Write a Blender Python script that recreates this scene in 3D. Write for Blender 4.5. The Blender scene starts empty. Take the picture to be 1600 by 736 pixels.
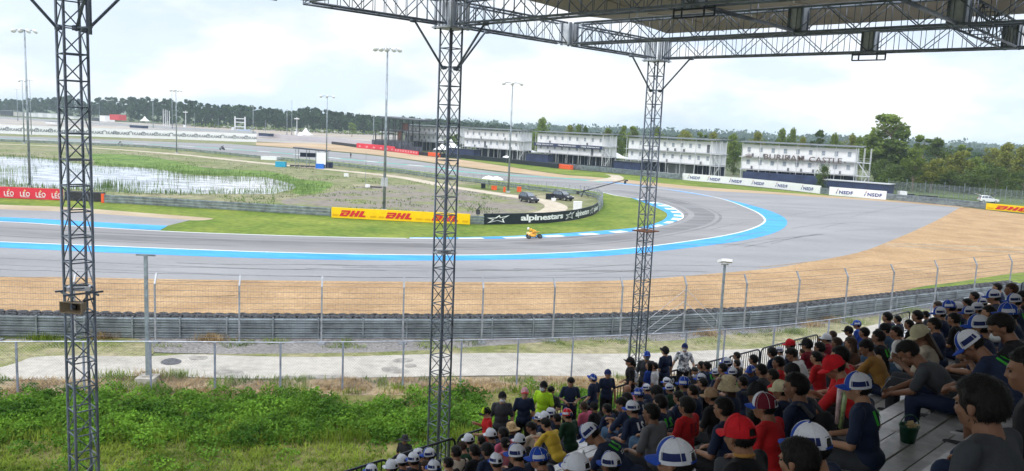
import bpy, bmesh, math, random
import numpy as np
from mathutils import Vector, Matrix
from mathutils.geometry import tessellate_polygon
from mathutils.bvhtree import BVHTree
from mathutils import noise as mnoise

rnd = random.Random(7)
rng = np.random.default_rng(7)
scene = bpy.context.scene
COL = scene.collection
R = math.radians

# ------------------------------------------------------------------ camera
FPX, CW, CH = 1276.0, 1600.0, 736.0
PITCH, ROLL, EYE = R(7.63), R(2.48), Vector((0, 0, 12.0))
_F = Vector((0, math.cos(PITCH), -math.sin(PITCH)))
_r0 = Vector((1, 0, 0)); _u0 = Vector((0, math.sin(PITCH), math.cos(PITCH)))
_Rt = _r0 * math.cos(ROLL) + _u0 * math.sin(ROLL)
_Up = -_r0 * math.sin(ROLL) + _u0 * math.cos(ROLL)
cam_d = bpy.data.cameras.new('camera')
cam_d.sensor_width = 36.0
cam_d.lens = 36.0 * FPX / CW
cam_d.clip_start = 0.1
cam_d.clip_end = 9000
cam = bpy.data.objects.new('camera', cam_d)
COL.objects.link(cam)
_m = Matrix((( _Rt.x, _Up.x, -_F.x, 0), (_Rt.y, _Up.y, -_F.y, 0), (_Rt.z, _Up.z, -_F.z, 0), (0, 0, 0, 1)))
_m.translation = EYE
cam.matrix_world = _m
scene.camera = cam

# ------------------------------------------------------------------ world, sun, exposure
SUN_EL, SUN_AZ = R(48), R(205)          # azimuth measured from +Y clockwise (sun behind the stand, to the left)
world = bpy.data.worlds.new('World'); scene.world = world
world.use_nodes = True
nt = world.node_tree; nt.nodes.clear()
N = nt.nodes.new; LK = nt.links.new
out = N('ShaderNodeOutputWorld'); bg = N('ShaderNodeBackground'); bg.inputs['Strength'].default_value = 0.1
sky = N('ShaderNodeTexSky'); sky.sky_type = 'NISHITA'; sky.sun_disc = False
sky.sun_elevation = SUN_EL; sky.sun_rotation = SUN_AZ; sky.altitude = 100; sky.air_density = 1.2; sky.dust_density = 2.0; sky.ozone_density = 1.5
tc = N('ShaderNodeTexCoord'); mp = N('ShaderNodeMapping'); mp.inputs['Scale'].default_value = (1.0, 1.0, 2.6)
n1 = N('ShaderNodeTexNoise'); n1.inputs['Scale'].default_value = 3.4; n1.inputs['Detail'].default_value = 8; n1.inputs['Roughness'].default_value = 0.55
n1.inputs['Distortion'].default_value = 0.35
rp = N('ShaderNodeValToRGB'); rp.color_ramp.elements[0].position = 0.33; rp.color_ramp.elements[0].color = (.70, .70, .70, 1)
rp.color_ramp.elements[1].position = 0.56; rp.color_ramp.elements[1].color = (1, 1, 1, 1)
sx = N('ShaderNodeSeparateXYZ')
elev = N('ShaderNodeMapRange'); elev.inputs['From Min'].default_value = 0.22; elev.inputs['From Max'].default_value = 0.9
elev.inputs['To Min'].default_value = 1.0; elev.inputs['To Max'].default_value = 1.8
n2 = N('ShaderNodeTexNoise'); n2.inputs['Scale'].default_value = 5.0; n2.inputs['Detail'].default_value = 6
r2 = N('ShaderNodeValToRGB'); r2.color_ramp.elements[0].position = 0.42; r2.color_ramp.elements[0].color = (6.3, 7.25, 8.6, 1)
r2.color_ramp.elements[1].position = 0.56; r2.color_ramp.elements[1].color = (8.7, 8.8, 8.9, 1)
mul = N('ShaderNodeVectorMath'); mul.operation = 'SCALE'
mx = N('ShaderNodeMix'); mx.data_type = 'RGBA'
LK(tc.outputs['Generated'], mp.inputs['Vector']); LK(mp.outputs['Vector'], n1.inputs['Vector']); LK(mp.outputs['Vector'], n2.inputs['Vector'])
LK(n1.outputs['Fac'], rp.inputs['Fac']); LK(n2.outputs['Fac'], r2.inputs['Fac'])
LK(tc.outputs['Generated'], sx.inputs['Vector']); LK(sx.outputs['Z'], elev.inputs['Value'])
LK(r2.outputs['Color'], mul.inputs[0]); LK(elev.outputs['Result'], mul.inputs['Scale'])
LK(rp.outputs['Color'], mx.inputs['Factor']); LK(sky.outputs['Color'], mx.inputs['A']); LK(mul.outputs['Vector'], mx.inputs['B'])
LK(mx.outputs['Result'], bg.inputs['Color']); LK(bg.outputs['Background'], out.inputs['Surface'])

sd = bpy.data.lights.new('sun', 'SUN'); sd.energy = 1.5; sd.angle = R(14); sd.color = (1.0, 0.965, 0.91)
so = bpy.data.objects.new('sun', sd); COL.objects.link(so)
_sdir = Vector((math.sin(SUN_AZ) * math.cos(SUN_EL), math.cos(SUN_AZ) * math.cos(SUN_EL), math.sin(SUN_EL)))
so.rotation_euler = _sdir.to_track_quat('Z', 'Y').to_euler()
so.location = (0, 0, 60)
scene.view_settings.view_transform = 'Standard'
scene.view_settings.look = 'None'
scene.view_settings.exposure = 0.45
scene.view_settings.gamma = 1.0
scene.render.engine = 'CYCLES'
cy = scene.cycles
cy.use_denoising = True
cy.max_bounces = 6; cy.diffuse_bounces = 3; cy.glossy_bounces = 3; cy.transmission_bounces = 4; cy.volume_bounces = 1; cy.transparent_max_bounces = 12
cy.use_adaptive_sampling = True; cy.adaptive_threshold = 0.02
cy.caustics_reflective = False; cy.caustics_refractive = False

# ------------------------------------------------------------------ pixel <-> world
def ray(u, v):
    d = _F + _Rt * ((u - CW / 2) / FPX) + _Up * ((CH / 2 - v) / FPX)
    return d
def P(u, v, z=0.0):                      # point of the ray through (u,v) at height z
    d = ray(u, v); t = (z - EYE.z) / d.z
    return EYE + d * t
def PD(u, v, D):                         # point of the ray at depth (world y) D
    d = ray(u, v); return EYE + d * (D / d.y)
def proj(p):
    q = Vector(p) - EYE; w = q.dot(_F)
    return (CW / 2 + FPX * q.dot(_Rt) / w, CH / 2 - FPX * q.dot(_Up) / w, w)

def crom(pts, n=8, closed=False):        # Catmull-Rom through 2-D points
    out = []; L = len(pts)
    rngk = range(L if closed else L - 1)
    for i in rngk:
        if closed:
            p0, p1, p2, p3 = pts[(i - 1) % L], pts[i], pts[(i + 1) % L], pts[(i + 2) % L]
        else:
            p0, p1, p2, p3 = pts[max(i - 1, 0)], pts[i], pts[i + 1], pts[min(i + 2, L - 1)]
        for k in range(n):
            t = k / n
            out.append(tuple(0.5 * ((2 * b) + (-a + c) * t + (2 * a - 5 * b + 4 * c - d) * t * t + (-a + 3 * b - 3 * c + d) * t ** 3)
                             for a, b, c, d in zip(p0, p1, p2, p3)))
    if not closed: out.append(tuple(pts[-1]))
    return out

# ------------------------------------------------------------------ objects
def tag(o, label=None, cat=None, group=None, kind=None):
    if label: o['label'] = label
    if cat: o['category'] = cat
    if group: o['group'] = group
    if kind: o['kind'] = kind
    return o
def thing(name, loc=(0, 0, 0), label=None, cat=None, group=None, rz=0.0):
    o = bpy.data.objects.new(name, None); COL.objects.link(o)
    o.location = loc; o.rotation_euler = (0, 0, rz); o.empty_display_size = 0.2
    return tag(o, label, cat, group)
def link_mesh(name, me, mats=(), parent=None, smooth=False):
    for m in (mats if isinstance(mats, (list, tuple)) else [mats]):
        me.materials.append(m)
    if smooth:
        me.polygons.foreach_set('use_smooth', [True] * len(me.polygons))
    o = bpy.data.objects.new(name, me); COL.objects.link(o)
    if parent is not None: o.parent = parent
    return o
def np_mesh(name, V, F):                 # V (n,3), F (m,k) arrays
    me = bpy.data.meshes.new(name)
    V = np.asarray(V, dtype=np.float32); F = np.asarray(F, dtype=np.int32)
    k = F.shape[1]
    me.vertices.add(len(V)); me.vertices.foreach_set('co', V.ravel())
    me.loops.add(F.size); me.loops.foreach_set('vertex_index', F.ravel())
    me.polygons.add(len(F)); me.polygons.foreach_set('loop_start', np.arange(0, F.size, k, dtype=np.int32))
    me.polygons.foreach_set('loop_total', np.full(len(F), k, dtype=np.int32))
    me.update(calc_edges=True)
    return me
class MB:
    """collects simple solids and links them as one mesh object"""
    def __init__(s): s.v = []; s.f = []; s.mi = []
    def add(s, vs, fs, mi=0):
        b = len(s.v); s.v += [tuple(v) for v in vs]
        for f in fs: s.f.append([b + i for i in f]); s.mi.append(mi)
        return s
    def box(s, c, size, rz=0.0, mi=0, M=None):
        hx, hy, hz = size[0] / 2, size[1] / 2, size[2] / 2
        vs = [Vector((x, y, z)) for x in (-hx, hx) for y in (-hy, hy) for z in (-hz, hz)]
        if M is None: M = Matrix.Rotation(rz, 3, 'Z')
        vs = [M @ v + Vector(c) for v in vs]
        return s.add(vs, [(0, 1, 3, 2), (4, 6, 7, 5), (0, 4, 5, 1), (2, 3, 7, 6), (0, 2, 6, 4), (1, 5, 7, 3)], mi)
    def bar(s, a, b, w, h=None, mi=0, up=(0, 0, 1)):
        a = Vector(a); b = Vector(b); d = b - a; L = d.length
        if L < 1e-6: return s
        d.normalize(); up = Vector(up)
        if abs(d.dot(up)) > 0.98: up = Vector((0, 1, 0))
        x = d.cross(up).normalized(); y = x.cross(d).normalized(); h = h or w
        vs = []
        for p in (a, b):
            for sx_, sy_ in ((-1, -1), (1, -1), (1, 1), (-1, 1)):
                vs.append(p + x * sx_ * w / 2 + y * sy_ * h / 2)
        return s.add(vs, [(3, 2, 1, 0), (4, 5, 6, 7), (0, 1, 5, 4), (1, 2, 6, 5), (2, 3, 7, 6), (3, 0, 4, 7)], mi)
    def tube(s, a, b, r, r2=None, n=8, mi=0, caps=True):
        a = Vector(a); b = Vector(b); d = b - a
        if d.length < 1e-6: return s
        d.normalize(); up = Vector((0, 0, 1)) if abs(d.z) < 0.98 else Vector((0, 1, 0))
        x = d.cross(up).normalized(); y = x.cross(d); r2 = r if r2 is None else r2
        vs = []
        for p, rr in ((a, r), (b, r2)):
            for k in range(n):
                t = 2 * math.pi * k / n
                vs.append(p + (x * math.cos(t) + y * math.sin(t)) * rr)
        fs = [(k, (k + 1) % n, n + (k + 1) % n, n + k) for k in range(n)]
        if caps: fs += [tuple(range(n))[::-1], tuple(range(n, 2 * n))]
        return s.add(vs, fs, mi)
    def path(s, pts, r, n=6, mi=0):
        for a, b in zip(pts[:-1], pts[1:]): s.tube(a, b, r, n=n, mi=mi)
        return s
    def lathe(s, c, prof, n=16, mi=0, M=None):
        c = Vector(c); vs = []; fs = []
        for (r, z) in prof:
            for k in range(n):
                t = 2 * math.pi * k / n; v = Vector((r * math.cos(t), r * math.sin(t), z))
                vs.append(c + (M @ v if M is not None else v))
        for i in range(len(prof) - 1):
            for k in range(n):
                fs.append((i * n + k, i * n + (k + 1) % n, (i + 1) * n + (k + 1) % n, (i + 1) * n + k))
        fs.append(tuple(range(n))[::-1]); fs.append(tuple(range((len(prof) - 1) * n, len(prof) * n)))
        return s.add(vs, fs, mi)
    def prism(s, outline, y0, y1, M=None, o=(0, 0, 0), mi=0):   # outline in x,z extruded along y
        n = len(outline); vs = []
        for y in (y0, y1):
            for (x, z) in outline:
                v = Vector((x, y, z)); v = (M @ v if M is not None else v) + Vector(o); vs.append(v)
        fs = [(k, (k + 1) % n, n + (k + 1) % n, n + k) for k in range(n)] + [tuple(range(n))[::-1], tuple(range(n, 2 * n))]
        return s.add(vs, fs, mi)
    def torus(s, c, R_, r_, n=14, m=6, mi=0, M=None):
        vs = []; fs = []; c = Vector(c)
        for i in range(n):
            a = 2 * math.pi * i / n
            for j in range(m):
                b = 2 * math.pi * j / m
                v = Vector(((R_ + r_ * math.cos(b)) * math.cos(a), (R_ + r_ * math.cos(b)) * math.sin(a), r_ * math.sin(b)))
                vs.append(c + (M @ v if M is not None else v))
        for i in range(n):
            for j in range(m):
                fs.append((i * m + j, ((i + 1) % n) * m + j, ((i + 1) % n) * m + (j + 1) % m, i * m + (j + 1) % m))
        return s.add(vs, fs, mi)
    def build(s, name, mats, parent=None, smooth=False, loc=None):
        if parent is not None and parent.parent is None and parent.rotation_euler.z == 0: off = Vector(parent.location)
        elif parent is not None and parent.parent is not None and parent.parent.rotation_euler.z == 0: off = Vector(parent.parent.location) + Vector(parent.location)
        else: off = Vector((0, 0, 0))
        if s.local: off = Vector((0, 0, 0))
        me = bpy.data.meshes.new(name)
        me.from_pydata([(v[0] - off.x, v[1] - off.y, v[2] - off.z) for v in s.v], [], s.f)
        o = link_mesh(name, me, mats, parent, smooth)
        if len(me.materials) > 1: me.polygons.foreach_set('material_index', s.mi)
        return o
    local = False
def LB():
    m = MB(); m.local = True; return m

# ------------------------------------------------------------------ materials
_mc = {}
def mat(name, col, rough=0.7, metal=0.0, ns=0.0, amt=0.15, col2=None, bump=0.0, bs=None, spec=0.3, stretch=None, detail=5, ramp=(0.35, 0.65), coord='Object', ns2=None, amt2=0.0):
    if name in _mc: return _mc[name]
    m = bpy.data.materials.new(name); m.use_nodes = True; t = m.node_tree; b = t.nodes['Principled BSDF']
    b.inputs['Roughness'].default_value = rough; b.inputs['Metallic'].default_value = metal
    b.inputs['Specular IOR Level'].default_value = spec
    b.inputs['Base Color'].default_value = (*col, 1)
    m.diffuse_color = (*col, 1)
    c = None
    if ns or bump:
        c = t.nodes.new('ShaderNodeTexCoord'); src = c.outputs[coord]
        if stretch:
            mpp = t.nodes.new('ShaderNodeMapping'); mpp.inputs['Scale'].default_value = stretch
            t.links.new(src, mpp.inputs['Vector']); src = mpp.outputs['Vector']
    if ns:
        n = t.nodes.new('ShaderNodeTexNoise'); n.inputs['Scale'].default_value = ns; n.inputs['Detail'].default_value = detail
        n.inputs['Roughness'].default_value = 0.6
        t.links.new(src, n.inputs['Vector'])
        r = t.nodes.new('ShaderNodeValToRGB')
        a = tuple(max(0, x * (1 - amt)) for x in col); b2 = col2 or tuple(min(1, x * (1 + amt)) for x in col)
        r.color_ramp.elements[0].position = ramp[0]; r.color_ramp.elements[0].color = (*a, 1)
        r.color_ramp.elements[1].position = ramp[1]; r.color_ramp.elements[1].color = (*b2, 1)
        t.links.new(n.outputs['Fac'], r.inputs['Fac'])
        outc = r.outputs['Color']
        if ns2:
            n2_ = t.nodes.new('ShaderNodeTexNoise'); n2_.inputs['Scale'].default_value = ns2; n2_.inputs['Detail'].default_value = 4
            t.links.new(src, n2_.inputs['Vector'])
            mr = t.nodes.new('ShaderNodeMapRange'); mr.inputs['From Min'].default_value = 0.3; mr.inputs['From Max'].default_value = 0.7
            mr.inputs['To Min'].default_value = 1 - amt2; mr.inputs['To Max'].default_value = 1 + amt2
            t.links.new(n2_.outputs['Fac'], mr.inputs['Value'])
            vm = t.nodes.new('ShaderNodeVectorMath'); vm.operation = 'SCALE'
            t.links.new(outc, vm.inputs[0]); t.links.new(mr.outputs['Result'], vm.inputs['Scale']); outc = vm.outputs['Vector']
        t.links.new(outc, b.inputs['Base Color'])
    if bump:
        nb = t.nodes.new('ShaderNodeTexNoise'); nb.inputs['Scale'].default_value = bs or ns * 4; nb.inputs['Detail'].default_value = 4
        t.links.new(src, nb.inputs['Vector'])
        bp = t.nodes.new('ShaderNodeBump'); bp.inputs['Strength'].default_value = bump; bp.inputs['Distance'].default_value = 0.02
        t.links.new(nb.outputs['Fac'], bp.inputs['Height']); t.links.new(bp.outputs['Normal'], b.inputs['Normal'])
    _mc[name] = m
    return m

M_base = mat('ground_far', (0.08, 0.11, 0.04), 0.95, ns=0.01, amt=0.3, col2=(0.13, 0.15, 0.06), ns2=0.15, amt2=0.25)
M_lawn = mat('mown_grass', (0.105, 0.195, 0.014), 0.95, ns=0.12, amt=0.25, col2=(0.20, 0.24, 0.035), ns2=1.3, amt2=0.28, bump=0.4, bs=6)
M_rough = mat('rough_grass', (0.15, 0.20, 0.05), 0.95, ns=0.055, amt=0.18, col2=(0.26, 0.235, 0.155), ns2=0.5, amt2=0.35, bump=0.6, bs=2)
M_soil = mat('grey_soil', (0.24, 0.21, 0.18), 0.95, ns=0.16, amt=0.1, col2=(0.19, 0.21, 0.085), ns2=0.9, amt2=0.25, ramp=(0.5, 0.62))
M_weedsoil = mat('bank_soil', (0.12, 0.145, 0.03), 0.95, ns=0.35, amt=0.3, col2=(0.20, 0.175, 0.07), ns2=2.5, amt2=0.35, bump=0.8, bs=5)
M_dry = mat('dry_earth', (0.25, 0.19, 0.13), 0.95, ns=0.5, amt=0.4, col2=(0.40, 0.31, 0.19), ns2=5, amt2=0.4, bump=0.8, bs=9)
M_gravelgrey = mat('grey_gravel', (0.20, 0.19, 0.19), 0.95, ns=6, amt=0.4, col2=(0.33, 0.31, 0.30), ns2=0.6, amt2=0.15, bump=0.8, bs=14)
M_verge = mat('verge_grass', (0.19, 0.22, 0.05), 0.95, ns=0.45, amt=0.25, col2=(0.32, 0.28, 0.17), ns2=3, amt2=0.35, bump=0.6, bs=8)
M_conc = mat('path_concrete', (0.36, 0.335, 0.295), 0.85, ns=0.35, amt=0.16, col2=(0.45, 0.42, 0.375), ns2=2.2, amt2=0.14, ramp=(0.3,0.5), bump=0.2, bs=8)
M_stain = mat('damp_stain', (0.24, 0.22, 0.195), 0.8, ns=1.6, amt=0.25, col2=(0.40, 0.38, 0.35))
M_trap = mat('trap_gravel', (0.355, 0.225, 0.115), 0.95, ns=0.25, amt=0.12, col2=(0.44, 0.295, 0.16), ns2=3.6, amt2=0.22, bump=1.0, bs=3.5, detail=9)
M_trapfar = mat('far_trap_gravel', (0.40, 0.285, 0.175), 0.95, ns=0.05, amt=0.08, col2=(0.48, 0.36, 0.235))
M_run = mat('runoff_asphalt', (0.25, 0.25, 0.262), 0.8, ns=0.06, amt=0.09, col2=(0.285, 0.285, 0.296), ns2=1.5, amt2=0.06, stretch=(1, 2.2, 1))
M_trk = mat('track_asphalt', (0.225, 0.22, 0.225), 0.75, ns=0.05, amt=0.10, col2=(0.27, 0.265, 0.268), ns2=0.5, amt2=0.07, stretch=(0.35, 2.6, 1))
M_blue = mat('blue_paint', (0.018, 0.29, 0.72), 0.6, ns=0.25, amt=0.12, col2=(0.05, 0.36, 0.78), ns2=1.6, amt2=0.14, stretch=(.4, 2, 1))
M_white = mat('white_paint', (0.74, 0.76, 0.78), 0.6, ns=0.6, amt=0.07)
M_turq = mat('turquoise_paint', (0.05, 0.42, 0.34), 0.6, ns=0.5, amt=0.1)
M_strip = mat('dusty_strip', (0.40, 0.30, 0.20), 0.95, ns=0.15, amt=0.15, col2=(0.46, 0.38, 0.27))
M_dirt = mat('dirt_road', (0.46, 0.39, 0.30), 0.95, ns=0.3, amt=0.1, col2=(0.55, 0.49, 0.40), ns2=2, amt2=0.1)
M_paddock = mat('paddock_ground', (0.33, 0.32, 0.33), 0.9, ns=0.02, amt=0.2, col2=(0.42, 0.37, 0.31), ns2=0.1, amt2=0.12)

def metal_mat(name, col, rough=0.45, metal=0.6, ns=3.0, amt=0.25):
    return mat(name, col, rough, metal, ns=ns, amt=amt, spec=0.5, bump=0.05, bs=20)
M_galv = metal_mat('galvanised_steel', (0.27, 0.315, 0.35), 0.45, 0.5, 1.2, 0.35)
M_fence = metal_mat('fence_steel', (0.33, 0.36, 0.42), 0.5, 0.5)
M_truss = metal_mat('truss_steel', (0.21, 0.245, 0.30), 0.5, 0.35, 2.2, 0.35)
M_trussl = metal_mat('truss_plate', (0.60, 0.64, 0.70), 0.55, 0.15, 3.0, 0.25)
M_darkm = metal_mat('dark_metal', (0.05, 0.055, 0.065), 0.5, 0.4)
M_rust = mat('rusty_plate', (0.24, 0.10, 0.05), 0.85, ns=8, amt=0.4)
M_rubber = mat('tyre_rubber', (0.032, 0.034, 0.038), 0.8, ns=4, amt=0.5, col2=(0.085, 0.09, 0.10))
M_wire = metal_mat('wire', (0.17, 0.17, 0.19), 0.6, 0.4)
M_wirel = metal_mat('light_wire', (0.45, 0.46, 0.50), 0.5, 0.4)

# ------------------------------------------------------------------ flat sheets on the ground
def sheet(name, pix, m, z, smooth=6, world_pts=None, closed_spline=False):
    if world_pts is None:
        q = crom(pix, smooth, True) if closed_spline else pix
        pts = [P(u, v, 0) for u, v in q]
    else: pts = world_pts
    pts = [Vector((p[0], p[1], z)) for p in pts]
    tris = tessellate_polygon([pts])
    me = bpy.data.meshes.new(name)
    fs = []
    for t in tris:
        a, b, c = (pts[i] for i in t)
        fs.append(t if (b - a).cross(c - a).z > 0 else t[::-1])
    me.from_pydata([tuple(p) for p in pts], [], fs)
    o = link_mesh(name, me, m)
    o['kind'] = 'structure'
    return o
def C(pts, n=6): return crom(pts, n)
def W(pts, n=6):                        # pixel curve -> world ground points
    return [P(u, v, 0) for u, v in crom(pts, n)]
def resample(pts, n=None, step=None):
    pts = [Vector(p) for p in pts]
    L = [0.0]
    for a, b in zip(pts[:-1], pts[1:]): L.append(L[-1] + (b - a).length)
    tot = L[-1]
    if n is None: n = max(2, int(tot / step) + 1)
    res = []; j = 0
    for k in range(n):
        s = tot * k / (n - 1)
        while j < len(L) - 2 and L[j + 1] < s: j += 1
        t = (s - L[j]) / max(1e-9, L[j + 1] - L[j])
        res.append(pts[j].lerp(pts[j + 1], min(1, max(0, t))))
    return res
def ribbon(name, pts, w0, w1, m, z, kind='structure', parts=None, raise_=0.0):
    """strip along world path between lateral offsets w0..w1 (left normal positive)"""
    V = []; F = []
    n = len(pts)
    for i, p in enumerate(pts):
        a = pts[max(i - 1, 0)]; b = pts[min(i + 1, n - 1)]; d = (b - a); d.z = 0; d.normalize()
        nn = Vector((-d.y, d.x, 0))
        V.append((p.x + nn.x * w0, p.y + nn.y * w0, z)); V.append((p.x + nn.x * w1, p.y + nn.y * w1, z))
    for i in range(n - 1):
        if parts is None or parts(i): F.append((2 * i, 2 * i + 2, 2 * i + 3, 2 * i + 1))
    me = bpy.data.meshes.new(name); me.from_pydata(V, [], F); me.update()
    if len(me.polygons) and me.polygons[0].normal.z < 0: me.flip_normals()
    o = link_mesh(name, me, m); o['kind'] = kind
    return o

# base ground to the horizon
g = bpy.data.meshes.new('ground')
g.from_pydata([(-3000, -200, -0.02), (3000, -200, -0.02), (3000, 5200, -0.02), (-3000, 5200, -0.02)], [], [(0, 1, 2, 3)])
ground = link_mesh('ground', g, M_base); ground['kind'] = 'structure'

Z = [0.002 + 0.004 * k for k in range(12)]
# ---- near bank: soil under the weeds, dry band, concrete path, gravel band
sheet('bank_soil', [(-260, 610), (-100, 612), (100, 606), (300, 604), (500, 606), (700, 604), (900, 600), (1100, 596), (1300, 560), (1600, 520), (2600, 560), (2600, 1600), (-900, 1600)], M_weedsoil, Z[0])
sheet('dry_earth_band', C([(-200, 596), (0, 596), (200, 590), (400, 593), (600, 590), (800, 588), (1000, 585), (1200, 570), (1400, 545), (1600, 510), (1900, 480)]) +
      C([(1900, 540), (1600, 560), (1400, 590), (1200, 605), (1000, 612), (800, 612), (600, 618), (400, 616), (200, 616), (0, 618), (-200, 622)]), M_dry, Z[1])
sheet('concrete_path', C([(-60, 590), (0, 593), (100, 594), (200, 588), (300, 590), (400, 592), (500, 591), (590, 590), (700, 588), (800, 587), (940, 588), (1060, 584), (1200, 572), (1360, 545), (1500, 515), (1700, 480)]) +
      C([(1700, 455), (1500, 478), (1360, 509), (1220, 541), (1100, 548), (980, 553), (800, 552), (700, 553), (590, 556), (500, 558), (400, 557), (300, 554), (260, 556), (200, 557), (120, 556), (55, 558), (30, 566), (0, 574), (-60, 580)]), M_conc, Z[3])
sheet('grey_gravel_band', C([(-200, 534), (0, 530), (200, 527), (400, 527), (600, 526), (800, 526), (960, 524), (1100, 518), (1200, 511), (1300, 498), (1400, 484), (1500, 472), (1700, 452)], 4) +
      C([(1700, 470), (1500, 490), (1360, 512), (1220, 540), (1100, 545), (980, 548), (800, 547), (600, 552), (460, 555), (350, 553), (240, 550), (225, 540), (120, 534), (0, 545), (-200, 550)], 4), M_gravelgrey, Z[1])
sheet('verge_grass', C([(-200, 534), (0, 532), (120, 528), (215, 530), (240, 552), (200, 558), (120, 557), (55, 559), (0, 575), (-200, 580)], 5), M_verge, Z[2])
sheet('verge_grass', C([(240, 553), (400, 553), (600, 550), (760, 541), (900, 532), (1040, 533), (1120, 524), (1220, 518), (1300, 504), (1400, 490), (1500, 478), (1700, 455),
      (1700, 462), (1500, 484), (1360, 512), (1220, 543), (1100, 550), (980, 555), (800, 554), (600, 559), (400, 559), (240, 558)], 4), M_verge, Z[2])
for q in ([(596, 576), (612, 573), (630, 577), (640, 583), (615, 584), (600, 581)], [(612, 563), (630, 560), (646, 562), (640, 566), (620, 567)], [(633, 570), (648, 569), (650, 574), (636, 575)], [(335, 582), (352, 578), (378, 580), (378, 588), (350, 589)],
          [(296, 558), (322, 557), (322, 562), (300, 563)], [(432, 589), (470, 587), (520, 586), (540, 590), (500, 592), (440, 592)], [(985, 580), (1010, 578), (1012, 584), (990, 586)]):
    sheet('damp_stain', q, M_stain, Z[4], closed_spline=True, smooth=5)
sheet('manhole_cover', [(251, 566), (258, 562), (270, 560), (282, 563), (283, 567), (275, 570), (262, 571), (253, 569)], mat('cast_iron', (0.10, 0.10, 0.11), 0.7, 0.3, ns=8, amt=0.3), Z[5], closed_spline=True, smooth=4)
# ---- gravel trap and run-off, near side
near_edge = [(-300, 494), (0, 487), (200, 489), (400, 490), (600, 491), (800, 491), (950, 490), (1050, 487), (1150, 481), (1200, 477), (1300, 466), (1400, 457), (1500, 449), (1600, 440), (1800, 425)]
trap_far = [(1640, 337), (1600, 335), (1540, 328), (1505, 324), (1492, 329), (1480, 336), (1450, 351), (1400, 373), (1340, 395), (1250, 412), (1200, 420), (1100, 429), (1000, 437), (900, 440), (750, 441), (600, 440), (300, 437), (100, 433), (0, 433), (-300, 430)]
sheet('gravel_trap', C(near_edge, 4) + [(2300, 400), (2300, 350)] + C(trap_far, 4), M_trap, Z[2])
sheet('grass_corner', C([(1395, 459), (1440, 448), (1500, 440), (1550, 432), (1620, 424), (1800, 412), (1900, 430), (1600, 442), (1500, 450), (1420, 457)], 4), M_lawn, Z[3])
for dy in (0, 9):
    sheet('tyre_track_mark', C([(1383, 381 + dy * .25), (1430, 381 + dy * .5), (1500, 384 + dy * .6), (1600, 387 + dy * .7), (1700, 389 + dy * .7)], 4) + C([(1700, 391 + dy * .7), (1600, 388.6 + dy * .7), (1500, 385.6 + dy * .6), (1430, 382.6 + dy * .5), (1383, 382 + dy * .25)], 4),
          mat('disturbed_gravel', (0.33, 0.26, 0.18), 0.95, ns=1, amt=0.3), Z[4])
run_top = [(1505, 324), (1400, 315), (1300, 308), (1200, 300), (1100, 296), (1000, 286), (920, 278), (800, 271), (700, 259), (600, 245), (500, 235.5), (400, 228), (300, 221.5), (140, 216), (0, 212.5), (-200, 207)]
run_low = [(-300, 430)] + [p for p in trap_far[::-1][1:-3]]
sheet('runoff_asphalt', C(run_low, 4) + C(run_top, 4) + [(-500, 215), (-500, 420)], M_run, Z[1])
# ---- track loop: outer edge follows the white line inside the blue strip
outer_white = [(-300, 366), (-100, 373), (0, 378), (200, 386), (400, 393.5), (600, 398), (760, 398.5), (900, 394), (1000, 386.5), (1100, 373.5), (1150, 364.5), (1180, 355.5), (1195, 346), (1189, 336), (1170, 326), (1130, 311.5), (1080, 301), (1030, 294.5), (980, 288.5), (940, 284.5)]
outer_blue = [(-300, 375), (-100, 382), (0, 387), (200, 396), (400, 403.5), (600, 407), (760, 406.5), (900, 402.5), (1000, 395.5), (1100, 384.5), (1160, 376), (1200, 367), (1222, 358), (1230, 348), (1222, 338), (1195, 327), (1150, 315), (1100, 305.5), (1040, 296), (980, 287.5), (940, 284)]
inner_edge = [(1067, 338), (1062, 331.5), (1045, 322), (1020, 316), (995, 310.5), (962, 305.5), (935, 299.8), (865, 291), (800, 284.5), (700, 272.5), (600, 261), (500, 250.5), (400, 242.5), (300, 233), (250, 230), (140, 223), (0, 217.5), (-200, 212)]
inner_low = [(-300, 337), (0, 346.5), (100, 352.5), (200, 358.5), (300, 363.5), (400, 367), (500, 370), (580, 371.8), (640, 372.8), (732, 373.2), (800, 372.6), (850, 371), (900, 368.6), (950, 365.4), (1000, 360), (1037, 352), (1060, 344.5), (1067, 338)]
sheet('track_asphalt', C(outer_white, 6) + C([(940, 284.5), (880, 277), (800, 272.5), (700, 263), (640, 256), (560, 247), (460, 238.5), (400, 234), (300, 226), (140, 219), (0, 214.5), (-200, 209)], 4) +
      C(inner_edge[::-1], 4)[:-1] + C(inner_low[::-1], 6), M_trk, Z[2])
sheet('blue_runoff_paint', C(outer_white, 6) + C(outer_blue[::-1], 6), M_blue, Z[3])
ow = resample(W(outer_white, 8), step=1.5)
ribbon('white_line', ow, -0.14, 0.14, M_white, Z[5])
# far part of the outer kerb: turquoise with white blocks
fk = resample(W([(940, 284.3), (880, 278.5), (800, 274.3), (720, 268), (685, 262), (600, 254.5), (560, 250.5), (460, 241), (400, 236), (300, 229), (140, 221), (0, 216)], 6), step=3.0)
ribbon('turquoise_kerb', fk, -1.0, 1.0, M_turq, Z[3])
ribbon('kerb_white_blocks', fk, -0.7, 0.7, M_white, Z[5], parts=lambda i: (i // 2) % 3 == 1 and i > 14)
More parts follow.
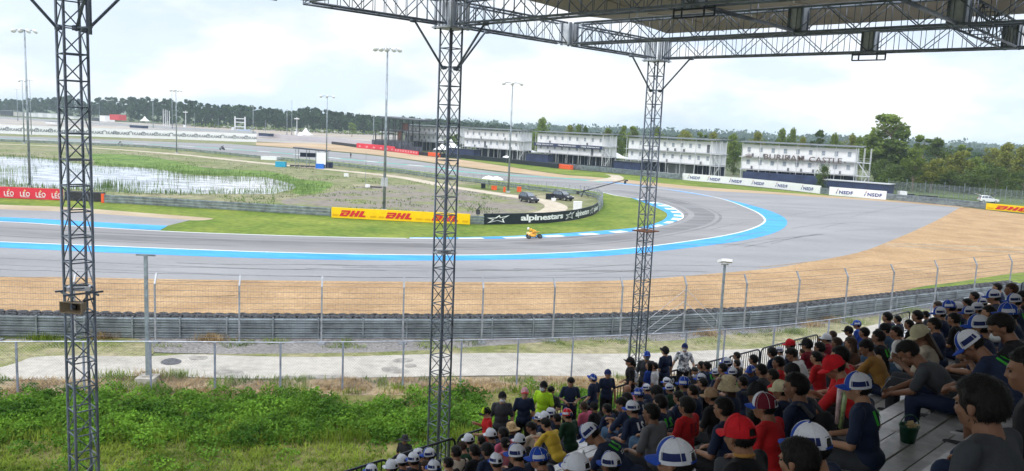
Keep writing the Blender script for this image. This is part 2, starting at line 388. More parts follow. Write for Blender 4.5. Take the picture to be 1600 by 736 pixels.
# ---- infield
infield = C(inner_low, 6) + C(inner_edge, 4)[1:] + [(-400, 216), (-500, 300)]
sheet('infield_lawn', infield, M_lawn, Z[3])
il = resample(W([(-300, 337), (0, 346.5), (100, 352.5), (200, 358.5), (300, 363.5), (400, 367), (500, 370), (580, 371.8), (635, 372.6)], 6), step=1.5)
ribbon('white_line', il, -0.13, 0.16, M_white, Z[5])
ie = resample(W([(995, 310.5), (962, 305.5), (935, 299.8), (865, 291), (800, 284.5), (700, 272.5), (600, 261), (500, 250.5), (400, 242.5)], 6), step=1.5)
ribbon('white_line', ie, -0.14, 0.16, M_white, Z[5])
# apex kerb: blue band, white blocks on the track side
kin = [(640, 371.2), (700, 371.2), (760, 370.2), (800, 369), (850, 366.4), (900, 363.6), (950, 360), (1000, 355), (1030, 347), (1041, 340), (1042, 334), (1036, 329.5), (1022, 323), (1005, 316), (985, 309)]
kout = [(640, 373), (700, 373.4), (760, 373.3), (800, 372.8), (850, 371.2), (900, 368.8), (950, 365.6), (1000, 360.2), (1040, 351.5), (1062, 343.5), (1067, 338), (1062, 331.5), (1045, 322), (1020, 315.5), (985, 308.6)]
KI = resample(W(kin, 8), n=240); KO = resample(W(kout, 8), n=240)
def band(name, A, B, t0, t1, m, z, sel=None):
    V = []; F = []
    for a, b in zip(A, B):
        p = a.lerp(b, t0); q = a.lerp(b, t1); V += [(p.x, p.y, z), (q.x, q.y, z)]
    for i in range(len(A) - 1):
        if sel is None or sel(i): F.append((2 * i, 2 * i + 1, 2 * i + 3, 2 * i + 2))
    me = bpy.data.meshes.new(name); me.from_pydata(V, [], F); me.update()
    if me.polygons[0].normal.z < 0: me.flip_normals()
    o = link_mesh(name, me, m); o['kind'] = 'structure'; return o
band('apex_kerb', KI, KO, 0, 1, M_blue, Z[5])
klen = sum((KO[i + 1] - KO[i]).length for i in range(239)); kst = klen / 239
band('kerb_white_blocks', KI, KO, 0.42, 0.97, M_white, Z[6], sel=lambda i: int(i * kst / 2.6) % 2 == 0)
band('kerb_edge_line', KI, KO, 0.96, 1.06, M_white, Z[7], sel=lambda i: i > 130)
# inner blue strip and asphalt triangle at left
sheet('blue_strip_inner', C([(-300, 329), (0, 339.5), (100, 344.5), (200, 350), (262, 353)], 4) + [(250, 359.8)] + C([(200, 357.8), (100, 351.8), (0, 345.8), (-300, 336)], 4), M_blue, Z[6])
sheet('inner_runoff_asphalt', C([(-300, 312), (0, 327), (100, 331), (200, 337.5), (298, 344)], 4) + [(262, 353)] + C([(200, 350), (100, 344.5), (0, 339.5), (-300, 329)], 4), M_run, Z[5])
sheet('dusty_strip', C([(-300, 306), (0, 320), (100, 323.5), (200, 331), (300, 338.6), (334, 341.5)], 4) + C([(330, 343), (298, 344.5), (200, 338), (100, 331.6), (0, 328), (-300, 313)], 4), M_strip, Z[4])
# rough ground inside the infield barrier, soil patch, pond, dirt road
rough_poly = C([(-400, 285), (0, 309), (98, 313), (160, 316), (300, 324), (520, 338), (733, 351), (756, 351), (850, 349), (900, 344), (932, 334), (940, 322), (934, 312), (918, 306), (850, 300), (782, 291), (720, 283), (625, 271), (512, 258.5), (400, 247), (250, 233), (140, 227), (0, 221.5), (-400, 215)], 3)
sheet('rough_grass', rough_poly, M_rough, Z[4])
sheet('soil_patch', [(445, 312), (520, 300), (560, 292), (660, 290), (760, 298), (830, 312), (840, 325), (800, 333), (700, 337), (600, 329), (500, 322), (450, 320)], M_soil, Z[5], closed_spline=True)
pond_px = [(-260, 240), (-100, 242), (0, 244.5), (50, 247), (87, 250.5), (150, 259), (237, 263.5), (287, 272), (320, 275), (400, 276.5), (430, 281), (457, 288), (461, 294), (440, 300), (425, 303), (400, 303.5), (340, 303), (270, 302.5), (200, 301), (150, 297.5), (100, 295), (40, 292), (0, 290.5), (-100, 286), (-260, 280)]
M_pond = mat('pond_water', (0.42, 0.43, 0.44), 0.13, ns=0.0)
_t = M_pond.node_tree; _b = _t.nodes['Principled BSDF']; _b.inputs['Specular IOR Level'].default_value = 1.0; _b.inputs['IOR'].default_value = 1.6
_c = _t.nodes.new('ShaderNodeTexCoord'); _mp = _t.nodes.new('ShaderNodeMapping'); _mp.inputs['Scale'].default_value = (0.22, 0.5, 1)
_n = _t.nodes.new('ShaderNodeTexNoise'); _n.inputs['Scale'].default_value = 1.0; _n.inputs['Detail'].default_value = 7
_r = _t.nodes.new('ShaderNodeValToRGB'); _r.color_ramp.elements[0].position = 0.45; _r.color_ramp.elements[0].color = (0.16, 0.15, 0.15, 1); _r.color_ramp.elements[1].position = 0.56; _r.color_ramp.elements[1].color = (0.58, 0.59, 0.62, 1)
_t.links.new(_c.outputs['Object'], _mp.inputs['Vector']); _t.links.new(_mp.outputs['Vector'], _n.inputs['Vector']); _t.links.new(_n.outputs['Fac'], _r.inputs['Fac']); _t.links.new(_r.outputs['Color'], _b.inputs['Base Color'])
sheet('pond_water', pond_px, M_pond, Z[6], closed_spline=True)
M_bank = mat('lush_bank', (0.09, 0.19, 0.03), 0.95, ns=0.2, amt=0.3, col2=(0.16, 0.24, 0.05), ns2=1, amt2=0.3)
sheet('lush_bank', C([(140, 240), (230, 244), (320, 262), (420, 268), (470, 280), (520, 286), (500, 300), (462, 303), (455, 288), (430, 280), (400, 276), (320, 274), (287, 271), (237, 263), (150, 258)], 4), M_bank, Z[5])
dr = resample(W([(-200, 218), (0, 225), (140, 231), (275, 241), (400, 254), (520, 265.5), (625, 277), (685, 288.5), (725, 295), (807, 307.5), (845, 313), (868, 322), (860, 331), (835, 338)], 6), step=2.0)
ribbon('dirt_road', dr, -1.7, 1.7, M_dirt, Z[6])
sheet('dirt_turning_area', [(838, 313), (852, 313.5), (872, 318), (886, 323), (884, 329), (868, 334), (845, 338), (820, 341), (790, 343), (800, 338), (835, 333), (852, 327), (856, 321), (848, 316)], M_dirt, Z[7], closed_spline=True)
# ---- beyond the track
sheet('far_gravel_trap', C([(400, 222.5), (512, 225), (560, 231), (685, 246), (720, 249.5), (800, 261.5), (875, 272.5), (925, 276.5), (1000, 283), (1100, 292), (1200, 298.5), (1300, 305), (1400, 313), (1505, 323)], 4) +
      C([(1505, 325), (1400, 316), (1300, 309.5), (1200, 303), (1100, 297.5), (1000, 288), (920, 279.5), (870, 277), (800, 269.5), (720, 260), (600, 243.5), (500, 234), (400, 227)], 4), M_trapfar, Z[3])
sheet('far_verge', C([(0, 209), (200, 215), (400, 222)], 3) + C([(400, 227), (200, 219.5), (0, 212.5)], 3), M_rough, Z[3])
sheet('far_verge_lawn', C([(720, 246.5), (870, 263), (950, 270.5), (1066, 281), (1281, 303), (1400, 312)], 4) + C([(1400, 313.5), (1281, 305), (1100, 292.5), (1000, 283), (925, 276.5), (875, 272), (800, 261), (720, 249)], 4), M_lawn, Z[4])
sheet('dirt_crossing', C([(945, 272), (955, 276), (940, 280), (915, 283), (960, 283), (975, 279), (968, 274)], 3), M_dirt, Z[5])
sheet('paddock_ground', C([(-300, 170.5), (0, 183.5), (120, 188), (250, 193), (400, 199), (560, 206.5), (620, 211)], 4) + [(640, 236), (560, 229), (400, 221), (0, 208.5), (-300, 198)], M_paddock, Z[1])
sheet('earth_embankment', C([(270, 196.5), (330, 198), (420, 203), (560, 210.5), (600, 213.5), (600, 219), (560, 215.5), (420, 208.5), (330, 203.5), (290, 203)], 3), mat('bare_bank', (0.36, 0.31, 0.26), 0.95, ns=0.03, amt=0.15), Z[2])
sheet('service_yard', C([(640, 232), (720, 244), (870, 262), (1066, 279), (1283, 301), (1384, 311), (1600, 330), (1700, 338), (1700, 322), (1600, 312), (1400, 292), (1200, 262), (900, 232), (700, 216), (640, 212)], 3), mat('yard_ground', (0.20, 0.20, 0.16), 0.95, ns=0.08, amt=0.3, col2=(0.12, 0.16, 0.05)), Z[1])

# rubbered racing line, skid marks and paving seams
M_rub = mat('rubbered_asphalt', (0.165, 0.162, 0.168), 0.7, ns=0.12, amt=0.22, col2=(0.225, 0.222, 0.228), ns2=1.2, amt2=0.12, stretch=(0.4, 2.5, 1))
rl = [(-200, 352), (0, 362), (200, 372), (400, 379), (600, 383), (760, 383.5), (880, 379), (980, 369.5), (1045, 359), (1085, 349), (1100, 338), (1090, 328), (1060, 317), (1010, 305), (960, 297.5)]
rlw = resample(W(rl, 8), step=1.5)
ribbon('rubbered_line', rlw, -1.6, 1.4, M_rub, Z[3])
ribbon('rubbered_line', rlw, 2.3, 2.9, M_rub, Z[3]); ribbon('rubbered_line', rlw, -2.6, -2.2, M_rub, Z[3])
M_skid = mat('skid_mark', (0.185, 0.184, 0.19), 0.75, ns=0.8, amt=0.25, col2=(0.24, 0.24, 0.248))
gk = random.Random(4)
for k in range(16):
    u0 = gk.uniform(1050, 1330); v0 = gk.uniform(325, 385); L_ = gk.uniform(60, 190); sl = gk.uniform(-.22, .02)
    q = [(u0 + L_ * f, v0 + sl * L_ * f + gk.uniform(6, 14) * (f - .5) ** 2) for f in (0, .33, .66, 1)]
    ribbon('skid_mark', resample(W(q, 5), step=1.2), 0, gk.uniform(.12, .22), M_skid, Z[4])
for k in range(9):
    u0 = gk.uniform(100, 900); v0 = gk.uniform(412, 428); L_ = gk.uniform(120, 330)
    q = [(u0 + L_ * f, v0 + .012 * L_ * f + gk.uniform(-1, 1)) for f in (0, .33, .66, 1)]
    ribbon('skid_mark', resample(W(q, 5), step=1.2), 0, gk.uniform(.10, .2), M_skid, Z[4])
M_seam = mat('paving_seam', (0.19, 0.19, 0.195), 0.8)
for dv in (16.5, 27):
    ribbon('paving_seam', resample(W([(u, v + dv) for u, v in outer_blue[1:9]], 6), step=1.5), 0, .09, M_seam, Z[4])
M_rut = mat('raked_gravel', (0.30, 0.185, 0.09), 0.95, ns=2.0, amt=0.35, col2=(0.40, 0.28, 0.15), detail=8)
for k in range(26):
    u0 = gk.uniform(-40, 1450); v0 = 0
    if u0 < 950: v0 = gk.uniform(442, 484)
    else: v0 = gk.uniform(400, 470) + (1200 - u0) * .12
    L_ = gk.uniform(60, 260); sl = -.02 if u0 < 900 else -.10
    q = [(u0 + L_ * f, v0 + sl * L_ * f + gk.uniform(-.7, .7)) for f in (0, .25, .5, .75, 1)]
    if u0 + L_ > 1600 or (u0 > 900 and v0 - L_ * .1 < 400): continue
    ribbon('rake_mark', resample(W(q, 5), step=.8), 0, gk.uniform(.10, .22), M_rut, Z[3] + .001)

# ================================================================== text helpers
def text_tris(s, size=1.0, shear=0.0, offset=0.0, spacing=1.0, res=2):
    cu = bpy.data.curves.new('lettering_curve', 'FONT'); cu.body = s; cu.size = size; cu.shear = shear; cu.offset = offset
    cu.space_character = spacing; cu.resolution_u = res; cu.fill_mode = 'FRONT'
    ob = bpy.data.objects.new('lettering_curve', cu); COL.objects.link(ob)
    me = bpy.data.meshes.new_from_object(ob.evaluated_get(bpy.context.evaluated_depsgraph_get()))
    V = [tuple(v.co) for v in me.vertices]; F = [tuple(p.vertices) for p in me.polygons]
    bpy.data.objects.remove(ob); bpy.data.curves.remove(cu); bpy.data.meshes.remove(me)
    return V, F
def fit(V, w, h):                        # scale glyph vertices into a w x h box with its lower left corner at the origin
    xs = [v[0] for v in V]; ys = [v[1] for v in V]
    x0, x1, y0, y1 = min(xs), max(xs), min(ys), max(ys)
    return [((v[0] - x0) / (x1 - x0) * w, (v[1] - y0) / (y1 - y0) * h, 0) for v in V]
class Path:
    def __init__(s, pts):
        s.p = [Vector((q[0], q[1], 0)) for q in pts]; s.L = [0.0]
        for a, b in zip(s.p[:-1], s.p[1:]): s.L.append(s.L[-1] + (b - a).length)
        s.len = s.L[-1]
    def at(s, d):
        j = 0
        while j < len(s.L) - 2 and s.L[j + 1] < d: j += 1
        t = (d - s.L[j]) / (s.L[j + 1] - s.L[j]); tg = (s.p[j + 1] - s.p[j]).normalized()
        return s.p[j].lerp(s.p[j + 1], t), tg
    def side(s, pos, tg):                # normal that faces the camera
        n = Vector((tg.y, -tg.x, 0))
        return n if (Vector((0, 0, 0)) - pos).dot(n) > 0 else -n
def on_path(V, F, path, s0, z0, off):
    vs = []
    for v in V:
        p, tg = path.at(min(max(s0 + v[0], 0), path.len)); n = path.side(p, tg)
        vs.append((p.x + n.x * off, p.y + n.y * off, z0 + v[1]))
    return vs, F
def marks(name, items, m, parent, path, off=0.05):
    """items: (V,F,s0,z0) drawn on the face of a board that follows path"""
    mb = MB()
    for V, F, s0, z0 in items:
        vs, fs = on_path(V, F, path, s0, z0, off); mb.add(vs, fs)
    return mb.build(name, m, parent)
def wall_on(path, z0, z1, th, step=2.0, s0=0.0, s1=None, mb=None):
    s1 = path.len if s1 is None else s1
    n = max(2, int((s1 - s0) / step) + 1); mb = mb or MB(); vs = []; fs = []
    for k in range(n):
        p, tg = path.at(s0 + (s1 - s0) * k / (n - 1)); nn = path.side(p, tg)
        for (o, z) in ((0, z0), (0, z1), (-th, z1), (-th, z0)):
            q = p + nn * o; vs.append((q.x, q.y, z))
    for k in range(n - 1):
        for j in range(4): fs.append((k * 4 + j, (k + 1) * 4 + j, (k + 1) * 4 + (j + 1) % 4, k * 4 + (j + 1) % 4))
    fs += [(0, 1, 2, 3), ((n - 1) * 4 + 3, (n - 1) * 4 + 2, (n - 1) * 4 + 1, (n - 1) * 4)]
    return mb.add(vs, fs)
def sweep(mb, path, prof, step=1.0, s0=0.0, s1=None, mi=0):
    """prof: open list of (offset toward camera, z)"""
    s1 = path.len if s1 is None else s1
    n = max(2, int((s1 - s0) / step) + 1); vs = []; fs = []; m = len(prof)
    for k in range(n):
        p, tg = path.at(s0 + (s1 - s0) * k / (n - 1)); nn = path.side(p, tg)
        for (o, z) in prof: q = p + nn * o; vs.append((q.x, q.y, z))
    for k in range(n - 1):
        for j in range(m - 1): fs.append((k * m + j, (k + 1) * m + j, (k + 1) * m + j + 1, k * m + j + 1))
    return mb.add(vs, fs, mi)
WB = [(0.0, -.155), (0.0, -.11), (.07, -.085), (.07, -.045), (0.012, -.02), (0.012, .02), (.07, .045), (.07, .085), (0.0, .11), (0.0, .155)]
def guardrail(path, rails, label, step=2.0, posts=True, group=None, post_side=1, pstep=2.0, H=None, m=None):
    p0, _ = path.at(path.len / 2)
    t = thing('guardrail', (p0.x, p0.y, 0), label, 'crash barrier', group)
    mb = MB()
    for z in rails:
        sweep(mb, path, [(o, z + dz) for o, dz in WB], step)
        sweep(mb, path, [(o - .006, z + dz) for o, dz in WB], step)
    mb.build('rail', m or M_galv, t)
    if posts:
        npst = min(100, int(path.len / pstep) + 1)
        for k in range(npst):
            p, tg = path.at(path.len * k / (npst - 1)); nn = path.side(p, tg); q = p + nn * post_side * 0.1
            b = MB(); b.box((q.x, q.y, (max(rails) + .2) / 2), (0.07, 0.10, max(rails) + .2), math.atan2(tg.y, tg.x)); b.build('post', M_galv, t)
    return t

# ================================================================== near guardrail, tyre wall, debris fence
near_arm = Path(resample(W([(-170, 522), (0, 525), (200, 528), (400, 529), (600, 529), (800, 528), (960, 525), (1080, 518), (1200, 512), (1300, 500), (1400, 487), (1500, 475), (1600, 463)], 5), step=1.0))
guardrail(near_arm, (.14, .42, .70, .98), 'four rail galvanised crash barrier in front of the near tyre wall and gravel trap', pstep=2.35)
t = thing('tyre_wall', P(600, 512, 0), 'long dark tyre wall along the near edge of the tan gravel trap', 'tyre wall')
mb = MB(); cov = MB(); d = 0.3
while d < near_arm.len - 0.3:
    p, tg = near_arm.at(d); nn = near_arm.side(p, tg)
    for row in (0, 1):
        for lv in (3, 4, 5):
            q = p - nn * (0.42 + row * 0.6) + tg * (0.3 * row) + Vector((rnd.uniform(-.02, .02), rnd.uniform(-.02, .02), 0))
            Mt = Matrix.Rotation(rnd.uniform(-.06, .06), 3, 'X')
            mb.torus((q.x, q.y, 0.10 + lv * 0.19), 0.21, 0.09, n=10, m=5, M=Mt)
    d += 0.6
mb.build('stacked_tyres', M_rubber, t, smooth=True)
c = MB(); pth = Path([q - near_arm.side(*near_arm.at(0)) * 0 for q in near_arm.p])
wall_on(Path([p_ - near_arm.side(p_, near_arm.at(i)[1]) * 1.42 for i, p_ in enumerate(near_arm.p[:-1])]), 0.0, 1.0, 0.04, mb=c)
c.build('belt_cover', mat('conveyor_belt', (0.03, 0.03, 0.035), 0.7, ns=2, amt=0.4), t)

fence_posts = [(-115, 528), (-2, 532), (118, 534), (243, 536), (374, 538), (502, 538), (629, 538), (752, 537), (863, 534), (968, 531), (1067, 526), (1161, 521), (1243, 513), (1318, 505), (1390, 495), (1458, 485), (1519, 477), (1574, 470), (1630, 462)]
t = thing('debris_fence', P(600, 538, 0), 'tall wire debris fence with bent top posts behind the near crash barrier', 'fence')
tops = []
M_post = metal_mat('grey_post', (0.30, 0.32, 0.36), 0.5, 0.4)
for i, (u, v) in enumerate(fence_posts):
    b_ = P(u, v, 0); a = P(*fence_posts[max(i - 1, 0)], 0); c = P(*fence_posts[min(i + 1, len(fence_posts) - 1)], 0)
    tg = (c - a).normalized(); nn = Vector((-tg.y, tg.x, 0))
    if nn.y < 0: nn = -nn
    b_ = Vector((b_.x, b_.y, 0)); z1 = 3.15
    tip = b_ + nn * 0.32 + Vector((0, 0, z1 + .5))
    m_ = MB(); m_.bar(b_, b_ + Vector((0, 0, z1)), .09, .07, up=(nn.x, nn.y, 0)); m_.bar(b_ + Vector((0, 0, z1 - .03)), tip, .09, .07, up=(nn.x, nn.y, 0))
    m_.box((b_.x, b_.y, .04), (.4, .4, .1), mi=0)
    m_.build('post', M_post, t)
    tops.append((b_, nn, tip, z1))
m_ = MB()
for (b0, n0, t0, z0), (b1, n1_, t1, z1) in zip(tops[:-1], tops[1:]):
    for k in range(10):
        z = 0.35 + k * 0.31; r_ = 0.009
        seg = 5; sag = rnd.uniform(.0, .03)
        pts = [(b0 + Vector((0, 0, z))).lerp(b1 + Vector((0, 0, z)), j / seg) - Vector((0, 0, sag * 4 * (j / seg) * (1 - j / seg))) for j in range(seg + 1)]
        m_.path(pts, r_, 4)
    for f in (.35, 1.0):
        a = b0 + Vector((0, 0, z0)); b = b1 + Vector((0, 0, z1))
        pts = [a.lerp(t0, f).lerp(b.lerp(t1, f), j / 6) - Vector((0, 0, rnd.uniform(0, .035))) for j in range(7)]
        m_.path(pts, .010, 4)
    for j in range(1, 30):                    # fine vertical stays
        f = j / 30; a = b0.lerp(b1, f); m_.bar(a + Vector((0, 0, .35)), a + Vector((0, 0, 3.15)), .0045)
m_.build('wire_mesh', M_wire, t)
m_ = MB()                                     # stay cables at one post, as by the right tower
for (a, b) in (((930 + 600 / 8, 480 + 380 / 8), (1052, 484)), ((1011, 519), (1058, 487)), ((1040, 515), (1064, 490))):
    pass
b0 = tops[10][0]
for dx, z in ((-3.2, 2.9), (-2.6, 2.2), (-2.0, 1.5), (3.0, 2.9), (2.4, 2.1)):
    m_.tube(b0 + Vector((0, 0, z)), b0 + Vector((dx, -.2, .05)), .014, n=4)
m_.build('stay_cable', M_wirel, t)

# chain-link fence beyond the weeds
cl = [(-80, 615), (28, 613), (132, 612), (236, 611), (336, 611), (438, 611), (535, 609), (629, 607), (719, 604), (807, 601), (892, 597), (980, 592), (1068, 586), (1128, 580), (1205, 573), (1290, 560), (1370, 545), (1450, 528), (1530, 512)]
t = thing('chain_link_fence', P(600, 608, 0), 'low grey chain link fence standing along the near side of the concrete path', 'fence')
bs_ = [P(u, v, 0) for u, v in cl]
M_bl = metal_mat('bluish_post', (0.25, 0.28, 0.37), 0.5, 0.3)
for b_ in bs_:
    m_ = MB(); m_.bar(b_, b_ + Vector((0, 0, 2.2)), .075, .06); m_.build('post', M_bl, t)
m_ = MB()
for a, b in zip(bs_[:-1], bs_[1:]): m_.tube(a + Vector((0, 0, 2.2)), b + Vector((0, 0, 2.2)), .028, n=6)
m_.build('top_rail', M_fence, t)
m_ = MB()
for a, b in zip(bs_[:-1], bs_[1:]):
    a = Vector((a.x, a.y, .05)); b = Vector((b.x, b.y, .05)); L = (b - a).length; tg = (b - a) / L; Hh = 2.1; s = -Hh
    while s < L:
        for sg in (1, -1):
            s0, s1 = max(s, 0), min(s + Hh, L)
            if s1 - s0 < .05: continue
            z0, z1 = (s0 - s, s1 - s) if sg > 0 else (Hh - (s0 - s), Hh - (s1 - s))
            m_.bar(a + tg * s0 + Vector((0, 0, z0)), a + tg * s1 + Vector((0, 0, z1)), .0042)
        s += 0.13
m_.build('mesh', M_wirel, t)

# ================================================================== infield barriers and boards
def board(name, pix, h, th, base_mat, label, cat='banner', z0=0.05, step=1.5, group=None):
    path = Path(resample(W(pix, 6) if len(pix) > 2 else [P(*pix[0], 0), P(*pix[1], 0)], step=step))
    p0, _ = path.at(path.len / 2)
    t = thing(name, (p0.x, p0.y, 0), label, cat, group)
    wall_on(path, z0, z0 + h, th, step).build('board', base_mat, t)
    return t, path
def mmat(name, col, **k): return mat(name, col, 0.55, **k)
M_yel = mmat('yellow_vinyl', (0.90, 0.58, 0.0), ns=2, amt=0.04); M_red = mmat('red_print', (0.62, 0.025, 0.03)); M_org = mmat('amber_print', (0.72, 0.36, 0.0))
M_blk = mmat('black_vinyl', (0.012, 0.02, 0.03), ns=2, amt=0.2); M_wht = mmat('white_vinyl', (0.80, 0.81, 0.83), ns=1, amt=0.03)
M_navy = mmat('navy_print', (0.012, 0.035, 0.22)); M_leo = mmat('red_vinyl', (0.68, 0.035, 0.065), ns=1, amt=0.06); M_grey_p = mmat('grey_print', (0.25, 0.27, 0.3)); M_orange = mmat('orange_vinyl', (0.80, 0.11, 0.03), ns=2, amt=0.08)

def boxv(x0, x1, y0, y1, sh=0.0): return [(x0 + sh * y0, y0, 0), (x1 + sh * y0, y0, 0), (x1 + sh * y1, y1, 0), (x0 + sh * y1, y1, 0)], [(0, 1, 2, 3)]
def dhl_glyphs(w, h):
    """slanted block capitals D H L in a w x h field"""
    out = []; sh = 0.55 * h / 1.0
    def quad(x0, x1, y0, y1):
        out.append(([((x + 0.42 * y) * w / 3.55, y * h, 0) for x, y in ((x0, y0), (x1, y0), (x1, y1), (x0, y1))], [(0, 1, 2, 3)]))
    # D
    quad(0, .95, 0, .27); quad(.0, .38, .27, .62); quad(-.10, 1.0, .74, 1.0); quad(.72, 1.05, .27, .74); quad(.30, .72, .47, .62)
    # H
    quad(1.18, 1.58, 0, .36); quad(1.78, 2.14, 0, .36); quad(1.18, 2.14, .36, .60); quad(1.18, 1.54, .60, 1.0); quad(1.78, 2.14, .60, 1.0)
    # L
    quad(2.28, 3.12, 0, .27); quad(2.28, 2.68, .27, 1.0)
    return out
def dhl_board(pix, n, label, h=1.25):
    t, path = board('banner', pix, h, .25, M_yel, label)
    seg = path.len / n; k_ = h
    for i in range(n):
        s0 = seg * i
        lw = seg * .64
        marks('lettering', [(V, F, s0 + seg * .17, .05 + h * .2) for V, F in dhl_glyphs(lw, h * .58)], M_red, t, path)
        for x0, x1 in ((.03, .15), (.84, .97)): marks('stripe', [(*boxv(seg * x0, seg * x1, 0, h * .045), s0, .05 + h * (.22 + j * .09)) for j in range(2)], M_org, t, path)
    return t
dhl_board([(518, 340.5), (590, 344.2), (662, 347.8), (734, 351.5)], 3, 'yellow banner with three red DHL logos on the infield barrier above the lawn')
dhl_board([(1540, 327.5), (1600, 333), (1622, 335.5)], 1, 'yellow DHL banner at the far right edge, beside the white car', 1.2)

# alpinestars board, curved
al = [(756, 351.5), (800, 350.8), (850, 349.2), (880, 346.3), (900, 343.6), (915, 340), (928, 335.5), (934, 331)]
t, path = board('banner', al, 1.32, .2, M_blk, 'curved black banner with white alpinestars lettering around the infield tip', step=.7)
alp = text_tris('alpinestars', offset=0.03, spacing=0.92)
def star(h):
    o = [(-.0, .0), (.34, .42), (-.02, .66), (.50, .66), (.78, 1.0), (.84, .70), (1.45, .98), (1.02, .50), (1.12, .02), (.66, .30)]
    c = [(x * .72 + .2, y * .66 + .15) for x, y in o]
    n = len(o); vs = [(x * h, y * h, 0) for x, y in o + c]
    return vs, [(k, (k + 1) % n, n + (k + 1) % n, n + k) for k in range(n)]
H_ = 1.32
for s0f, s1f, st in ((.175, .435, .015), (.545, .735, .455), (.83, .985, .755)):
    L = path.len
    V = fit(alp[0], (s1f - s0f) * L, H_ * .74)
    marks('lettering', [(V, alp[1], s0f * L, .05 + H_ * .13)], M_wht, t, path, .03)
    Vs, Fs = star(H_ * .74); wS = max(v[0] for v in Vs); tgt = min(.10 * L * 1.05, (s0f - st) * L * .88)
    Vs = [(v[0] / wS * tgt, v[1], 0) for v in Vs]
    marks('star_logo', [(Vs, Fs, st * L, .05 + H_ * .13)], M_wht, t, path, .03)

# LEO banner (red) on the left, near side of the pond
t, path = board('banner', [(-160, 303), (0, 309.5), (98, 313.5)], 1.42, .2, M_leo, 'red banner with white LEO logos by the pond at the left edge')
leo = text_tris('LEO', offset=.015, spacing=1.15)
for uc in (-60, -35, -10, 14.5, 39.5, 64, 89):
    s_c = path.len - (P(98, 313.5, 0) - P(uc, 309.5 + uc * .041, 0)).length
    V = fit(leo[0], 1.25, .58); marks('lettering', [(V, leo[1], s_c - .62, .36)], M_wht, t, path)
    hd, hf = fit([(0, 0, 0), (.5, 1, 0), (1, .2, 0), (.6, .5, 0)], .4, .3), [(0, 1, 2), (0, 3, 1)]
    marks('crest', [(hd, [(0, 3, 1), (0, 2, 3), (1, 3, 2)], s_c - .2, .98)], mmat('gold_print', (.75, .45, .2)), t, path)
    V, F = boxv(0, 1.1, 0, .05); marks('underline', [(V, F, s_c - .55, .26)], M_wht, t, path)

# tyre bundle between the LEO banner and the guardrail
def tyre_block(pix, h, label, m=M_rubber, depth=1.4, name='tyre_wall'):
    path = Path(resample([P(*q, 0) for q in pix], step=.6)); p0, _ = path.at(path.len / 2)
    t = thing(name, (p0.x, p0.y, 0), label, 'tyre wall'); mb = MB(); d = .3; nl = int(h / .2)
    while d < path.len:
        p, tg = path.at(d); nn = path.side(p, tg)
        for r_ in (0, 1):
            for lv in range(nl): mb.torus((p.x - nn.x * (.35 + r_ * .6), p.y - nn.y * (.35 + r_ * .6), .1 + lv * .2), .21, .1, n=10, m=5)
        d += .6
    mb.build('stacked_tyres', m, t, smooth=True)
    wall_on(path, .03, h * .92, .04, .6).build('belt_cover', mat('conveyor_belt', (0.03, 0.03, 0.035), 0.7, ns=2, amt=0.4), t)
    return t
tyre_block([(101, 313.4), (159, 315.8)], 1.25, 'dark tyre stack between the LEO banner and the infield guardrail')
ga = Path(resample(W([(162, 317.5), (250, 322.5), (350, 328.5), (450, 334.6), (516, 338.8)], 4), step=1.0))
guardrail(ga, (.25, .6, .95), 'pale three rail guardrail between the pond and the lawn, left of the yellow banner', posts=True, post_side=-1, pstep=4)
m_ = MB(); q = P(161, 317.4, 0); m_.box((q.x, q.y, .62), (.35, .25, 1.15)); tag(m_.build('end_marker', M_orange), 'small orange end plate on the left end of the pale infield guardrail', 'marker')
ga = Path(resample(W([(734, 351), (745, 351.4), (756, 351.5)], 4), step=1.0))
guardrail(ga, (.25, .6, .95), 'short bare guardrail piece between the DHL banner and the alpinestars banner', posts=False)
m_ = MB(); q = P(746, 351, 0)
m_.box((q.x, q.y + .5, 1.5), (.5, .3, .6)); m_.bar((q.x - .1, q.y + .5, 1.8), (q.x + .35, q.y + .3, 2.3), .1); m_.bar((q.x, q.y + .5, 0), (q.x, q.y + .5, 1.3), .08)
tag(m_.build('trackside_camera', M_darkm), 'small black trackside camera on a stand behind the bare guardrail gap', 'camera')
loop = [(934, 331), (940, 325), (941, 319), (936, 313.5), (927, 309.5), (912, 306.5), (890, 304), (850, 300.5), (782, 291.5), (720, 284), (685, 280), (625, 271.5), (512, 258.5), (400, 247.5), (250, 233), (140, 227.5), (0, 222), (-200, 215)]
gl = Path(resample(W(loop, 5), step=1.5))
guardrail(gl, (.35, .75), 'long grey guardrail looping round the infield between lawn and back straight', step=1.5, posts=True, post_side=1, pstep=4)
# catch fence on the loop near the tip
t = thing('catch_fence', P(930, 320, 0), 'see-through wire fence panels on the guardrail around the infield tip', 'fence'); m_ = MB(); pm = MB()
for k in range(0, 150):
    s = k * .8
    if s > gl.len - 1: break
    p, tg = gl.at(s); q, _ = gl.at(s + .8)
    h = 1.9 if s < 60 else 1.5
    if k % 3 == 0: pm.bar((p.x, p.y, 0), (p.x, p.y, h), .07)
    for z in (1.15, 1.4, 1.65, h): 
        if z <= h: m_.bar((p.x, p.y, z), (q.x, q.y, z), .03)
    m_.bar((p.x, p.y, 1.0), (q.x, q.y, h), .02); m_.bar((p.x, p.y, h), (q.x, q.y, 1.0), .02)
pm.build('posts', M_fence, t); m_.build('wire_mesh', M_fence, t)

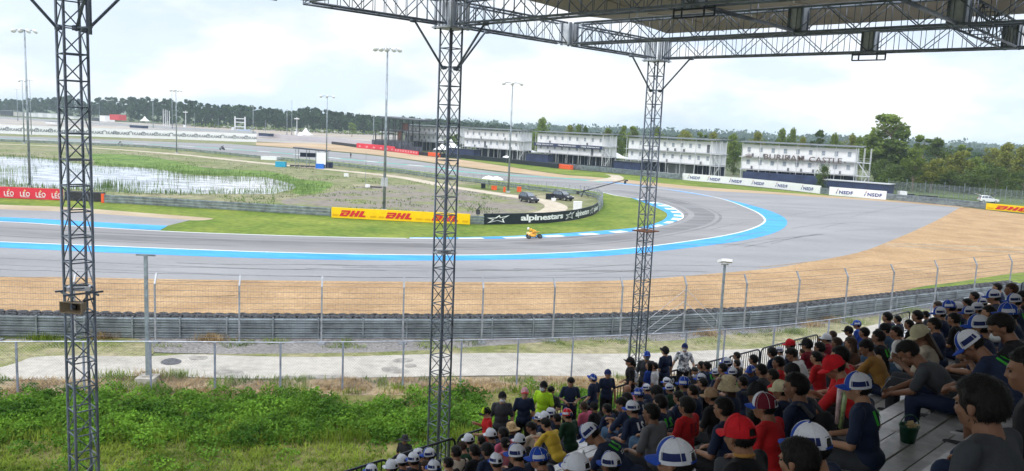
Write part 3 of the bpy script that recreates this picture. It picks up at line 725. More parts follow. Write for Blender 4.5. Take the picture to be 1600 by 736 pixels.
# ---- far boards
t, path = board('banner', [(1066, 281.3), (1140, 287.8), (1210, 294.8), (1281, 303)], 1.75, .25, M_wht, 'long white banner with six blue NSDF logos below the white container blocks')
nsdf = text_tris('NSDF', offset=.028, spacing=1.08)
def nsdf_marks(t, path, us, vv):
    tot = path.len; 
    for u in us:
        q = P(u, vv(u), 0); s = min(range(int(tot * 10)), key=lambda k: abs(proj(path.at(k / 10)[0])[0] - u)) / 10
        V = [(v[0] + .25 * v[1] * 0, v[1], 0) for v in fit(nsdf[0], 2.9, .72)]
        marks('lettering', [(V, nsdf[1], s - .95, .5)], M_navy, t, path, .06)
        fig = [boxv(-.0, .16, 0, .5, .35), boxv(.12, .3, .62, .82, .2)]
        marks('figure_logo', [(V_, F_, s - 1.65, .5) for V_, F_ in fig], M_navy, t, path, .06)
        V_, F_ = boxv(.14, .42, .55, .62, .35); marks('swoosh', [(V_, F_, s - 1.65, .95), (*boxv(.2, .34, .0, .3, .3), s - 1.6, 1.15)], mmat('faded_red_print', (.6, .2, .22)), t, path, .06)
nsdf_marks(t, path, (1083, 1114, 1148, 1183, 1220, 1260), lambda u: 290)
t, path = board('banner', [(1295, 305), (1384, 312.6)], 1.8, .25, M_wht, 'short white banner with two NSDF logos in front of the navy shed')
nsdf_marks(t, path, (1318, 1362), lambda u: 308)
ga = Path(resample(W([(890, 264.6), (950, 270), (1000, 275), (1065, 281.6)], 4), step=1.5)); guardrail(ga, (.3, .65, 1.0, 1.35), 'grey far guardrail left of the long NSDF banner', posts=True, post_side=-1, pstep=4)
ga = Path(resample(W([(1281, 303.2), (1295, 305)], 2), step=1.0)); guardrail(ga, (.3, .65, 1.0, 1.3), 'guardrail in the gap between the two NSDF banners', posts=False)
ga = Path(resample(W([(1384, 312.5), (1460, 319.5), (1540, 327.5)], 4), step=1.5)); guardrail(ga, (.3, .65, 1.0, 1.25), 'grey far guardrail between the short NSDF banner and the white car', posts=True, post_side=-1, pstep=4)
ga = Path(resample(W([(1600, 333), (1680, 341)], 4), step=1.5))
tyre_block([(518, 225.2), (557, 230.2)], 1.35, 'dark far tyre wall left of the far red banner')
t, path = board('banner', [(557, 231), (600, 235.2), (616, 237.4)], 2.0, .3, M_leo, 'tall left part of the far red banner, before the dark viewing deck')
t2, path2 = board('banner', [(616.5, 237.6), (653, 242.6)], 1.35, .3, M_leo, 'low right part of the far red banner, below the dark viewing deck')
lw_ = fit(leo[0], 1.5, .62)
for pth_, tt, n_ in ((path, t, 6), (path2, t2, 9)):
    for k in range(n_): marks('lettering', [(lw_, leo[1], pth_.len * (k + .5) / n_ - .75, .55)], M_wht, tt, pth_, .06)
tyre_block([(653.5, 242.2), (668, 243.6)], 1.3, 'dark tyre stack between the far red banner and the orange block')
t, _ = board('tyre_wall', [(668.5, 243.6), (688, 245.6)], 1.3, 1.0, M_orange, 'orange covered tyre block right of the far red banner', 'tyre wall')
t, _ = board('tyre_wall', [(688.5, 245.8), (720, 247.5), (800, 255.5), (871, 263.3)], 1.3, 1.0, M_blk, 'long black covered tyre wall below the second and third container blocks', 'tyre wall')
t, _ = board('tyre_wall', [(872, 263.2), (891, 265.4)], 1.3, 1.0, M_orange, 'orange covered tyre block at the right end of the black tyre wall', 'tyre wall')
# white banner along the far straight, left
t, path = board('banner', [(-200, 199.5), (0, 208.7), (100, 212.2), (200, 215.4), (300, 218.7), (401, 222.4)], 3.6, .3, M_wht, 'very long white banner with grey ring logos along the far straight', step=6)
kz = text_tris('KAMZ', offset=.03)
def ring_v(r1, r2, n=18, a0=-40, a1=220):
    vs = []; 
    for k in range(n + 1):
        a = R(a0 + (a1 - a0) * k / n); vs += [(r1 * math.cos(a), r1 * math.sin(a), 0), (r2 * math.cos(a), r2 * math.sin(a), 0)]
    return vs, [(2 * k, 2 * k + 1, 2 * k + 3, 2 * k + 2) for k in range(n)]
for u in (-28, -5, 17, 39, 62, 84, 107, 122, 144, 167, 185, 207, 228, 249, 270, 290, 310, 330, 350, 369, 387):
    s = min(range(int(path.len)), key=lambda k: abs(proj(path.at(k)[0])[0] - (u - 5)))
    Vr, Fr = ring_v(.6, .95); marks('ring_logo', [(Vr, Fr, s + .4, 1.9)], M_grey_p, t, path, .12)
    marks('lettering', [(fit(kz[0], 4.4, 1.15), kz[1], s + 1.6, 1.3)], M_grey_p, t, path, .12)

# ================================================================== grandstand
SA = R(45); O1 = Vector((4.0, 23.2, 0)); t1_ = Vector((math.cos(SA), math.sin(SA), 0)); n1_ = Vector((math.sin(SA), -math.cos(SA), 0))
SB = R(40.6); t2_ = Vector((math.cos(SB), math.sin(SB), 0)); n2_ = Vector((math.sin(SB), -math.cos(SB), 0))
bis = (n1_ + n2_).normalized()
def front_pt(s, b):                        # s along the front (0 at the bend), b metres back
    k = b / bis.dot(n1_)
    c = O1 + bis * k
    return c + (t1_ if s < 0 else t2_) * s
def b_of(p):
    q = Vector((p[0], p[1], 0)) - O1
    side = q.x * bis.y - q.y * bis.x      # >0 : right of the bisector
    return q.dot(n1_) if side < 0 or True and (q.dot(t1_) < 0) else min(q.dot(n1_), q.dot(n2_)) if False else (q.dot(n2_) if q.dot(t2_) > 0 and q.dot(Vector((-bis.y, bis.x, 0))) > 0 else q.dot(n1_))
TREAD, RISE, Z0S, WALK = 0.8, 0.385, 4.5, 4.02
def tier_z(k): return Z0S + RISE * k
M_deck = mat('deck_planks', (0.40, 0.405, 0.42), 0.42, 0.35, ns=1.5, amt=0.25, col2=(0.55, 0.55, 0.56), ns2=9, amt2=0.15, bump=0.15, bs=20, spec=0.5)
gs = thing('grandstand', tuple(front_pt(0, 6)), 'stepped grandstand of grey metal planks carrying the crowd', 'grandstand')
gs.location.z = 0
S0, S1 = -34, 46
def plank(mb, b0, b1, z0, z1, sa=S0, sb=S1):
    for (a, b, f) in ((sa, 0, 0), (0, sb, 1)):
        vs = []
        for s in (a, b):
            for (bb, zz) in ((b0, z0), (b1, z0), (b1, z1), (b0, z1)):
                k = bb / bis.dot(n1_); c = O1 + bis * k + (t2_ if f else t1_) * s; vs.append((c.x, c.y, zz))
        mb.add(vs, [(0, 1, 2, 3), (7, 6, 5, 4), (0, 4, 5, 1), (1, 5, 6, 2), (2, 6, 7, 3), (3, 7, 4, 0)])
for k in range(20):
    m_ = MB(); z = tier_z(k); b0 = 1.2 + TREAD * k
    for j in range(4): plank(m_, b0 + j * .2 + .008, b0 + (j + 1) * .2 - .010, z - .045, z - (0.004 if j % 2 else 0))
    m_.build('deck_row', M_deck, gs)
m_ = MB()
for k in range(20):
    b0 = 1.2 + TREAD * k; plank(m_, b0 + .03, b0 + .045, tier_z(k) - RISE + .01, tier_z(k) - .05)
m_.build('risers', mat('riser_sheet', (0.10, 0.105, 0.115), 0.6, 0.3, ns=3, amt=0.3), gs)
m_ = MB()
for j in range(6): plank(m_, .05 + j * .2, .05 + (j + 1) * .2 - .012, WALK - .045, WALK)
m_.build('front_walkway', M_deck, gs)
m_ = MB()
for i in range(-16, 23):
    s = i * 2.0
    for b in (.15, 4.4, 8.8, 13.2, 16.8):
        p = front_pt(s, b); zt = WALK - .05 if b < 1 else tier_z((b - 1.2) / TREAD) - .5
        m_.tube((p.x, p.y, 0), (p.x, p.y, zt), .05, n=6)
    a = front_pt(s, .15); b = front_pt(s, 16.8); m_.bar((a.x, a.y, WALK - .12), (b.x, b.y, tier_z(19.5) - .6), .1)
m_.build('support_frame', M_galv, gs)
# front crowd barriers
M_bar = mat('barrier_paint', (0.012, 0.016, 0.028), 0.4, 0.2, ns=5, amt=0.3)
PL = 1.87
def rounded(w, h, r=.16, n=4):
    pts = [(0, 0), (0, h - r)]
    for k in range(1, n + 1):
        a = math.pi - k * (math.pi / 2) / n; pts.append((r + r * math.cos(a), h - r + r * math.sin(a)))
    for k in range(0, n + 1):
        a = math.pi / 2 - k * (math.pi / 2) / n; pts.append((w - r + r * math.cos(a), h - r + r * math.sin(a)))
    pts.append((w, 0)); return pts
pr = thing('crowd_barrier', (0, 0, 0), 'x', 'barrier', 'dark crowd barriers along the stand front')
m_ = LB(); ol = rounded(PL - .08, .92)
m_.path([Vector((x, 0, z + .02)) for x, z in ol], .027, 6); m_.tube((0, 0, .12), (PL - .08, 0, .12), .018, n=6)
m_.build('frame', M_bar, pr)
m_ = LB(); kx = .13
while kx < PL - .15: m_.tube((kx, 0, .12), (kx, 0, .91), .012, n=5); kx += .125
m_.build('pickets', M_bar, pr)
m_ = LB(); m_.box((.25, 0, .01), (.05, .5, .03)); m_.box((PL - .33, 0, .01), (.05, .5, .03)); m_.build('foot', M_bar, pr)
def copy_tree(o, parent=None, label=None, shared=True):
    c = o.copy(); COL.objects.link(c)
    if parent is not None: c.parent = parent
    if label: c['label'] = label
    for ch in list(o.children): copy_tree(ch, c)
    return c
where = {}
first = True
sidx = 0
for i in range(-9, 19):
    if i in (5, 6, 7, 9, 10, 12, 13, 14, 15): continue
    s = i * PL + .1; p = front_pt(s, .28)
    ang = SA if s < 0 else SB
    o = pr if first else copy_tree(pr); first = False
    o.location = (p.x, p.y, WALK); o.rotation_euler = (0, 0, ang)
    where[o.name] = 1; o['label'] = '%s dark crowd barrier panel from the left along the stand front' % ('first second third fourth fifth sixth seventh eighth ninth tenth eleventh twelfth thirteenth fourteenth fifteenth sixteenth seventeenth eighteenth nineteenth twentieth'.split()[len(where) - 1])

# ================================================================== towers and roof
TW = [Vector((-7.40, 13.76, 0)), Vector((-1.62, 19.52, 0)), Vector((4.27, 25.98, 0))]
td = (TW[2] - TW[0]).normalized(); tp = Vector((td.y, -td.x, 0)); tp = Vector((0.722, -0.692, 0))
ZB, ZT = 14.27, 14.80
TS = .36
_t1px = (TW[1] - TW[0]).length
T0 = TW[0] - td * 8.4  # start of unseen extra roof bays, added left of the towers for shading
def tower(base, label, ztop=14.2, ang=None, plate=None):
    t = thing('lattice_tower', (base.x, base.y, 0), label, 'tower')
    ex = td * (TS / 2); ey = tp * (TS / 2)
    cs = [base + ex * sx_ + ey * sy_ for sx_, sy_ in ((-1, -1), (1, -1), (1, 1), (-1, 1))]
    for c in cs:
        m_ = MB(); m_.tube((c.x, c.y, 0.1), (c.x, c.y, ztop), .0245, n=8); m_.build('leg', M_truss, t, smooth=True)
    m_ = MB(); m_.box((base.x, base.y, .05), (.8, .8, .1), math.atan2(td.y, td.x)); m_.build('base_plate', M_trussl, t)
    m_ = MB(); z = .25; k = 0; pitch = .435
    while z < ztop - .1:
        for j in range(4):
            a, b = cs[j], cs[(j + 1) % 4]
            m_.tube((a.x, a.y, z), (b.x, b.y, z), .0125, n=6)
            if z + pitch < ztop: m_.tube((a.x, a.y, z + pitch - .02), (b.x, b.y, z + .02), .011, n=6)
        z += pitch; k += 1
    m_.build('bracing', M_truss, t, smooth=True)
    m_ = MB()
    zt = 14.2
    for sx_ in (-1, 1):
        for sy_ in (-1, 1):
            c = base + td * (.27 * sx_) + tp * (.27 * sy_)
            m_.box((c.x, c.y, 14.53), (.05, .05, .74), math.atan2(td.y, td.x))
    for k in range(5):
        o_ = -.24 + k * .12
        for dd, oo in ((td, tp), (tp, td)):
            for sg in (-1, 1):
                c = base + dd * o_ + oo * (.28 * sg); m_.box((c.x, c.y, 14.52), (.022 if dd is td else .05, .05 if dd is td else .022, .62), math.atan2(td.y, td.x))
    for z in (14.2, 14.87): m_.box((base.x, base.y, z), (.66, .66, .035), math.atan2(td.y, td.x))
    m_.build('sleeve_head', M_trussl, t)
    return t
labels_t = ['dark steel lattice tower nearest the left edge, with a loudspeaker clamped to it', 'steel lattice tower in the middle, in front of the DHL banner', 'steel lattice tower right of centre with a rusty plate halfway up']
tws = [tower(b, l) for b, l in zip(TW, labels_t)]
# fittings on the towers
b = TW[2]; m_ = MB(); m_.box((b.x, b.y, 8.86), (.62, .62, .03), math.atan2(td.y, td.x)); m_.build('plate', M_rust, tws[2])
b = TW[1]; m_ = MB(); m_.box((b.x, b.y, 8.9), (.42, .42, .03), math.atan2(td.y, td.x)); m_.build('plate', M_trussl, tws[1])
m_ = MB(); q = b - td * .1; m_.box((b.x, b.y - .1, 8.96), (.34, .16, .07), .2); tag(m_.build('floodlight', M_wht), 'small white floodlight on the plate of the middle tower', 'floodlight')
b = TW[0]
m_ = MB()
for sy_ in (-1, 1):
    a = b + tp * (.2 * sy_) - td * .32; c = b + tp * (.2 * sy_) + td * .32; m_.bar((a.x, a.y, 8.86), (c.x, c.y, 8.86), .03)
for sx_ in (-1, 1):
    a = b + td * (.2 * sx_) - tp * .32; c = b + td * (.2 * sx_) + tp * .32; m_.bar((a.x, a.y, 8.83), (c.x, c.y, 8.83), .03)
m_.build('cross_bar', M_truss, tws[0])
fl = thing('floodlight', (b.x + .03, b.y - .05, 8.93), 'white floodlight lying on the cross bars of the left tower', 'floodlight')
m_ = LB(); m_.box((0, 0, .0), (.36, .2, .07), .35); m_.build('housing', M_wht, fl)
m_ = LB(); m_.box((0, 0, .045), (.28, .05, .02), .35); m_.box((.02, .06, .045), (.05, .05, .02), .35); m_.build('bracket', M_darkm, fl)
# horn loudspeaker
sp = thing('loudspeaker', (b.x + .06, b.y - .40, 8.66), 'square tan horn loudspeaker clamped below the floodlight on the left tower', 'loudspeaker', rz=R(-12))
M_horn = mat('horn_plastic', (0.26, 0.20, 0.13), 0.6, ns=3, amt=0.2)
m_ = LB(); W_, H_2, D_ = .43, .19, .26
vs = [(-W_ / 2, 0, -H_2 / 2), (W_ / 2, 0, -H_2 / 2), (W_ / 2, 0, H_2 / 2), (-W_ / 2, 0, H_2 / 2)]
inn = [(x * .93, 0, z * .86) for x, _, z in vs]; thr = [(x * .25, .16, z * .5) for x, _, z in vs]; bk = [(x * .45, D_, z * .7) for x, _, z in vs]
m_.add(vs + inn + thr + bk, [(0, 1, 5, 4), (1, 2, 6, 5), (2, 3, 7, 6), (3, 0, 4, 7), (4, 5, 9, 8), (5, 6, 10, 9), (6, 7, 11, 10), (7, 4, 8, 11), (8, 9, 10, 11),
       (1, 0, 12, 13), (2, 1, 13, 14), (3, 2, 14, 15), (0, 3, 15, 12), (12, 15, 14, 13)])
m_.build('horn', M_horn, sp)
m_ = LB(); m_.lathe((0, .10, 0), [(.045, -.01), (.04, .03), (.01, .05)], 12, M=Matrix.Rotation(R(90), 3, 'X')); m_.build('driver', M_darkm, sp)
m_ = LB(); m_.bar((-.1, .2, -.09), (-.1, .42, -.09), .03); m_.build('bracket', M_darkm, sp); m_ = LB(); m_.bar((.1, .2, .09), (.1, .42, .09), .03); m_.build('bracket', M_darkm, sp)

def box_truss(A, B, label, w=.34, name='roof_truss', z0=ZB, z1=ZT, pitch=.62, joint=(), chord=.027, top_white=False):
    A = Vector((A.x, A.y, 0)); B = Vector((B.x, B.y, 0)); d = (B - A); L = d.length; d.normalize(); s = Vector((d.y, -d.x, 0))
    mid = (A + B) / 2
    t = thing(name, (mid.x, mid.y, z0), label, 'roof truss', 'box trusses carrying the roof')
    m_ = MB()
    for z in (z0, z1):
        for sg in (-1, 1):
            a = A + s * sg * w / 2; b = B + s * sg * w / 2; m_.tube((a.x, a.y, z), (b.x, b.y, z), chord, n=8)
    m_.build('chord', M_truss, t, smooth=True)
    m_ = MB(); n = max(1, int(round(L / pitch)))
    for sg in (-1, 1):
        for k in range(n):
            a = A + d * (L * k / n) + s * sg * w / 2; b = A + d * (L * (k + 1) / n) + s * sg * w / 2
            lo, hi = (z0, z1) if k % 2 == 0 else (z1, z0)
            m_.tube((a.x, a.y, lo), (b.x, b.y, hi), .0125, n=5); m_.tube((a.x, a.y, z0), (a.x, a.y, z1), .009, n=5)
            c = a.lerp(b, .5); m_.tube((c.x, c.y, z0), (c.x, c.y, z1), .008, n=5)
    for z in (z0, z1):
        for k in range(n + 1):
            c = A + d * (L * k / n); a = c - s * w / 2; b = c + s * w / 2; m_.tube((a.x, a.y, z), (b.x, b.y, z), .011, n=5)
    m_.build('lacing', M_truss, t, smooth=True)
    return t
def node_box(p, label, w=.27):
    t = thing('joint_plate_box', (p.x, p.y, 0), label, 'truss joint', 'plated joints between the roof trusses'); m_ = MB(); an = math.atan2(tp.y, tp.x)
    for sg in (-1, 1):
        c = p + td * sg * w / 2; m_.box((c.x, c.y, (ZB + ZT) / 2), (w, .012, ZT - ZB + .03), an)
        c = p + tp * sg * w / 2; m_.box((c.x, c.y, (ZB + ZT) / 2), (.012, w, ZT - ZB + .03), an)
    m_.build('plates', M_trussl, t)
    for sx_ in (-1, 1):
        for sy_ in (-1, 1):
            m_ = MB(); c = p + td * sx_ * (w / 2 + .01) + tp * sy_ * (w / 2 + .01); m_.box((c.x, c.y, (ZB + ZT) / 2), (.05, .05, ZT - ZB + .07), an); m_.build('corner_post', M_truss, t)
M01, M12, M23 = (T0 + TW[0]) / 2, (TW[0] + TW[1]) / 2, (TW[1] + TW[2]) / 2
row = [T0, M01, TW[0], M12, TW[1], M23, TW[2]]
flabs = ['front roof truss outside the left edge', 'front roof truss left of the left tower', 'front roof truss right of the left tower', 'front roof truss running from the top edge to the middle tower', 'front roof truss from the middle tower to the plated joint', 'front roof truss from the plated joint to the right tower']
for a, b, l in zip(row[:-1], row[1:], flabs): box_truss(a + td * .3, b - td * .3, l)
DEP = 24.0
rlabs = ['roof truss going back far off to the left', 'second roof truss going back on the left', 'roof truss going back from the left tower', 'roof truss going back between the left and middle towers',
         'roof truss going back from the middle tower along the top edge', 'roof truss going back from the joint between middle and right towers', 'lowest roof truss going back from the right tower against the sky']
for i, (a, l) in enumerate(zip(row, rlabs)):
    box_truss(a + tp * .3, a + tp * DEP, l)
for a, l in ((M23, 'plated truss joint on the front truss between the middle and right towers'), (M23 + tp * 6.5, 'plated joint halfway along the middle roof truss'), (TW[2] + tp * 6.5, 'plated joint halfway along the lowest roof truss, with a lamp bracket below'),
             (M23 + tp * 9.7, 'large plated joint near the top right of the middle roof truss'), (TW[2] + tp * 9.7, 'plated joint at the right end of the lowest roof truss'), (TW[1] + tp * 6.5, 'plated joint on the roof truss at the top edge')):
    node_box(a, l)
box_truss(M23 + tp * 9.7 + td * .3, TW[2] + tp * 9.7 - td * .3, 'cross truss joining the middle and the lowest roof trusses at top right')
m12b = MB()
for (a, b, l) in ((TW[1] + tp * 6.5, M23 + tp * 6.5, 'thin roof strut between the top edge truss and the middle roof truss'), (TW[1] + tp * 9.7, M23 + tp * 9.7, 'thin roof strut at the top edge beside the large plated joint')):
    m_ = MB(); m_.tube((a.x, a.y, ZB + .03), (b.x, b.y, ZB + .03), .04, n=8); tag(m_.build('roof_strut', M_truss, smooth=True), l, 'roof strut')
for a, l in ((TW[1] + tp * 6.5, 'black lamp bracket frame hanging from the roof truss at the top edge'), (TW[2] + tp * 6.5, 'black lamp bracket frame hanging from the lowest roof truss')):
    m_ = MB(); c = Vector((a.x, a.y, ZB - .14)); A_ = c - tp * .42; B_ = c + tp * .42
    for z in (-.06, .08):
        m_.bar(A_ + Vector((0, 0, z)), B_ + Vector((0, 0, z)), .03)
    for f in (0, .2, .75, 1): q = A_.lerp(B_, f); m_.bar(q + Vector((0, 0, -.06)), q + Vector((0, 0, .12)), .03)
    tag(m_.build('lamp_bracket', M_darkm), l, 'bracket')
# knee braces
def brace(tw, dirv, run, label, zf=13.28):
    m_ = MB(); a = tw + dirv * .2; b = tw + dirv * run
    m_.tube((a.x, a.y, zf - .04), (b.x, b.y, ZB + .02), .026, n=8)
    for q, z in ((a, zf), (b, ZB - .03)): m_.box((q.x, q.y, z), (.1, .1, .08), .8)
    tag(m_.build('knee_brace', M_truss, smooth=True), label, 'brace')
brace(TW[0], -td, 1.15, 'knee brace up to the left from the left tower'); brace(TW[0], td, 1.15, 'knee brace up to the right from the left tower, behind its legs'); brace(TW[0], tp, 1.1, 'knee brace of the left tower rising toward the stand')
brace(TW[1], -td, 1.15, 'knee brace up to the left from the middle tower'); brace(TW[1], td, 1.15, 'thinner knee brace right of the middle tower, behind its legs'); brace(TW[1], tp, 1.15, 'knee brace up to the right from the middle tower toward the roof')
brace(TW[2], -td, 1.35, 'knee brace up to the left from the right tower'); brace(TW[2], tp, 1.25, 'knee brace up to the right from the right tower')
m_ = MB(); q = PD(141.5, 54, 13.5); m_.tube((q.x, q.y, q.z), (q.x, q.y, ZB), .027, n=8); m_.tube((q.x + .03, q.y, q.z + .12), (q.x - .22, q.y + .03, q.z + .10), .02, n=6)
tag(m_.build('pipe_stub', M_truss, smooth=True), 'short vertical pipe hanging just right of the left tower top', 'pipe')
# roof sheets: one bay between neighbouring trusses
M_roof = mat('roof_membrane', (0.50, 0.45, 0.40), 0.75, ns=.35, amt=0.10, col2=(0.55, 0.505, 0.455), ns2=2.2, amt2=0.06)
_t = M_roof.node_tree; _b = _t.nodes['Principled BSDF']; _tr = _t.nodes.new('ShaderNodeBsdfTranslucent'); _ms = _t.nodes.new('ShaderNodeMixShader'); _ms.inputs['Fac'].default_value = .12; _tr.inputs['Color'].default_value = (.8, .74, .66, 1)
_o = [n for n in _t.nodes if n.type == 'OUTPUT_MATERIAL'][0]; _t.links.new(_b.outputs['BSDF'], _ms.inputs[1]); _t.links.new(_tr.outputs['BSDF'], _ms.inputs[2]); _t.links.new(_ms.outputs['Shader'], _o.inputs['Surface'])
ZR = 15.0
M_leak = mat('roof_top', (0.75, 0.75, 0.73), 0.7)
blabs = ['beige roof sheet of the outermost left bay', 'beige roof sheet left of the left tower', 'beige roof sheet right of the left tower', 'beige roof sheet left of the middle tower', 'beige roof sheet between the top edge truss and the middle roof truss', 'beige roof sheet between the middle and the lowest roof trusses']  # first two sheets lie out of view, added to shade the stand
for (a, b, l) in zip(row[:-1], row[1:], blabs):
    m_ = MB(); c0 = a + td * .17 + tp * .42; c1 = b - td * .17 + tp * .42
    t = thing('roof_sheet', ((c0 + c1) / 2 + tp * 10 + Vector((0, 0, ZR))), l, 'roof', 'beige roof sheets'); t.location = Vector(t.location)
    nseg = 8; vs = []; fs = []
    for i in range(nseg + 1):
        for j in range(13):
            p = c0.lerp(c1, i / nseg) + tp * ((DEP - .6) * j / 12)
            crown = .10 * math.sin(math.pi * i / nseg)
            vs.append((p.x, p.y, ZR + crown)); 
    n0 = len(vs)
    vs += [(x, y, z + .05) for x, y, z in vs]
    for i in range(nseg):
        for j in range(12):
            q = (i * 13 + j, (i + 1) * 13 + j, (i + 1) * 13 + j + 1, i * 13 + j + 1); fs.append(q); fs.append(tuple(k + n0 for k in q[::-1]))
    for i in range(nseg):
        for j in (0, 12):
            q = (i * 13 + j, (i + 1) * 13 + j, (i + 1) * 13 + j + n0, i * 13 + j + n0); fs.append(q)
    for j in range(12):
        for i in (0, nseg):
            q = (i * 13 + j, i * 13 + j + 1, i * 13 + j + 1 + n0, i * 13 + j + n0); fs.append(q)
    m_.add(vs, fs); m_.build('membrane', M_roof, t)
    for j in range(1, 12):
        m_ = MB()
        p0 = c0 + tp * ((DEP - .6) * j / 12); p1 = c1 + tp * ((DEP - .6) * j / 12)
        for i in range(nseg):
            a_ = p0.lerp(p1, i / nseg); b_ = p0.lerp(p1, (i + 1) / nseg)
            m_.tube((a_.x, a_.y, ZR - .03 + .1 * math.sin(math.pi * i / nseg)), (b_.x, b_.y, ZR - .03 + .1 * math.sin(math.pi * (i + 1) / nseg)), .012, n=5)
        m_.build('batten', M_roof, t)
    for j in range(0, 7):
        for e in (c0, c1):
            m_ = MB(); p = e + tp * ((DEP - .6) * (j + .5) / 7) ; m_.tube((p.x, p.y, ZR), (p.x, p.y, ZT), .012, n=5); m_.build('stub_hanger', M_truss, t)

def PG(u, D): q = PD(u, 197 + .0434 * (u - 800), D); q.z = 0; return q

# ================================================================== vegetation helpers
def leaf_mat(name, c1, c2, ns, rough=0.7, trans=0.25):
    m = mat(name, c1, rough, ns=ns, amt=0.3, col2=c2, ns2=ns * 5, amt2=0.3, spec=0.15)
    t = m.node_tree; b = t.nodes['Principled BSDF']
    tr = t.nodes.new('ShaderNodeBsdfTranslucent'); mxs = t.nodes.new('ShaderNodeMixShader'); mxs.inputs['Fac'].default_value = trans
    o = [n for n in t.nodes if n.type == 'OUTPUT_MATERIAL'][0]
    src = b.inputs['Base Color'].links[0].from_socket
    t.links.new(src, tr.inputs['Color']); t.links.new(b.outputs['BSDF'], mxs.inputs[1]); t.links.new(tr.outputs['BSDF'], mxs.inputs[2]); t.links.new(mxs.outputs['Shader'], o.inputs['Surface'])
    return m
def quads_at(cent, size, g=rng, up=0.35, aspect=0.6):
    """one randomly turned leaf quad at each centre"""
    n = len(cent); size = np.broadcast_to(size, (n,)).reshape(n, 1)
    a = g.normal(size=(n, 3)); a /= np.linalg.norm(a, axis=1, keepdims=True)
    r = g.normal(size=(n, 3)); r[:, 2] += up; b = np.cross(a, r); b /= np.linalg.norm(b, axis=1, keepdims=True) + 1e-9
    V = np.stack([cent - a * size * .5, cent + b * size * .5 * aspect, cent + a * size * .5, cent - b * size * .5 * aspect], 1).reshape(-1, 3)
    F = np.arange(4 * n).reshape(n, 4)
    return V, F
def blades_at(base, h, w, lean, g=rng, seg=2):
    n = len(base); th = g.uniform(0, 2 * np.pi, n); d = np.stack([np.cos(th), np.sin(th), 0 * th], 1); s = np.stack([-np.sin(th), np.cos(th), 0 * th], 1)
    h = np.broadcast_to(h, (n,)).reshape(n, 1); lean = np.broadcast_to(lean, (n,)).reshape(n, 1)
    up = np.array([0, 0, 1.0])
    mid = base + up * h * .6 + d * lean * .35; tip = base + up * h * .95 + d * lean
    V = np.stack([base - s * w, base + s * w, mid + s * w * .8, mid - s * w * .8, tip + s * w * .15, tip - s * w * .15], 1).reshape(-1, 3)
    k = np.arange(n)[:, None] * 6
    F = np.concatenate([k + np.array([[0, 1, 2, 3]]), k + np.array([[3, 2, 4, 5]])])
    return V, F
def crown_points(g, h0, h1, rx, nl, npts, flat=0.8, top_bias=0.3):
    """centres of leaves spread through uneven lobes"""
    pts = []; hs = h1 - h0
    for k in range(nl):
        f = g.uniform(0.08, 0.95); a = g.uniform(0, 2 * np.pi)
        prof = math.sin(math.pi * min(1, (f * .85 + .12))) ** .7
        rr = rx * prof * g.uniform(.15, .72); c = np.array([rr * math.cos(a), rr * math.sin(a), h0 + hs * f])
        lr = rx * g.uniform(.24, .46) * (.6 + .5 * prof)
        n = int(npts / nl); q = g.normal(size=(n, 3)); q /= np.linalg.norm(q, axis=1, keepdims=True)
        q *= (g.uniform(.35, 1.0, (n, 1)) ** .5) * lr * (1 + .25 * g.normal(size=(n, 1)) * .5); q[:, 2] *= flat
        pts.append(c + q)
    return np.concatenate(pts)
M_bark = mat('bark', (0.20, 0.16, 0.12), 0.9, ns=4, amt=0.35)
M_leafA = leaf_mat('leaves_mid', (0.11, 0.175, 0.03), (0.25, 0.33, 0.07), .35, trans=.35)
M_leafB = leaf_mat('leaves_dark', (0.055, 0.10, 0.022), (0.15, 0.215, 0.05), .3, trans=.3)
M_leafC = leaf_mat('leaves_yellow_green', (0.17, 0.20, 0.035), (0.32, 0.34, 0.075), .35, trans=.35)
M_leafD = leaf_mat('leaves_light', (0.14, 0.22, 0.045), (0.28, 0.38, 0.10), .35, trans=.35)
protos = {}
def tree_proto(kind):
    g = np.random.default_rng(hash(kind) % 1000 if False else {'round': 1, 'tall': 2, 'slim': 3, 'wide': 4, 'bush': 5, 'oval': 6}[kind])
    H = 10.0
    spec = dict(round=(2.6, 10, 4.2, 16, 2600), tall=(2.5, 10, 2.9, 22, 3000), slim=(3.5, 10, 1.5, 10, 1300), wide=(2.0, 10, 5.6, 22, 3200), bush=(0.2, 10, 5.5, 18, 2600), oval=(2.2, 10, 3.4, 18, 2600))[kind]
    pts = crown_points(g, *spec)
    V, F = quads_at(pts, g.uniform(.30, .62, len(pts)), g)
    cm = np_mesh('crown', V, F)
    m_ = LB(); pz = 0; px_ = Vector((0, 0, 0)); r = .22
    nodes = [Vector((0, 0, 0))]
    for k in range(6):
        q = nodes[-1] + Vector((g.uniform(-.22, .22), g.uniform(-.22, .22), 1.35)); m_.tube(nodes[-1], q, r, r * .82, 8); r *= .82; nodes.append(q)
    for k in range(9):
        f = g.uniform(1.6, 5.6); i = int(f); p = nodes[i].lerp(nodes[i + 1], f - i) if i + 1 < len(nodes) else nodes[-1]
        a = g.uniform(0, 6.28); q = p + Vector((math.cos(a), math.sin(a), 1.0)) * spec[2] * .38; m_.tube(p, q, .09, .03, 6)
        q2 = q + Vector((math.cos(a + .6), math.sin(a + .6), .9)) * spec[2] * .22; m_.tube(q, q2, .035, .012, 5)
    tm = bpy.data.meshes.new('trunk'); tm.from_pydata(m_.v, [], m_.f); tm.materials.append(M_bark)
    protos[kind] = (cm, tm)
_cm = {}
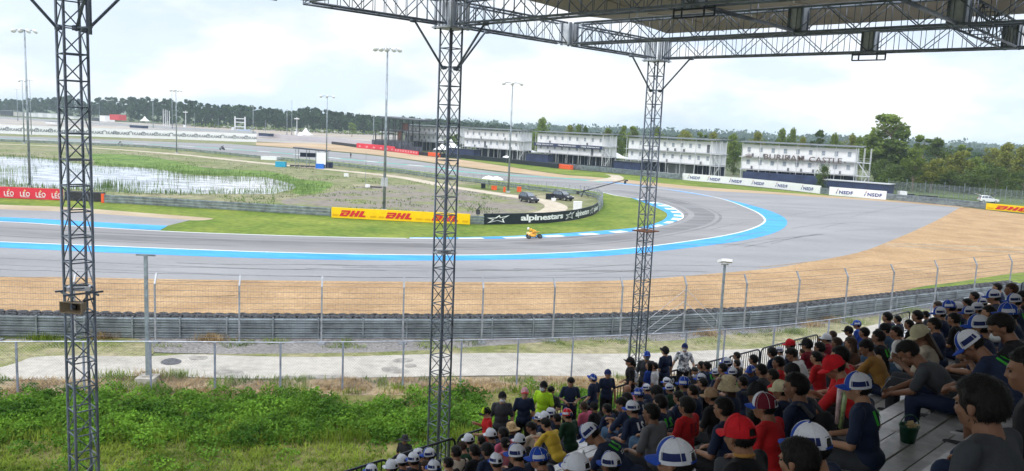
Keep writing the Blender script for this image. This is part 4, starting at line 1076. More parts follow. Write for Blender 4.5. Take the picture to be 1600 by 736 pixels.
def tree(u, ytop, w, D, kind, m, label, group='trees beyond the circuit', dz=0):
    if kind not in protos: tree_proto(kind)
    hw = {'round': 4.2, 'tall': 2.9, 'slim': 1.5, 'wide': 5.6, 'bush': 5.5, 'oval': 3.4}[kind]
    yh = 197 + .0434 * (u - 800)
    h = 12 - (ytop - 1.5 - yh) * D / FPX; p = PD(u, yh, D); wid = w * D / FPX
    t = thing('tree', (p.x, p.y, 0), label, 'tree', group, rnd.uniform(0, 6.28))
    cm, tm = protos[kind]
    key = (kind, m.name)
    if key not in _cm:
        c = cm.copy(); c.materials.append(m); _cm[key] = c
    for nm, me in (('trunk', tm), ('crown', _cm[key])):
        o = bpy.data.objects.new(nm, me); COL.objects.link(o); o.parent = t
    s = wid / (2 * hw * .74); t.scale = (s, s, h / 10.3)
    return t

# ------------------------------------------------------------------ trees on the right and behind the container blocks
TR = [
 (1386, 179, 66, 238, 'tall', M_leafA, 'tallest tree, broad and loose, right behind the end of the lettered white block'),
 (1408, 205, 44, 232, 'tall', M_leafB, 'dark tree on the right shoulder of the tallest tree'),
 (1362, 212, 46, 245, 'round', M_leafA, 'round tree between the lettered block roof and the tallest tree'),
 (1440, 205, 24, 262, 'slim', M_leafA, 'slender airy tree standing above its neighbours right of the tallest tree'),
 (1433, 230, 34, 206, 'oval', M_leafA, 'front tree with a bare trunk, left one of two behind the wire fence'),
 (1469, 219, 46, 236, 'round', M_leafB, 'broad dark dome shaped tree in the middle of the right hand wood'),
 (1463, 246, 38, 203, 'oval', M_leafC, 'yellowish front tree with a pale leaning trunk, right one of two behind the wire fence'),
 (1507, 221, 20, 262, 'slim', M_leafA, 'small topped tree peeking above the yellowish trees'),
 (1500, 233, 44, 216, 'oval', M_leafC, 'yellow green oval tree right of the dark dome shaped tree'),
 (1530, 248, 36, 222, 'round', M_leafA, 'lower green tree in the dip of the right hand wood'),
 (1553, 229, 32, 240, 'oval', M_leafC, 'yellow green tree at the left of the rightmost group'),
 (1579, 227, 40, 226, 'round', M_leafC, 'yellow green round tree near the right edge'),
 (1604, 231, 44, 218, 'round', M_leafC, 'yellow green tree cut by the right edge of the photo'),
 (1410, 258, 50, 214, 'wide', M_leafB, 'low dark tree beside the stair end of the lettered block'),
 (1385, 250, 40, 226, 'bush', M_leafB, 'dark undergrowth tree behind the navy shed'),
 (1450, 268, 40, 222, 'bush', M_leafB, 'dark undergrowth between the two front trees'),
 (1490, 268, 46, 214, 'bush', M_leafB, 'dark undergrowth right of the leaning trunk'),
 (1525, 272, 44, 206, 'bush', M_leafB, 'dark bush behind the wire fence in the dip'),
 (1562, 262, 52, 200, 'bush', M_leafB, 'large dark bush behind the white car'),
 (1604, 268, 50, 194, 'bush', M_leafB, 'dark bush cut by the right edge'),
 (1540, 262, 40, 212, 'round', M_leafA, 'middle green tree above the white car'),
 (848, 187, 28, 330, 'round', M_leafD, 'light green round tree above the gap between the second and third white blocks'),
 (836, 205, 20, 300, 'bush', M_leafD, 'low light tree in the gap between the second and third blocks'),
 (889, 198, 20, 345, 'round', M_leafC, 'small yellow green tree above the left of the third block'),
 (903, 197, 18, 350, 'round', M_leafA, 'small tree above the middle of the third block'),
 (914, 200, 16, 350, 'round', M_leafB, 'dark small tree above the right half of the third block'),
 (953, 196, 12, 330, 'slim', M_leafA, 'upright tree above the right end of the third block'),
 (948, 204, 22, 330, 'round', M_leafC, 'low yellow green tree at the right end of the third block'),
 (975, 197, 15, 310, 'tall', M_leafA, 'left of a pair of trees above the gap before the fourth block'),
 (990, 198, 20, 315, 'tall', M_leafA, 'right of a pair of trees above the left end of the fourth block'),
 (1030, 202, 24, 310, 'round', M_leafA, 'round tree just right of the right steel tower, above the fourth block'),
 (1070, 205, 30, 300, 'wide', M_leafC, 'flat yellow green tree above the middle of the fourth block'),
 (1098, 202, 15, 300, 'slim', M_leafA, 'upright tree above the fourth block'),
 (1116, 209, 26, 295, 'round', M_leafC, 'yellow green tree above the right end of the fourth block'),
 (1148, 212, 28, 270, 'round', M_leafA, 'tree filling the gap between the fourth block and the lettered block'),
 (1150, 235, 34, 250, 'bush', M_leafB, 'dark bush in the gap between the fourth block and the lettered block'),
 (966, 215, 26, 290, 'bush', M_leafB, 'dark bush in the gap between the third and fourth blocks'),
 (1185, 209, 28, 275, 'round', M_leafC, 'yellow green tree above the left end of the lettered block'),
 (1222, 204, 24, 280, 'round', M_leafA, 'left of two joined round trees above the lettered block'),
 (1238, 203, 20, 280, 'round', M_leafA, 'right of two joined round trees above the lettered block'),
 (1254, 216, 22, 270, 'round', M_leafC, 'low tree above the middle of the lettered block'),
 (1279, 197, 17, 275, 'slim', M_leafB, 'dark upright tree above the lettered block'),
 (1303, 211, 24, 265, 'round', M_leafA, 'green tree above the right half of the lettered block'),
 (1329, 212, 26, 258, 'round', M_leafC, 'yellowish tree above the right end of the lettered block'),
 (1346, 216, 24, 255, 'round', M_leafA, 'green tree touching the left side of the tallest tree group'),
 (1292, 258, 24, 186, 'bush', M_leafB, 'small dark tree in front of the lettered block, above the second NSDF banner gap'),
 (550, 192, 13, 560, 'oval', M_leafD, 'single pale tree in front of the distant wood, left of the dark viewing deck'),
]
for a in TR: tree(*a)

# ------------------------------------------------------------------ far woods
def interp(tab, x):
    return float(np.interp(x, [t[0] for t in tab], [t[1] for t in tab]))
ftop = [(-200, 150), (0, 156), (60, 155), (110, 150), (126, 158), (140, 161), (150, 154), (200, 152), (260, 155), (300, 157), (322, 163), (345, 165), (370, 165), (400, 168), (430, 170), (455, 174), (475, 169), (505, 171), (540, 176), (580, 182), (610, 184), (640, 184), (680, 187), (720, 191), (800, 197)]
fbase = [(-200, 166), (0, 177), (140, 186), (300, 197), (400, 202), (550, 209), (700, 213), (800, 216)]
Vs = []; Fs = []; nb = 0; g = np.random.default_rng(11)
def add_q(V, F):
    global nb
    Vs.append(V); Fs.append(F + nb); nb += len(V)
u = -150.0
while u < 800:
    yh = 197 + .0434 * (u - 800); D0 = 12 * FPX / (interp(fbase, u) - yh); D0 = min(D0, 1100)
    for lay in range(3):
        D = D0 + lay * 22 + g.uniform(-6, 6); uu = u + g.uniform(-5, 5); top = interp(ftop, uu) + (2.5 if lay == 0 else g.uniform(-1.3, 1.5)) + (7 if lay == 0 else 0) * g.uniform(.3, 1)
        h = 12 - (top - yh) * D / FPX; p = PD(uu, yh, D); rx = g.uniform(5, 8)
        pts = crown_points(g, 1.0 if lay == 0 else h * .3, h, rx, 8, 420); pts[:, 0] += p.x; pts[:, 1] += p.y
        add_q(*quads_at(pts, g.uniform(1.1, 2.3, len(pts)), g))
    u += g.uniform(5, 8)
M_wood = leaf_mat('distant_wood', (0.022, 0.052, 0.022), (0.055, 0.10, 0.035), .06, trans=.15)
o = link_mesh('woodland', np_mesh('woodland', np.concatenate(Vs), np.concatenate(Fs)), M_wood)
tag(o, 'continuous dark green wood along the far left horizon', 'wood', kind='stuff')
Vs = []; Fs = []; nb = 0
for k in range(900):
    D = g.uniform(420, 1500) if k > 350 else g.uniform(1500, 2600); u = g.uniform(690, 1640)
    yh = 197 + .0434 * (u - 800); p = PD(u, yh, D)
    h = g.uniform(5, 9) if D < 1500 else g.uniform(13, 19)
    rx = g.uniform(7, 14) * (1 if D < 1500 else 3)
    pts = crown_points(g, 0.2, h, rx, 5, 60); pts[:, 0] += p.x; pts[:, 1] += p.y
    add_q(*quads_at(pts, g.uniform(2.5, 4.5, len(pts)) * (1 if D < 1500 else 2.2), g))
o = link_mesh('woodland', np_mesh('woodland', np.concatenate(Vs), np.concatenate(Fs)), M_wood)
tag(o, 'low distant woodland fading to blue behind the white blocks', 'wood', kind='stuff')
# hedge line of small trees at the wood's foot
Vs = []; Fs = []; nb = 0
for u in np.arange(300, 600, 3.2):
    q = P(u, interp(fbase, u) + 1.2, 0); pts = crown_points(g, .1, 3.2, 1.8, 3, 40); pts[:, 0] += q.x; pts[:, 1] += q.y
    add_q(*quads_at(pts, 1.0, g))
o = link_mesh('hedge', np_mesh('hedge', np.concatenate(Vs), np.concatenate(Fs)), M_leafD); tag(o, 'light green hedge of young trees along the foot of the far wood', 'hedge', kind='stuff')

Vs = []; Fs = []; nb = 0
for k in range(150):
    u = g.uniform(1372, 1660); D = g.uniform(204, 262); q = PG(u, D); h = g.uniform(3.5, 7.5) * (1 if D > 215 else .6); pts = crown_points(g, .1, h, g.uniform(2.2, 4.0), 5, 150); pts[:, 0] += q.x; pts[:, 1] += q.y
    add_q(*quads_at(pts, g.uniform(.45, .8, len(pts)), g))
for k in range(110):
    u = g.uniform(690, 1372); D = g.uniform(320, 400); q = PG(u, D); h = g.uniform(6, 9.5); pts = crown_points(g, .1, h, g.uniform(4, 7.0), 5, 110); pts[:, 0] += q.x; pts[:, 1] += q.y
    add_q(*quads_at(pts, g.uniform(.8, 1.3, len(pts)), g))
o = link_mesh('undergrowth', np_mesh('undergrowth', np.concatenate(Vs), np.concatenate(Fs)), M_leafB); tag(o, 'dense dark undergrowth under the right hand wood and behind the blocks', 'undergrowth', kind='stuff')
g2_ = sheet('meadow', [(1385, 307), (1500, 315), (1640, 326), (1700, 300), (1640, 268), (1385, 262)], mat('meadow_grass', (0.06, 0.10, 0.02), .95, ns=.1, amt=.3, col2=(.12, .17, .04)), Z[5])

# ------------------------------------------------------------------ near weeds, grass, reeds
M_weed = leaf_mat('weed_leaves', (0.05, 0.15, 0.015), (0.17, 0.33, 0.035), .5, trans=.3)
M_weed2 = leaf_mat('grass_blades', (0.12, 0.21, 0.016), (0.26, 0.34, 0.045), .4, trans=.3)
M_straw = leaf_mat('dry_straw', (0.30, 0.20, 0.09), (0.50, 0.36, 0.18), .8, trans=.2)
M_reed = leaf_mat('reeds', (0.10, 0.19, 0.04), (0.20, 0.29, 0.10), .15, trans=.3)
def nz(x, y, s): return mnoise.noise(Vector((x * s, y * s, 3.1)))
g = np.random.default_rng(5)
leafc = []; leafs = []; bl = []; blh = []
N_ = 0
for k in range(30000):
    u = g.uniform(-60, 1180); v = 606 + (g.uniform(0, 1) ** 1.0) * 180
    if u > 700 and v > 680: continue
    q = P(u, v, 0)
    if q.y - q.x < 20.5: continue
    n = nz(q.x, q.y, .28) + .5 * nz(q.x + 40, q.y, .9)
    edge = (v - 606) / 30
    dens = min(1, edge) * (1.0 if v < 680 else max(.03, 1 - (v - 680) / 26))
    if u > 560: n -= .18 * min(1, (u - 560) / 120) * (1 if v < 650 else .4)
    if g.uniform() > .15 * dens: continue
    if n < -.28: continue
    h = g.uniform(.28, .55) * (1 + .9 * max(0, n)); r = g.uniform(.25, .5)
    m_n = int(85 * (r / .35))
    c = g.normal(size=(m_n, 3)); c /= np.linalg.norm(c, axis=1, keepdims=True); c *= g.uniform(.45, 1, (m_n, 1)) ** .4
    c[:, 0] *= r; c[:, 1] *= r; c[:, 2] = np.abs(c[:, 2]) * h
    leafc.append(c + np.array([q.x, q.y, .02])); N_ += 1
cc = np.concatenate(leafc); V, F = quads_at(cc, g.uniform(.07, .15, len(cc)), g, up=1.2)
o = link_mesh('weeds', np_mesh('weeds', V, F), M_weed); tag(o, 'lush green weeds covering the bank below the concrete path', 'weeds', kind='stuff')
base = []; hh = []
for k in range(42000):
    u = g.uniform(-60, 1100); v = 612 + g.uniform(0, 1) ** .8 * 190
    q = P(u, v, 0)
    if q.y - q.x < 20.2: continue
    n = nz(q.x + 9, q.y + 5, .5)
    dens = .22 if v < 672 else .8
    if g.uniform() > dens * (.55 + n): continue
    for j in range(3): base.append((q.x + g.normal() * .06, q.y + g.normal() * .06, 0)); hh.append(g.uniform(.18, .42) * (1.2 if 660 < v < 695 else .5))
V, F = blades_at(np.array(base), np.array(hh), .014, g.uniform(.05, .25, len(base)), g)
o = link_mesh('grass', np_mesh('grass', V, F), M_weed2); tag(o, 'yellow green long grass along the lower edge of the bank', 'grass', kind='stuff')
# straw and tufts on the dry band and along the crash barrier
base = []; hh = []; gb = []; gh = []
for k in range(9000):
    u = g.uniform(-40, 1500); f = g.uniform(0, 1)
    if f < .55: v = g.uniform(592, 616) - (0 if u < 900 else (u - 900) * .06)
    else: v = interp([(0, 531), (400, 532), (800, 534), (1000, 532), (1150, 522), (1300, 503), (1500, 480)], u) + g.uniform(-1, 12)
    q = P(u, v, 0); n = nz(q.x, q.y, .6)
    if f < .55:
        if n > .0: 
            for j in range(3): base.append((q.x + g.normal() * .1, q.y + g.normal() * .1, 0)); hh.append(g.uniform(.08, .22))
        elif n < -.15:
            for j in range(3): gb.append((q.x + g.normal() * .1, q.y + g.normal() * .1, 0)); gh.append(g.uniform(.12, .3))
    elif n > .18:
        for j in range(3): gb.append((q.x + g.normal() * .15, q.y + g.normal() * .15, 0)); gh.append(g.uniform(.08, .2))
for (u, v, dry) in ((66, 532, 0), (160, 529, 1), (332, 533, 1), (1105, 524, 1), (1270, 510, 1), (1300, 503, 1), (1240, 521, 0), (1330, 505, 0), (1425, 488, 0), (180, 592, 0), (270, 590, 0), (235, 591, 1)):
    q = P(u, v, 0)
    for j in range(260):
        (base if dry else gb).append((q.x + g.normal() * .45, q.y + g.normal() * .22, 0)); (hh if dry else gh).append(g.uniform(.15, .5))
V, F = blades_at(np.array(base), np.array(hh), .014, g.uniform(.1, .35, len(base)), g)
o = link_mesh('dry_grass', np_mesh('dry_grass', V, F), M_straw); tag(o, 'dry straw coloured grass beside the path and the crash barrier', 'dry grass', kind='stuff')
V, F = blades_at(np.array(gb), np.array(gh), .014, g.uniform(.05, .25, len(gb)), g)
o = link_mesh('grass_tufts', np_mesh('grass_tufts', V, F), M_weed2); tag(o, 'small green tufts beside the path and the crash barrier', 'grass', kind='stuff')
# reeds in and around the pond
base = []; hh = []
pb = [(-40, 243), (0, 244.5), (87, 250), (150, 258.5), (237, 263), (287, 271), (400, 276), (457, 287), (461, 294), (440, 301), (300, 302.5), (200, 300.5), (100, 295), (0, 290.5)]
pc = [P(u, v, 0) for u, v in crom(pb, 30)]
for p in pc:
    for j in range(9):
        q = p + Vector((g.normal() * 2.5, g.normal() * 1.8, 0)); base.append((q.x, q.y, 0)); hh.append(g.uniform(.25, .8))
for (u, v, n, s, hmx) in ((5, 268, 260, 2.4, 1.9), (12, 285, 200, 1.5, 1.6), (160, 294, 200, 1.2, 1.9), (173, 293, 260, 1.0, 2.3), (195, 295, 120, 1.4, 1.4), (270, 262, 200, 3, 1.2), (300, 276, 400, 3.0, 1.7), (310, 272, 300, 4, 1.5), (345, 276, 160, 2, 1.4), (225, 292, 90, 2, 1.2), (250, 288, 80, 2, 1.1),
                          (330, 297, 90, 2.5, 1.0), (380, 280, 200, 2.2, 1.6), (385, 300, 70, 1.0, 1.2), (60, 262, 120, 4, .6), (110, 270, 90, 4, .6), (150, 266, 160, 4, .9), (205, 284, 60, 3, .9), (440, 285, 200, 3, 1.5), (90, 252, 160, 4, .8), (355, 300, 60, 1.5, 1.0)):
    c = P(u, v, 0)
    for j in range(int(n * .42)): q = c + Vector((g.normal() * s, g.normal() * s * 1.2, 0)); base.append((q.x, q.y, 0)); hh.append(g.uniform(.4, 1) * hmx * .8)
V, F = blades_at(np.array(base), np.array(hh), .035, g.uniform(.05, .3, len(base)), g)
o = link_mesh('reeds', np_mesh('reeds', V, F), M_reed); tag(o, 'green reeds growing in and around the infield pond', 'reeds', kind='stuff')
# rough tussocks over the infield
base = []; hh = []
for k in range(15000):
    u = g.uniform(-20, 900); v = g.uniform(236, 350); 
    lo = interp([(0, 224), (140, 230), (400, 255), (625, 279), (725, 297), (830, 318), (900, 330)], u); hi = interp([(0, 293), (100, 297), (160, 315), (520, 336), (733, 349), (900, 338)], u)
    if not (lo < v < hi): continue
    if u < 465 and interp([(0, 244), (87, 250), (237, 263), (287, 272), (400, 277), (465, 290)], u) < v < interp([(0, 291), (150, 298), (270, 303), (440, 302), (465, 294)], u): continue
    if u > 780 and v > 312 and v < 342: continue
    q = P(u, v, 0)
    if nz(q.x, q.y, .15) < .0: continue
    for j in range(2): base.append((q.x + g.normal() * .2, q.y + g.normal() * .2, 0)); hh.append(g.uniform(.12, .35))
V, F = blades_at(np.array(base), np.array(hh), .05, g.uniform(.05, .3, len(base)), g)
o = link_mesh('tussocks', np_mesh('tussocks', V, F), M_reed); tag(o, 'scattered rough grass tussocks over the infield around the pond', 'grass', kind='stuff')

# ================================================================== container blocks
M_cont = mat('white_container', (0.82, 0.83, 0.85), 0.55, ns=.3, amt=0.04, ns2=3, amt2=0.03)
M_cwin = mat('container_window', (0.30, 0.34, 0.40), 0.35, ns=1, amt=0.2); M_cwf = mat('window_frame', (0.55, 0.57, 0.6), 0.5)
M_slab = mat('grey_slab', (0.42, 0.44, 0.46), 0.7, ns=1, amt=0.1); M_roofd = mat('dark_roof_sheet', (0.075, 0.085, 0.10), 0.5, 0.3, ns=.5, amt=0.15)
M_navyw = mat('navy_hoarding', (0.035, 0.05, 0.11), 0.6, ns=.4, amt=0.25); M_col = mat('white_steel', (0.62, 0.64, 0.67), 0.5, 0.2)
M_door = mat('dark_door', (0.10, 0.11, 0.13), 0.5)
win_me = None
def container_block(uL, DL, uR, DR, nb_, label, doors=(), stair=True, zr=10.75):
    yl = 197 + .0434 * (uL - 800); yr = 197 + .0434 * (uR - 800)
    A = PD(uL, yl, DL); B = PD(uR, yr, DR); A.z = B.z = 0
    d = B - A; L = d.length; d.normalize(); ang = math.atan2(d.y, d.x)
    t = thing('container_block', (A.x, A.y, 0), label, 'building', 'white container hotel blocks', ang)
    zl, zm, zt = 3.85, 6.95, 10.05; dep = 6.0
    wmb = LB()
    for z0, z1 in ((zl + .15, zm - .05), (zm + .12, zt)):
        wmb.box((L / 2, dep / 2, (z0 + z1) / 2), (L, dep, z1 - z0))
        for k in range(nb_ + 1): wmb.box((L * k / nb_, -.03, (z0 + z1) / 2), (.12, .08, z1 - z0 - .02))
        n_ = int(L / .6)
        for k in range(n_): wmb.box((L * (k + .5) / n_, -.012, (z0 + z1) / 2), (.22, .03, z1 - z0 - .3))
    wmb.build('wall', M_cont, t)
    wf = LB(); wf.box((0, 0, 0), (.85, .08, 1.15)); pane = LB(); pane.box((0, -.05, 0), (.70, .03, 1.0)); pane.box((0, -.07, 0), (.04, .03, 1.0))
    first = None
    for z in (zl + 1.85, zm + 1.85):
        for k in range(nb_):
            if (k, z > 8) in doors:
                dm = LB(); dm.box((L * (k + .5) / nb_, -.05, z - .55), (.9, .06, 2.1)); dm.build('door', M_door, t); continue
            if first is None:
                first = wf.build('window', M_cwf, t); pn = pane.build('pane', M_cwin, first)
                o = first
            else:
                o = first.copy(); COL.objects.link(o); q = pn.copy(); COL.objects.link(q); q.parent = o
            o.location = (L * (k + .5) / nb_, -.05, z)
    for k in range(nb_):
        for zz in (zm, zl):
            if rnd.random() < .25: ac = LB(); ac.box((L * (k + .5) / nb_ + rnd.uniform(.8, 1.2), -.22, zz + .55), (.42, .3, .7)); ac.build('air_conditioner', M_door, t)
    s = LB()
    for z in (zl, zm): s.box((L / 2, dep / 2 - .5, z), (L + (1.4 if z > 4 else .6), dep + 1.0, .16))
    s.build('balcony_slab', M_slab, t)
    r = LB(); 
    r.add([(-1.0, -1.3, zr - .28), (L + 1.6, -1.3, zr - .28), (L + 1.6, dep + 1, zr - .05), (-1.0, dep + 1, zr - .05), (-1.0, -1.3, zr - .1), (L + 1.6, -1.3, zr - .1), (L + 1.6, dep + 1, zr + .12), (-1.0, dep + 1, zr + .12)],
          [(3, 2, 1, 0), (4, 5, 6, 7), (0, 1, 5, 4), (1, 2, 6, 5), (2, 3, 7, 6), (3, 0, 4, 7)])
    r.build('roof', M_roofd, t)
    e = LB(); e.box((L / 2 + .3, -1.34, zr - .17), (L + 2.6, .06, .12)); e.build('roof_edge', M_galv, t)
    nc = max(3, nb_ * 2 // 3)
    for k in range(nc + 1):
        c = LB(); c.box((L * k / nc, -.95, (zr - .3) / 2), (.11, .11, zr - .3)); c.build('column', M_col, t)
    rl = LB()
    for z in (zl, zm):
        for hz in (.45, .75, 1.05): rl.box((L / 2, -.93, z + hz), (L, .03, .025))
        for k in range(int(L / 1.1)): rl.box((k * 1.1, -.93, z + .55), (.03, .03, 1.05))
    rl.build('railing', M_col, t)
    for k in range(nb_ + 1):
        for yy in (.1, dep - .2): u_ = LB(); u_.box((L * k / nb_, yy, zl / 2), (.16, .16, zl)); u_.build('stilt', M_slab, t)
    b = LB(); b.box((L / 2, dep - .1, zl / 2), (L, .1, zl - .2)); b.build('back_screen', M_navyw, t)
    if stair:
        st = LB(); x0 = L + .3
        for xx in (x0 + .2, x0 + 1.5, x0 + 2.9):
            for yy in (-1.3, 1.4): st.box((xx, yy, (zr - .4) / 2), (.10, .10, zr - .4))
        for z in (zl, zm): 
            st.box((x0 + 1.5, 0, z), (3.0, 2.8, .12))
            for hz in (.5, 1.05): st.box((x0 + 1.5, -1.35, z + hz), (3.0, .04, .04)); st.box((x0 + 2.9, 0, z + hz), (.04, 2.7, .04))
        for (xa, za, xb, zb) in ((x0 + .3, 0, x0 + 2.7, zl), (x0 + 2.7, zl, x0 + .4, zm)):
            for k in range(12):
                f = (k + .5) / 12; st.box((xa + (xb - xa) * f, -.5, za + (zb - za) * f), (.3, 1.0, .05))
            st.bar((xa, -1.0, za), (xb, -1.0, zb), .08, .2); st.bar((xa, -1.0, za + 1), (xb, -1.0, zb + 1), .04)
        st.build('stair', M_col, t)
    else:
        pass
    return t, L, ang, A
blocks = []
blocks.append(container_block(633, 352, 718, 336, 12, 'farthest white container block, beside the dark viewing deck', doors=((1, False),)))
blocks.append(container_block(727, 300, 813, 280, 9, 'second white container block, right of the middle steel tower', doors=((3, False),)))
blocks.append(container_block(841, 270, 946, 250, 9, 'third white container block, with a dark blue sign band across its middle', doors=((7, False),)))
blocks.append(container_block(984, 238, 1116, 216, 10, 'fourth white container block, behind the right steel tower', doors=((9, True),)))
blocks.append(container_block(1163, 205, 1340, 193, 9, 'nearest white container block, carrying large grey BURIRAM CASTLE letters'))
def local_text(t, s, x, z, h, w, m, y=-1.12, name='lettering', depth=.12, offset=.02):
    V, F = text_tris(s, offset=offset); V = fit(V, w, h); mb = LB()
    mb.add([(x + v[0], y, z + v[1]) for v in V], [f for f in F]); mb.add([(x + v[0], y + depth, z + v[1]) for v in V], [f[::-1] for f in F])
    # sides
    ed = {}
    for f in F:
        for a, b in zip(f, f[1:] + f[:1]): ed[(a, b)] = 1
    nV = len(V)
    for (a, b) in list(ed):
        if (b, a) not in ed: mb.f.append([a, b, b + nV, a + nV]); mb.mi.append(0)
    return mb.build(name, m, t)
M_let = mat('rusty_grey_letters', (0.10, 0.07, 0.065), 0.7, ns=1.5, amt=0.3, col2=(0.22, 0.19, 0.19))
t, L, an, A = blocks[4]
x = L * .205
local_text(t, 'BURIRAM', x, 6.55, 1.35, L * .36, M_let); local_text(t, 'CASTLE', L * .605, 6.5, 1.3, L * .285, M_let)
em = LB()
for k in range(-4, 5):
    a = math.pi / 2 + k * .27; c = Vector((L * .065, -1.12, 6.85)); em.bar(c + Vector((math.cos(a) * .35, 0, math.sin(a) * .2)), c + Vector((math.cos(a) * 1.15, 0, math.sin(a) * .9)), .12, .1)
em.box((L * .065, -1.12, 6.9), (1.5, .1, .2)); em.bar((L * .065, -1.12, 7.4), (L * .065, -1.12, 8.7), .1)
em.box((L * .155, -1.12, 7.0), (.22, .1, .45)); em.box((L * .915, -1.12, 6.9), (.35, .1, .35)); em.build('emblem', M_let, t)
t, L, an, A = blocks[2]
sb = LB(); sb.box((L / 2, -1.08, 6.55), (L + 1.2, .1, 1.0)); sign = sb.build('sign_band', M_navyw, t)
for k, f in enumerate((.02, .36, .70)):
    local_text(t, 'Chang', L * f, 6.25, .62, 2.1, M_wht, y=-1.20, depth=.03); local_text(t, 'INTERNATIONAL CIRCUIT', L * f + 2.5, 6.38, .38, L * .30 - 3.4, M_wht, y=-1.20, depth=.03)

def box_thing(name, A, B, z0, z1, dep, m, label, cat, roofm=None):
    d = B - A; L = d.length; ang = math.atan2(d.y, d.x)
    t = thing(name, (A.x, A.y, 0), label, cat, rz=ang)
    w = LB(); w.box((L / 2, dep / 2, (z0 + z1) / 2), (L, dep, z1 - z0)); 
    for k in range(int(L / .5)): w.box((k * .5 + .25, -.02, (z0 + z1) / 2), (.1, .04, z1 - z0 - .1))
    w.build('wall', m, t)
    if roofm is not None: r = LB(); r.box((L / 2, dep / 2, z1 + .08), (L + .5, dep + .5, .14)); r.build('roof', roofm, t)
    return t
box_thing('hoarding', PG(1165, 203), PG(1284, 193), 0, 3.4, .15, M_navyw, 'long navy hoarding wall under the lettered block, behind the long NSDF banner', 'hoarding')
box_thing('shed', PG(1292, 186), PG(1396, 177), 0, 2.9, 4, M_navyw, 'navy shed with pale flat roof edge behind the short NSDF banner', 'shed', M_slab)
box_thing('shed', PG(1040, 236), PG(1075, 226), 0, 3.3, 3, mat('pale_panels', (0.5, 0.52, 0.55), .6, ns=1, amt=.1), 'pale cabin under the right half of the fourth block', 'shed', M_roofd)
box_thing('hoarding', PG(962, 236), PG(1003, 229), 0, 3.3, 3, M_navyw, 'navy slatted shed between the third and fourth blocks', 'hoarding', M_roofd)
box_thing('hoarding', PG(824, 262), PG(858, 257), 0, 3.5, 3, M_navyw, 'navy slatted shed between the second and third blocks', 'hoarding', M_roofd)
box_thing('hoarding', PG(700, 295), PG(742, 285), 0, 3.2, 3, M_navyw, 'dark slatted shed left of the second block', 'hoarding', M_roofd)
box_thing('hoarding', PG(858, 252), PG(960, 236), 0, 1.6, .15, M_roofd, 'low dark fence line under the third block', 'hoarding')
box_thing('hoarding', PG(1006, 226), PG(1064, 214), 0, 1.5, .15, M_slab, 'low grey screen left of the long NSDF banner, under the fourth block', 'hoarding')
# white tent roofs between blocks
def tent(u, D, w, h0, h1, label):
    c = PG(u, D); t = thing('tent', tuple(c), label, 'tent', 'white pavilion tents'); m_ = LB(); r = w / 2
    vs = [(-r, -r, h0), (r, -r, h0), (r, r, h0), (-r, r, h0), (-r * .4, -r * .4, h0 + (h1 - h0) * .45), (r * .4, -r * .4, h0 + (h1 - h0) * .45), (r * .4, r * .4, h0 + (h1 - h0) * .45), (-r * .4, r * .4, h0 + (h1 - h0) * .45), (0, 0, h1)]
    m_.add(vs, [(0, 1, 5, 4), (1, 2, 6, 5), (2, 3, 7, 6), (3, 0, 4, 7), (4, 5, 8), (5, 6, 8), (6, 7, 8), (7, 4, 8)]); m_.build('canopy', M_wht, t)
    for sx_ in (-1, 1):
        for sy_ in (-1, 1): m_ = LB(); m_.tube((sx_ * r * .97, sy_ * r * .97, 0), (sx_ * r * .97, sy_ * r * .97, h0), .06, n=6); m_.build('pole', M_col, t)
    return t
tent(706, 318, 7, 2.6, 6.0, 'white tent behind the middle steel tower'); tent(692, 300, 6, 2.4, 4.5, 'low white tent just left of the middle steel tower')
tent(824, 290, 8, 3.2, 5.0, 'white tent between the second and third blocks'); tent(966, 262, 8, 3.4, 5.0, 'white tent between the third and fourth blocks')
tent(478, 455, 6.5, 2.2, 6.3, 'pointed white marquee behind the far straight'); tent(469, 440, 2.5, 2.2, 4.2, 'small pointed tent left of the pointed marquee')
tent(226, 640, 5.5, 3.6, 7.5, 'small white house shaped tent near the far wood'); 
# dark viewing deck
t = thing('viewing_deck', tuple(PG(588, 345)), 'dark steel viewing deck at the left end of the white blocks', 'building', rz=math.atan2((PG(640, 335) - PG(588, 345)).y, (PG(640, 335) - PG(588, 345)).x))
Ld = (PG(640, 335) - PG(588, 345)).length
m_ = LB(); m_.add([(2.5, -2, 13.3), (Ld + 6, -2, 12.4), (Ld + 6, 8, 12.6), (2.5, 8, 13.5), (2.5, -2, 13.7), (Ld + 6, -2, 12.8), (Ld + 6, 8, 13.0), (2.5, 8, 13.9)], [(3, 2, 1, 0), (4, 5, 6, 7), (0, 1, 5, 4), (1, 2, 6, 5), (2, 3, 7, 6), (3, 0, 4, 7)]); m_.build('roof', M_roofd, t)
m_ = LB(); m_.box((Ld / 2, 3, 4.0), (Ld, 7, .3)); m_.box((Ld * .62, 3, 8.2), (Ld * .76, 7, .35)); m_.build('floor', M_roofd, t)
for k in range(6): m_ = LB(); xx = .2 + (Ld - .3) * k / 5; m_.box((xx, -.4, 6.6 if k else 4), (.35, .35, 13.0 if k else 8)); m_.box((xx, 6.5, 6.4), (.3, .3, 12.8)); m_.build('column', M_darkm, t)
m_ = LB(); m_.box((Ld * .72, .2, 6.1), (Ld * .14, .3, 4)); m_.box((Ld * .86, .4, 9.8), (Ld * .2, .3, 3.0)); m_.build('brown_panel', mat('brown_panel', (0.10, 0.045, 0.035), .6, ns=1, amt=.3), t)
m_ = LB()
for z in (4.6, 5.1, 8.9, 9.4): m_.box((Ld * .55, -.45, z), (Ld * .86, .06, .08))
m_.build('railing', M_darkm, t)
m_ = LB(); m_.box((Ld / 2, -.3, 2.0), (Ld + 4, .2, 3.6)); m_.build('dark_screen', mat('mesh_screen', (0.07, 0.075, 0.10), .7, ns=.6, amt=.5), t)
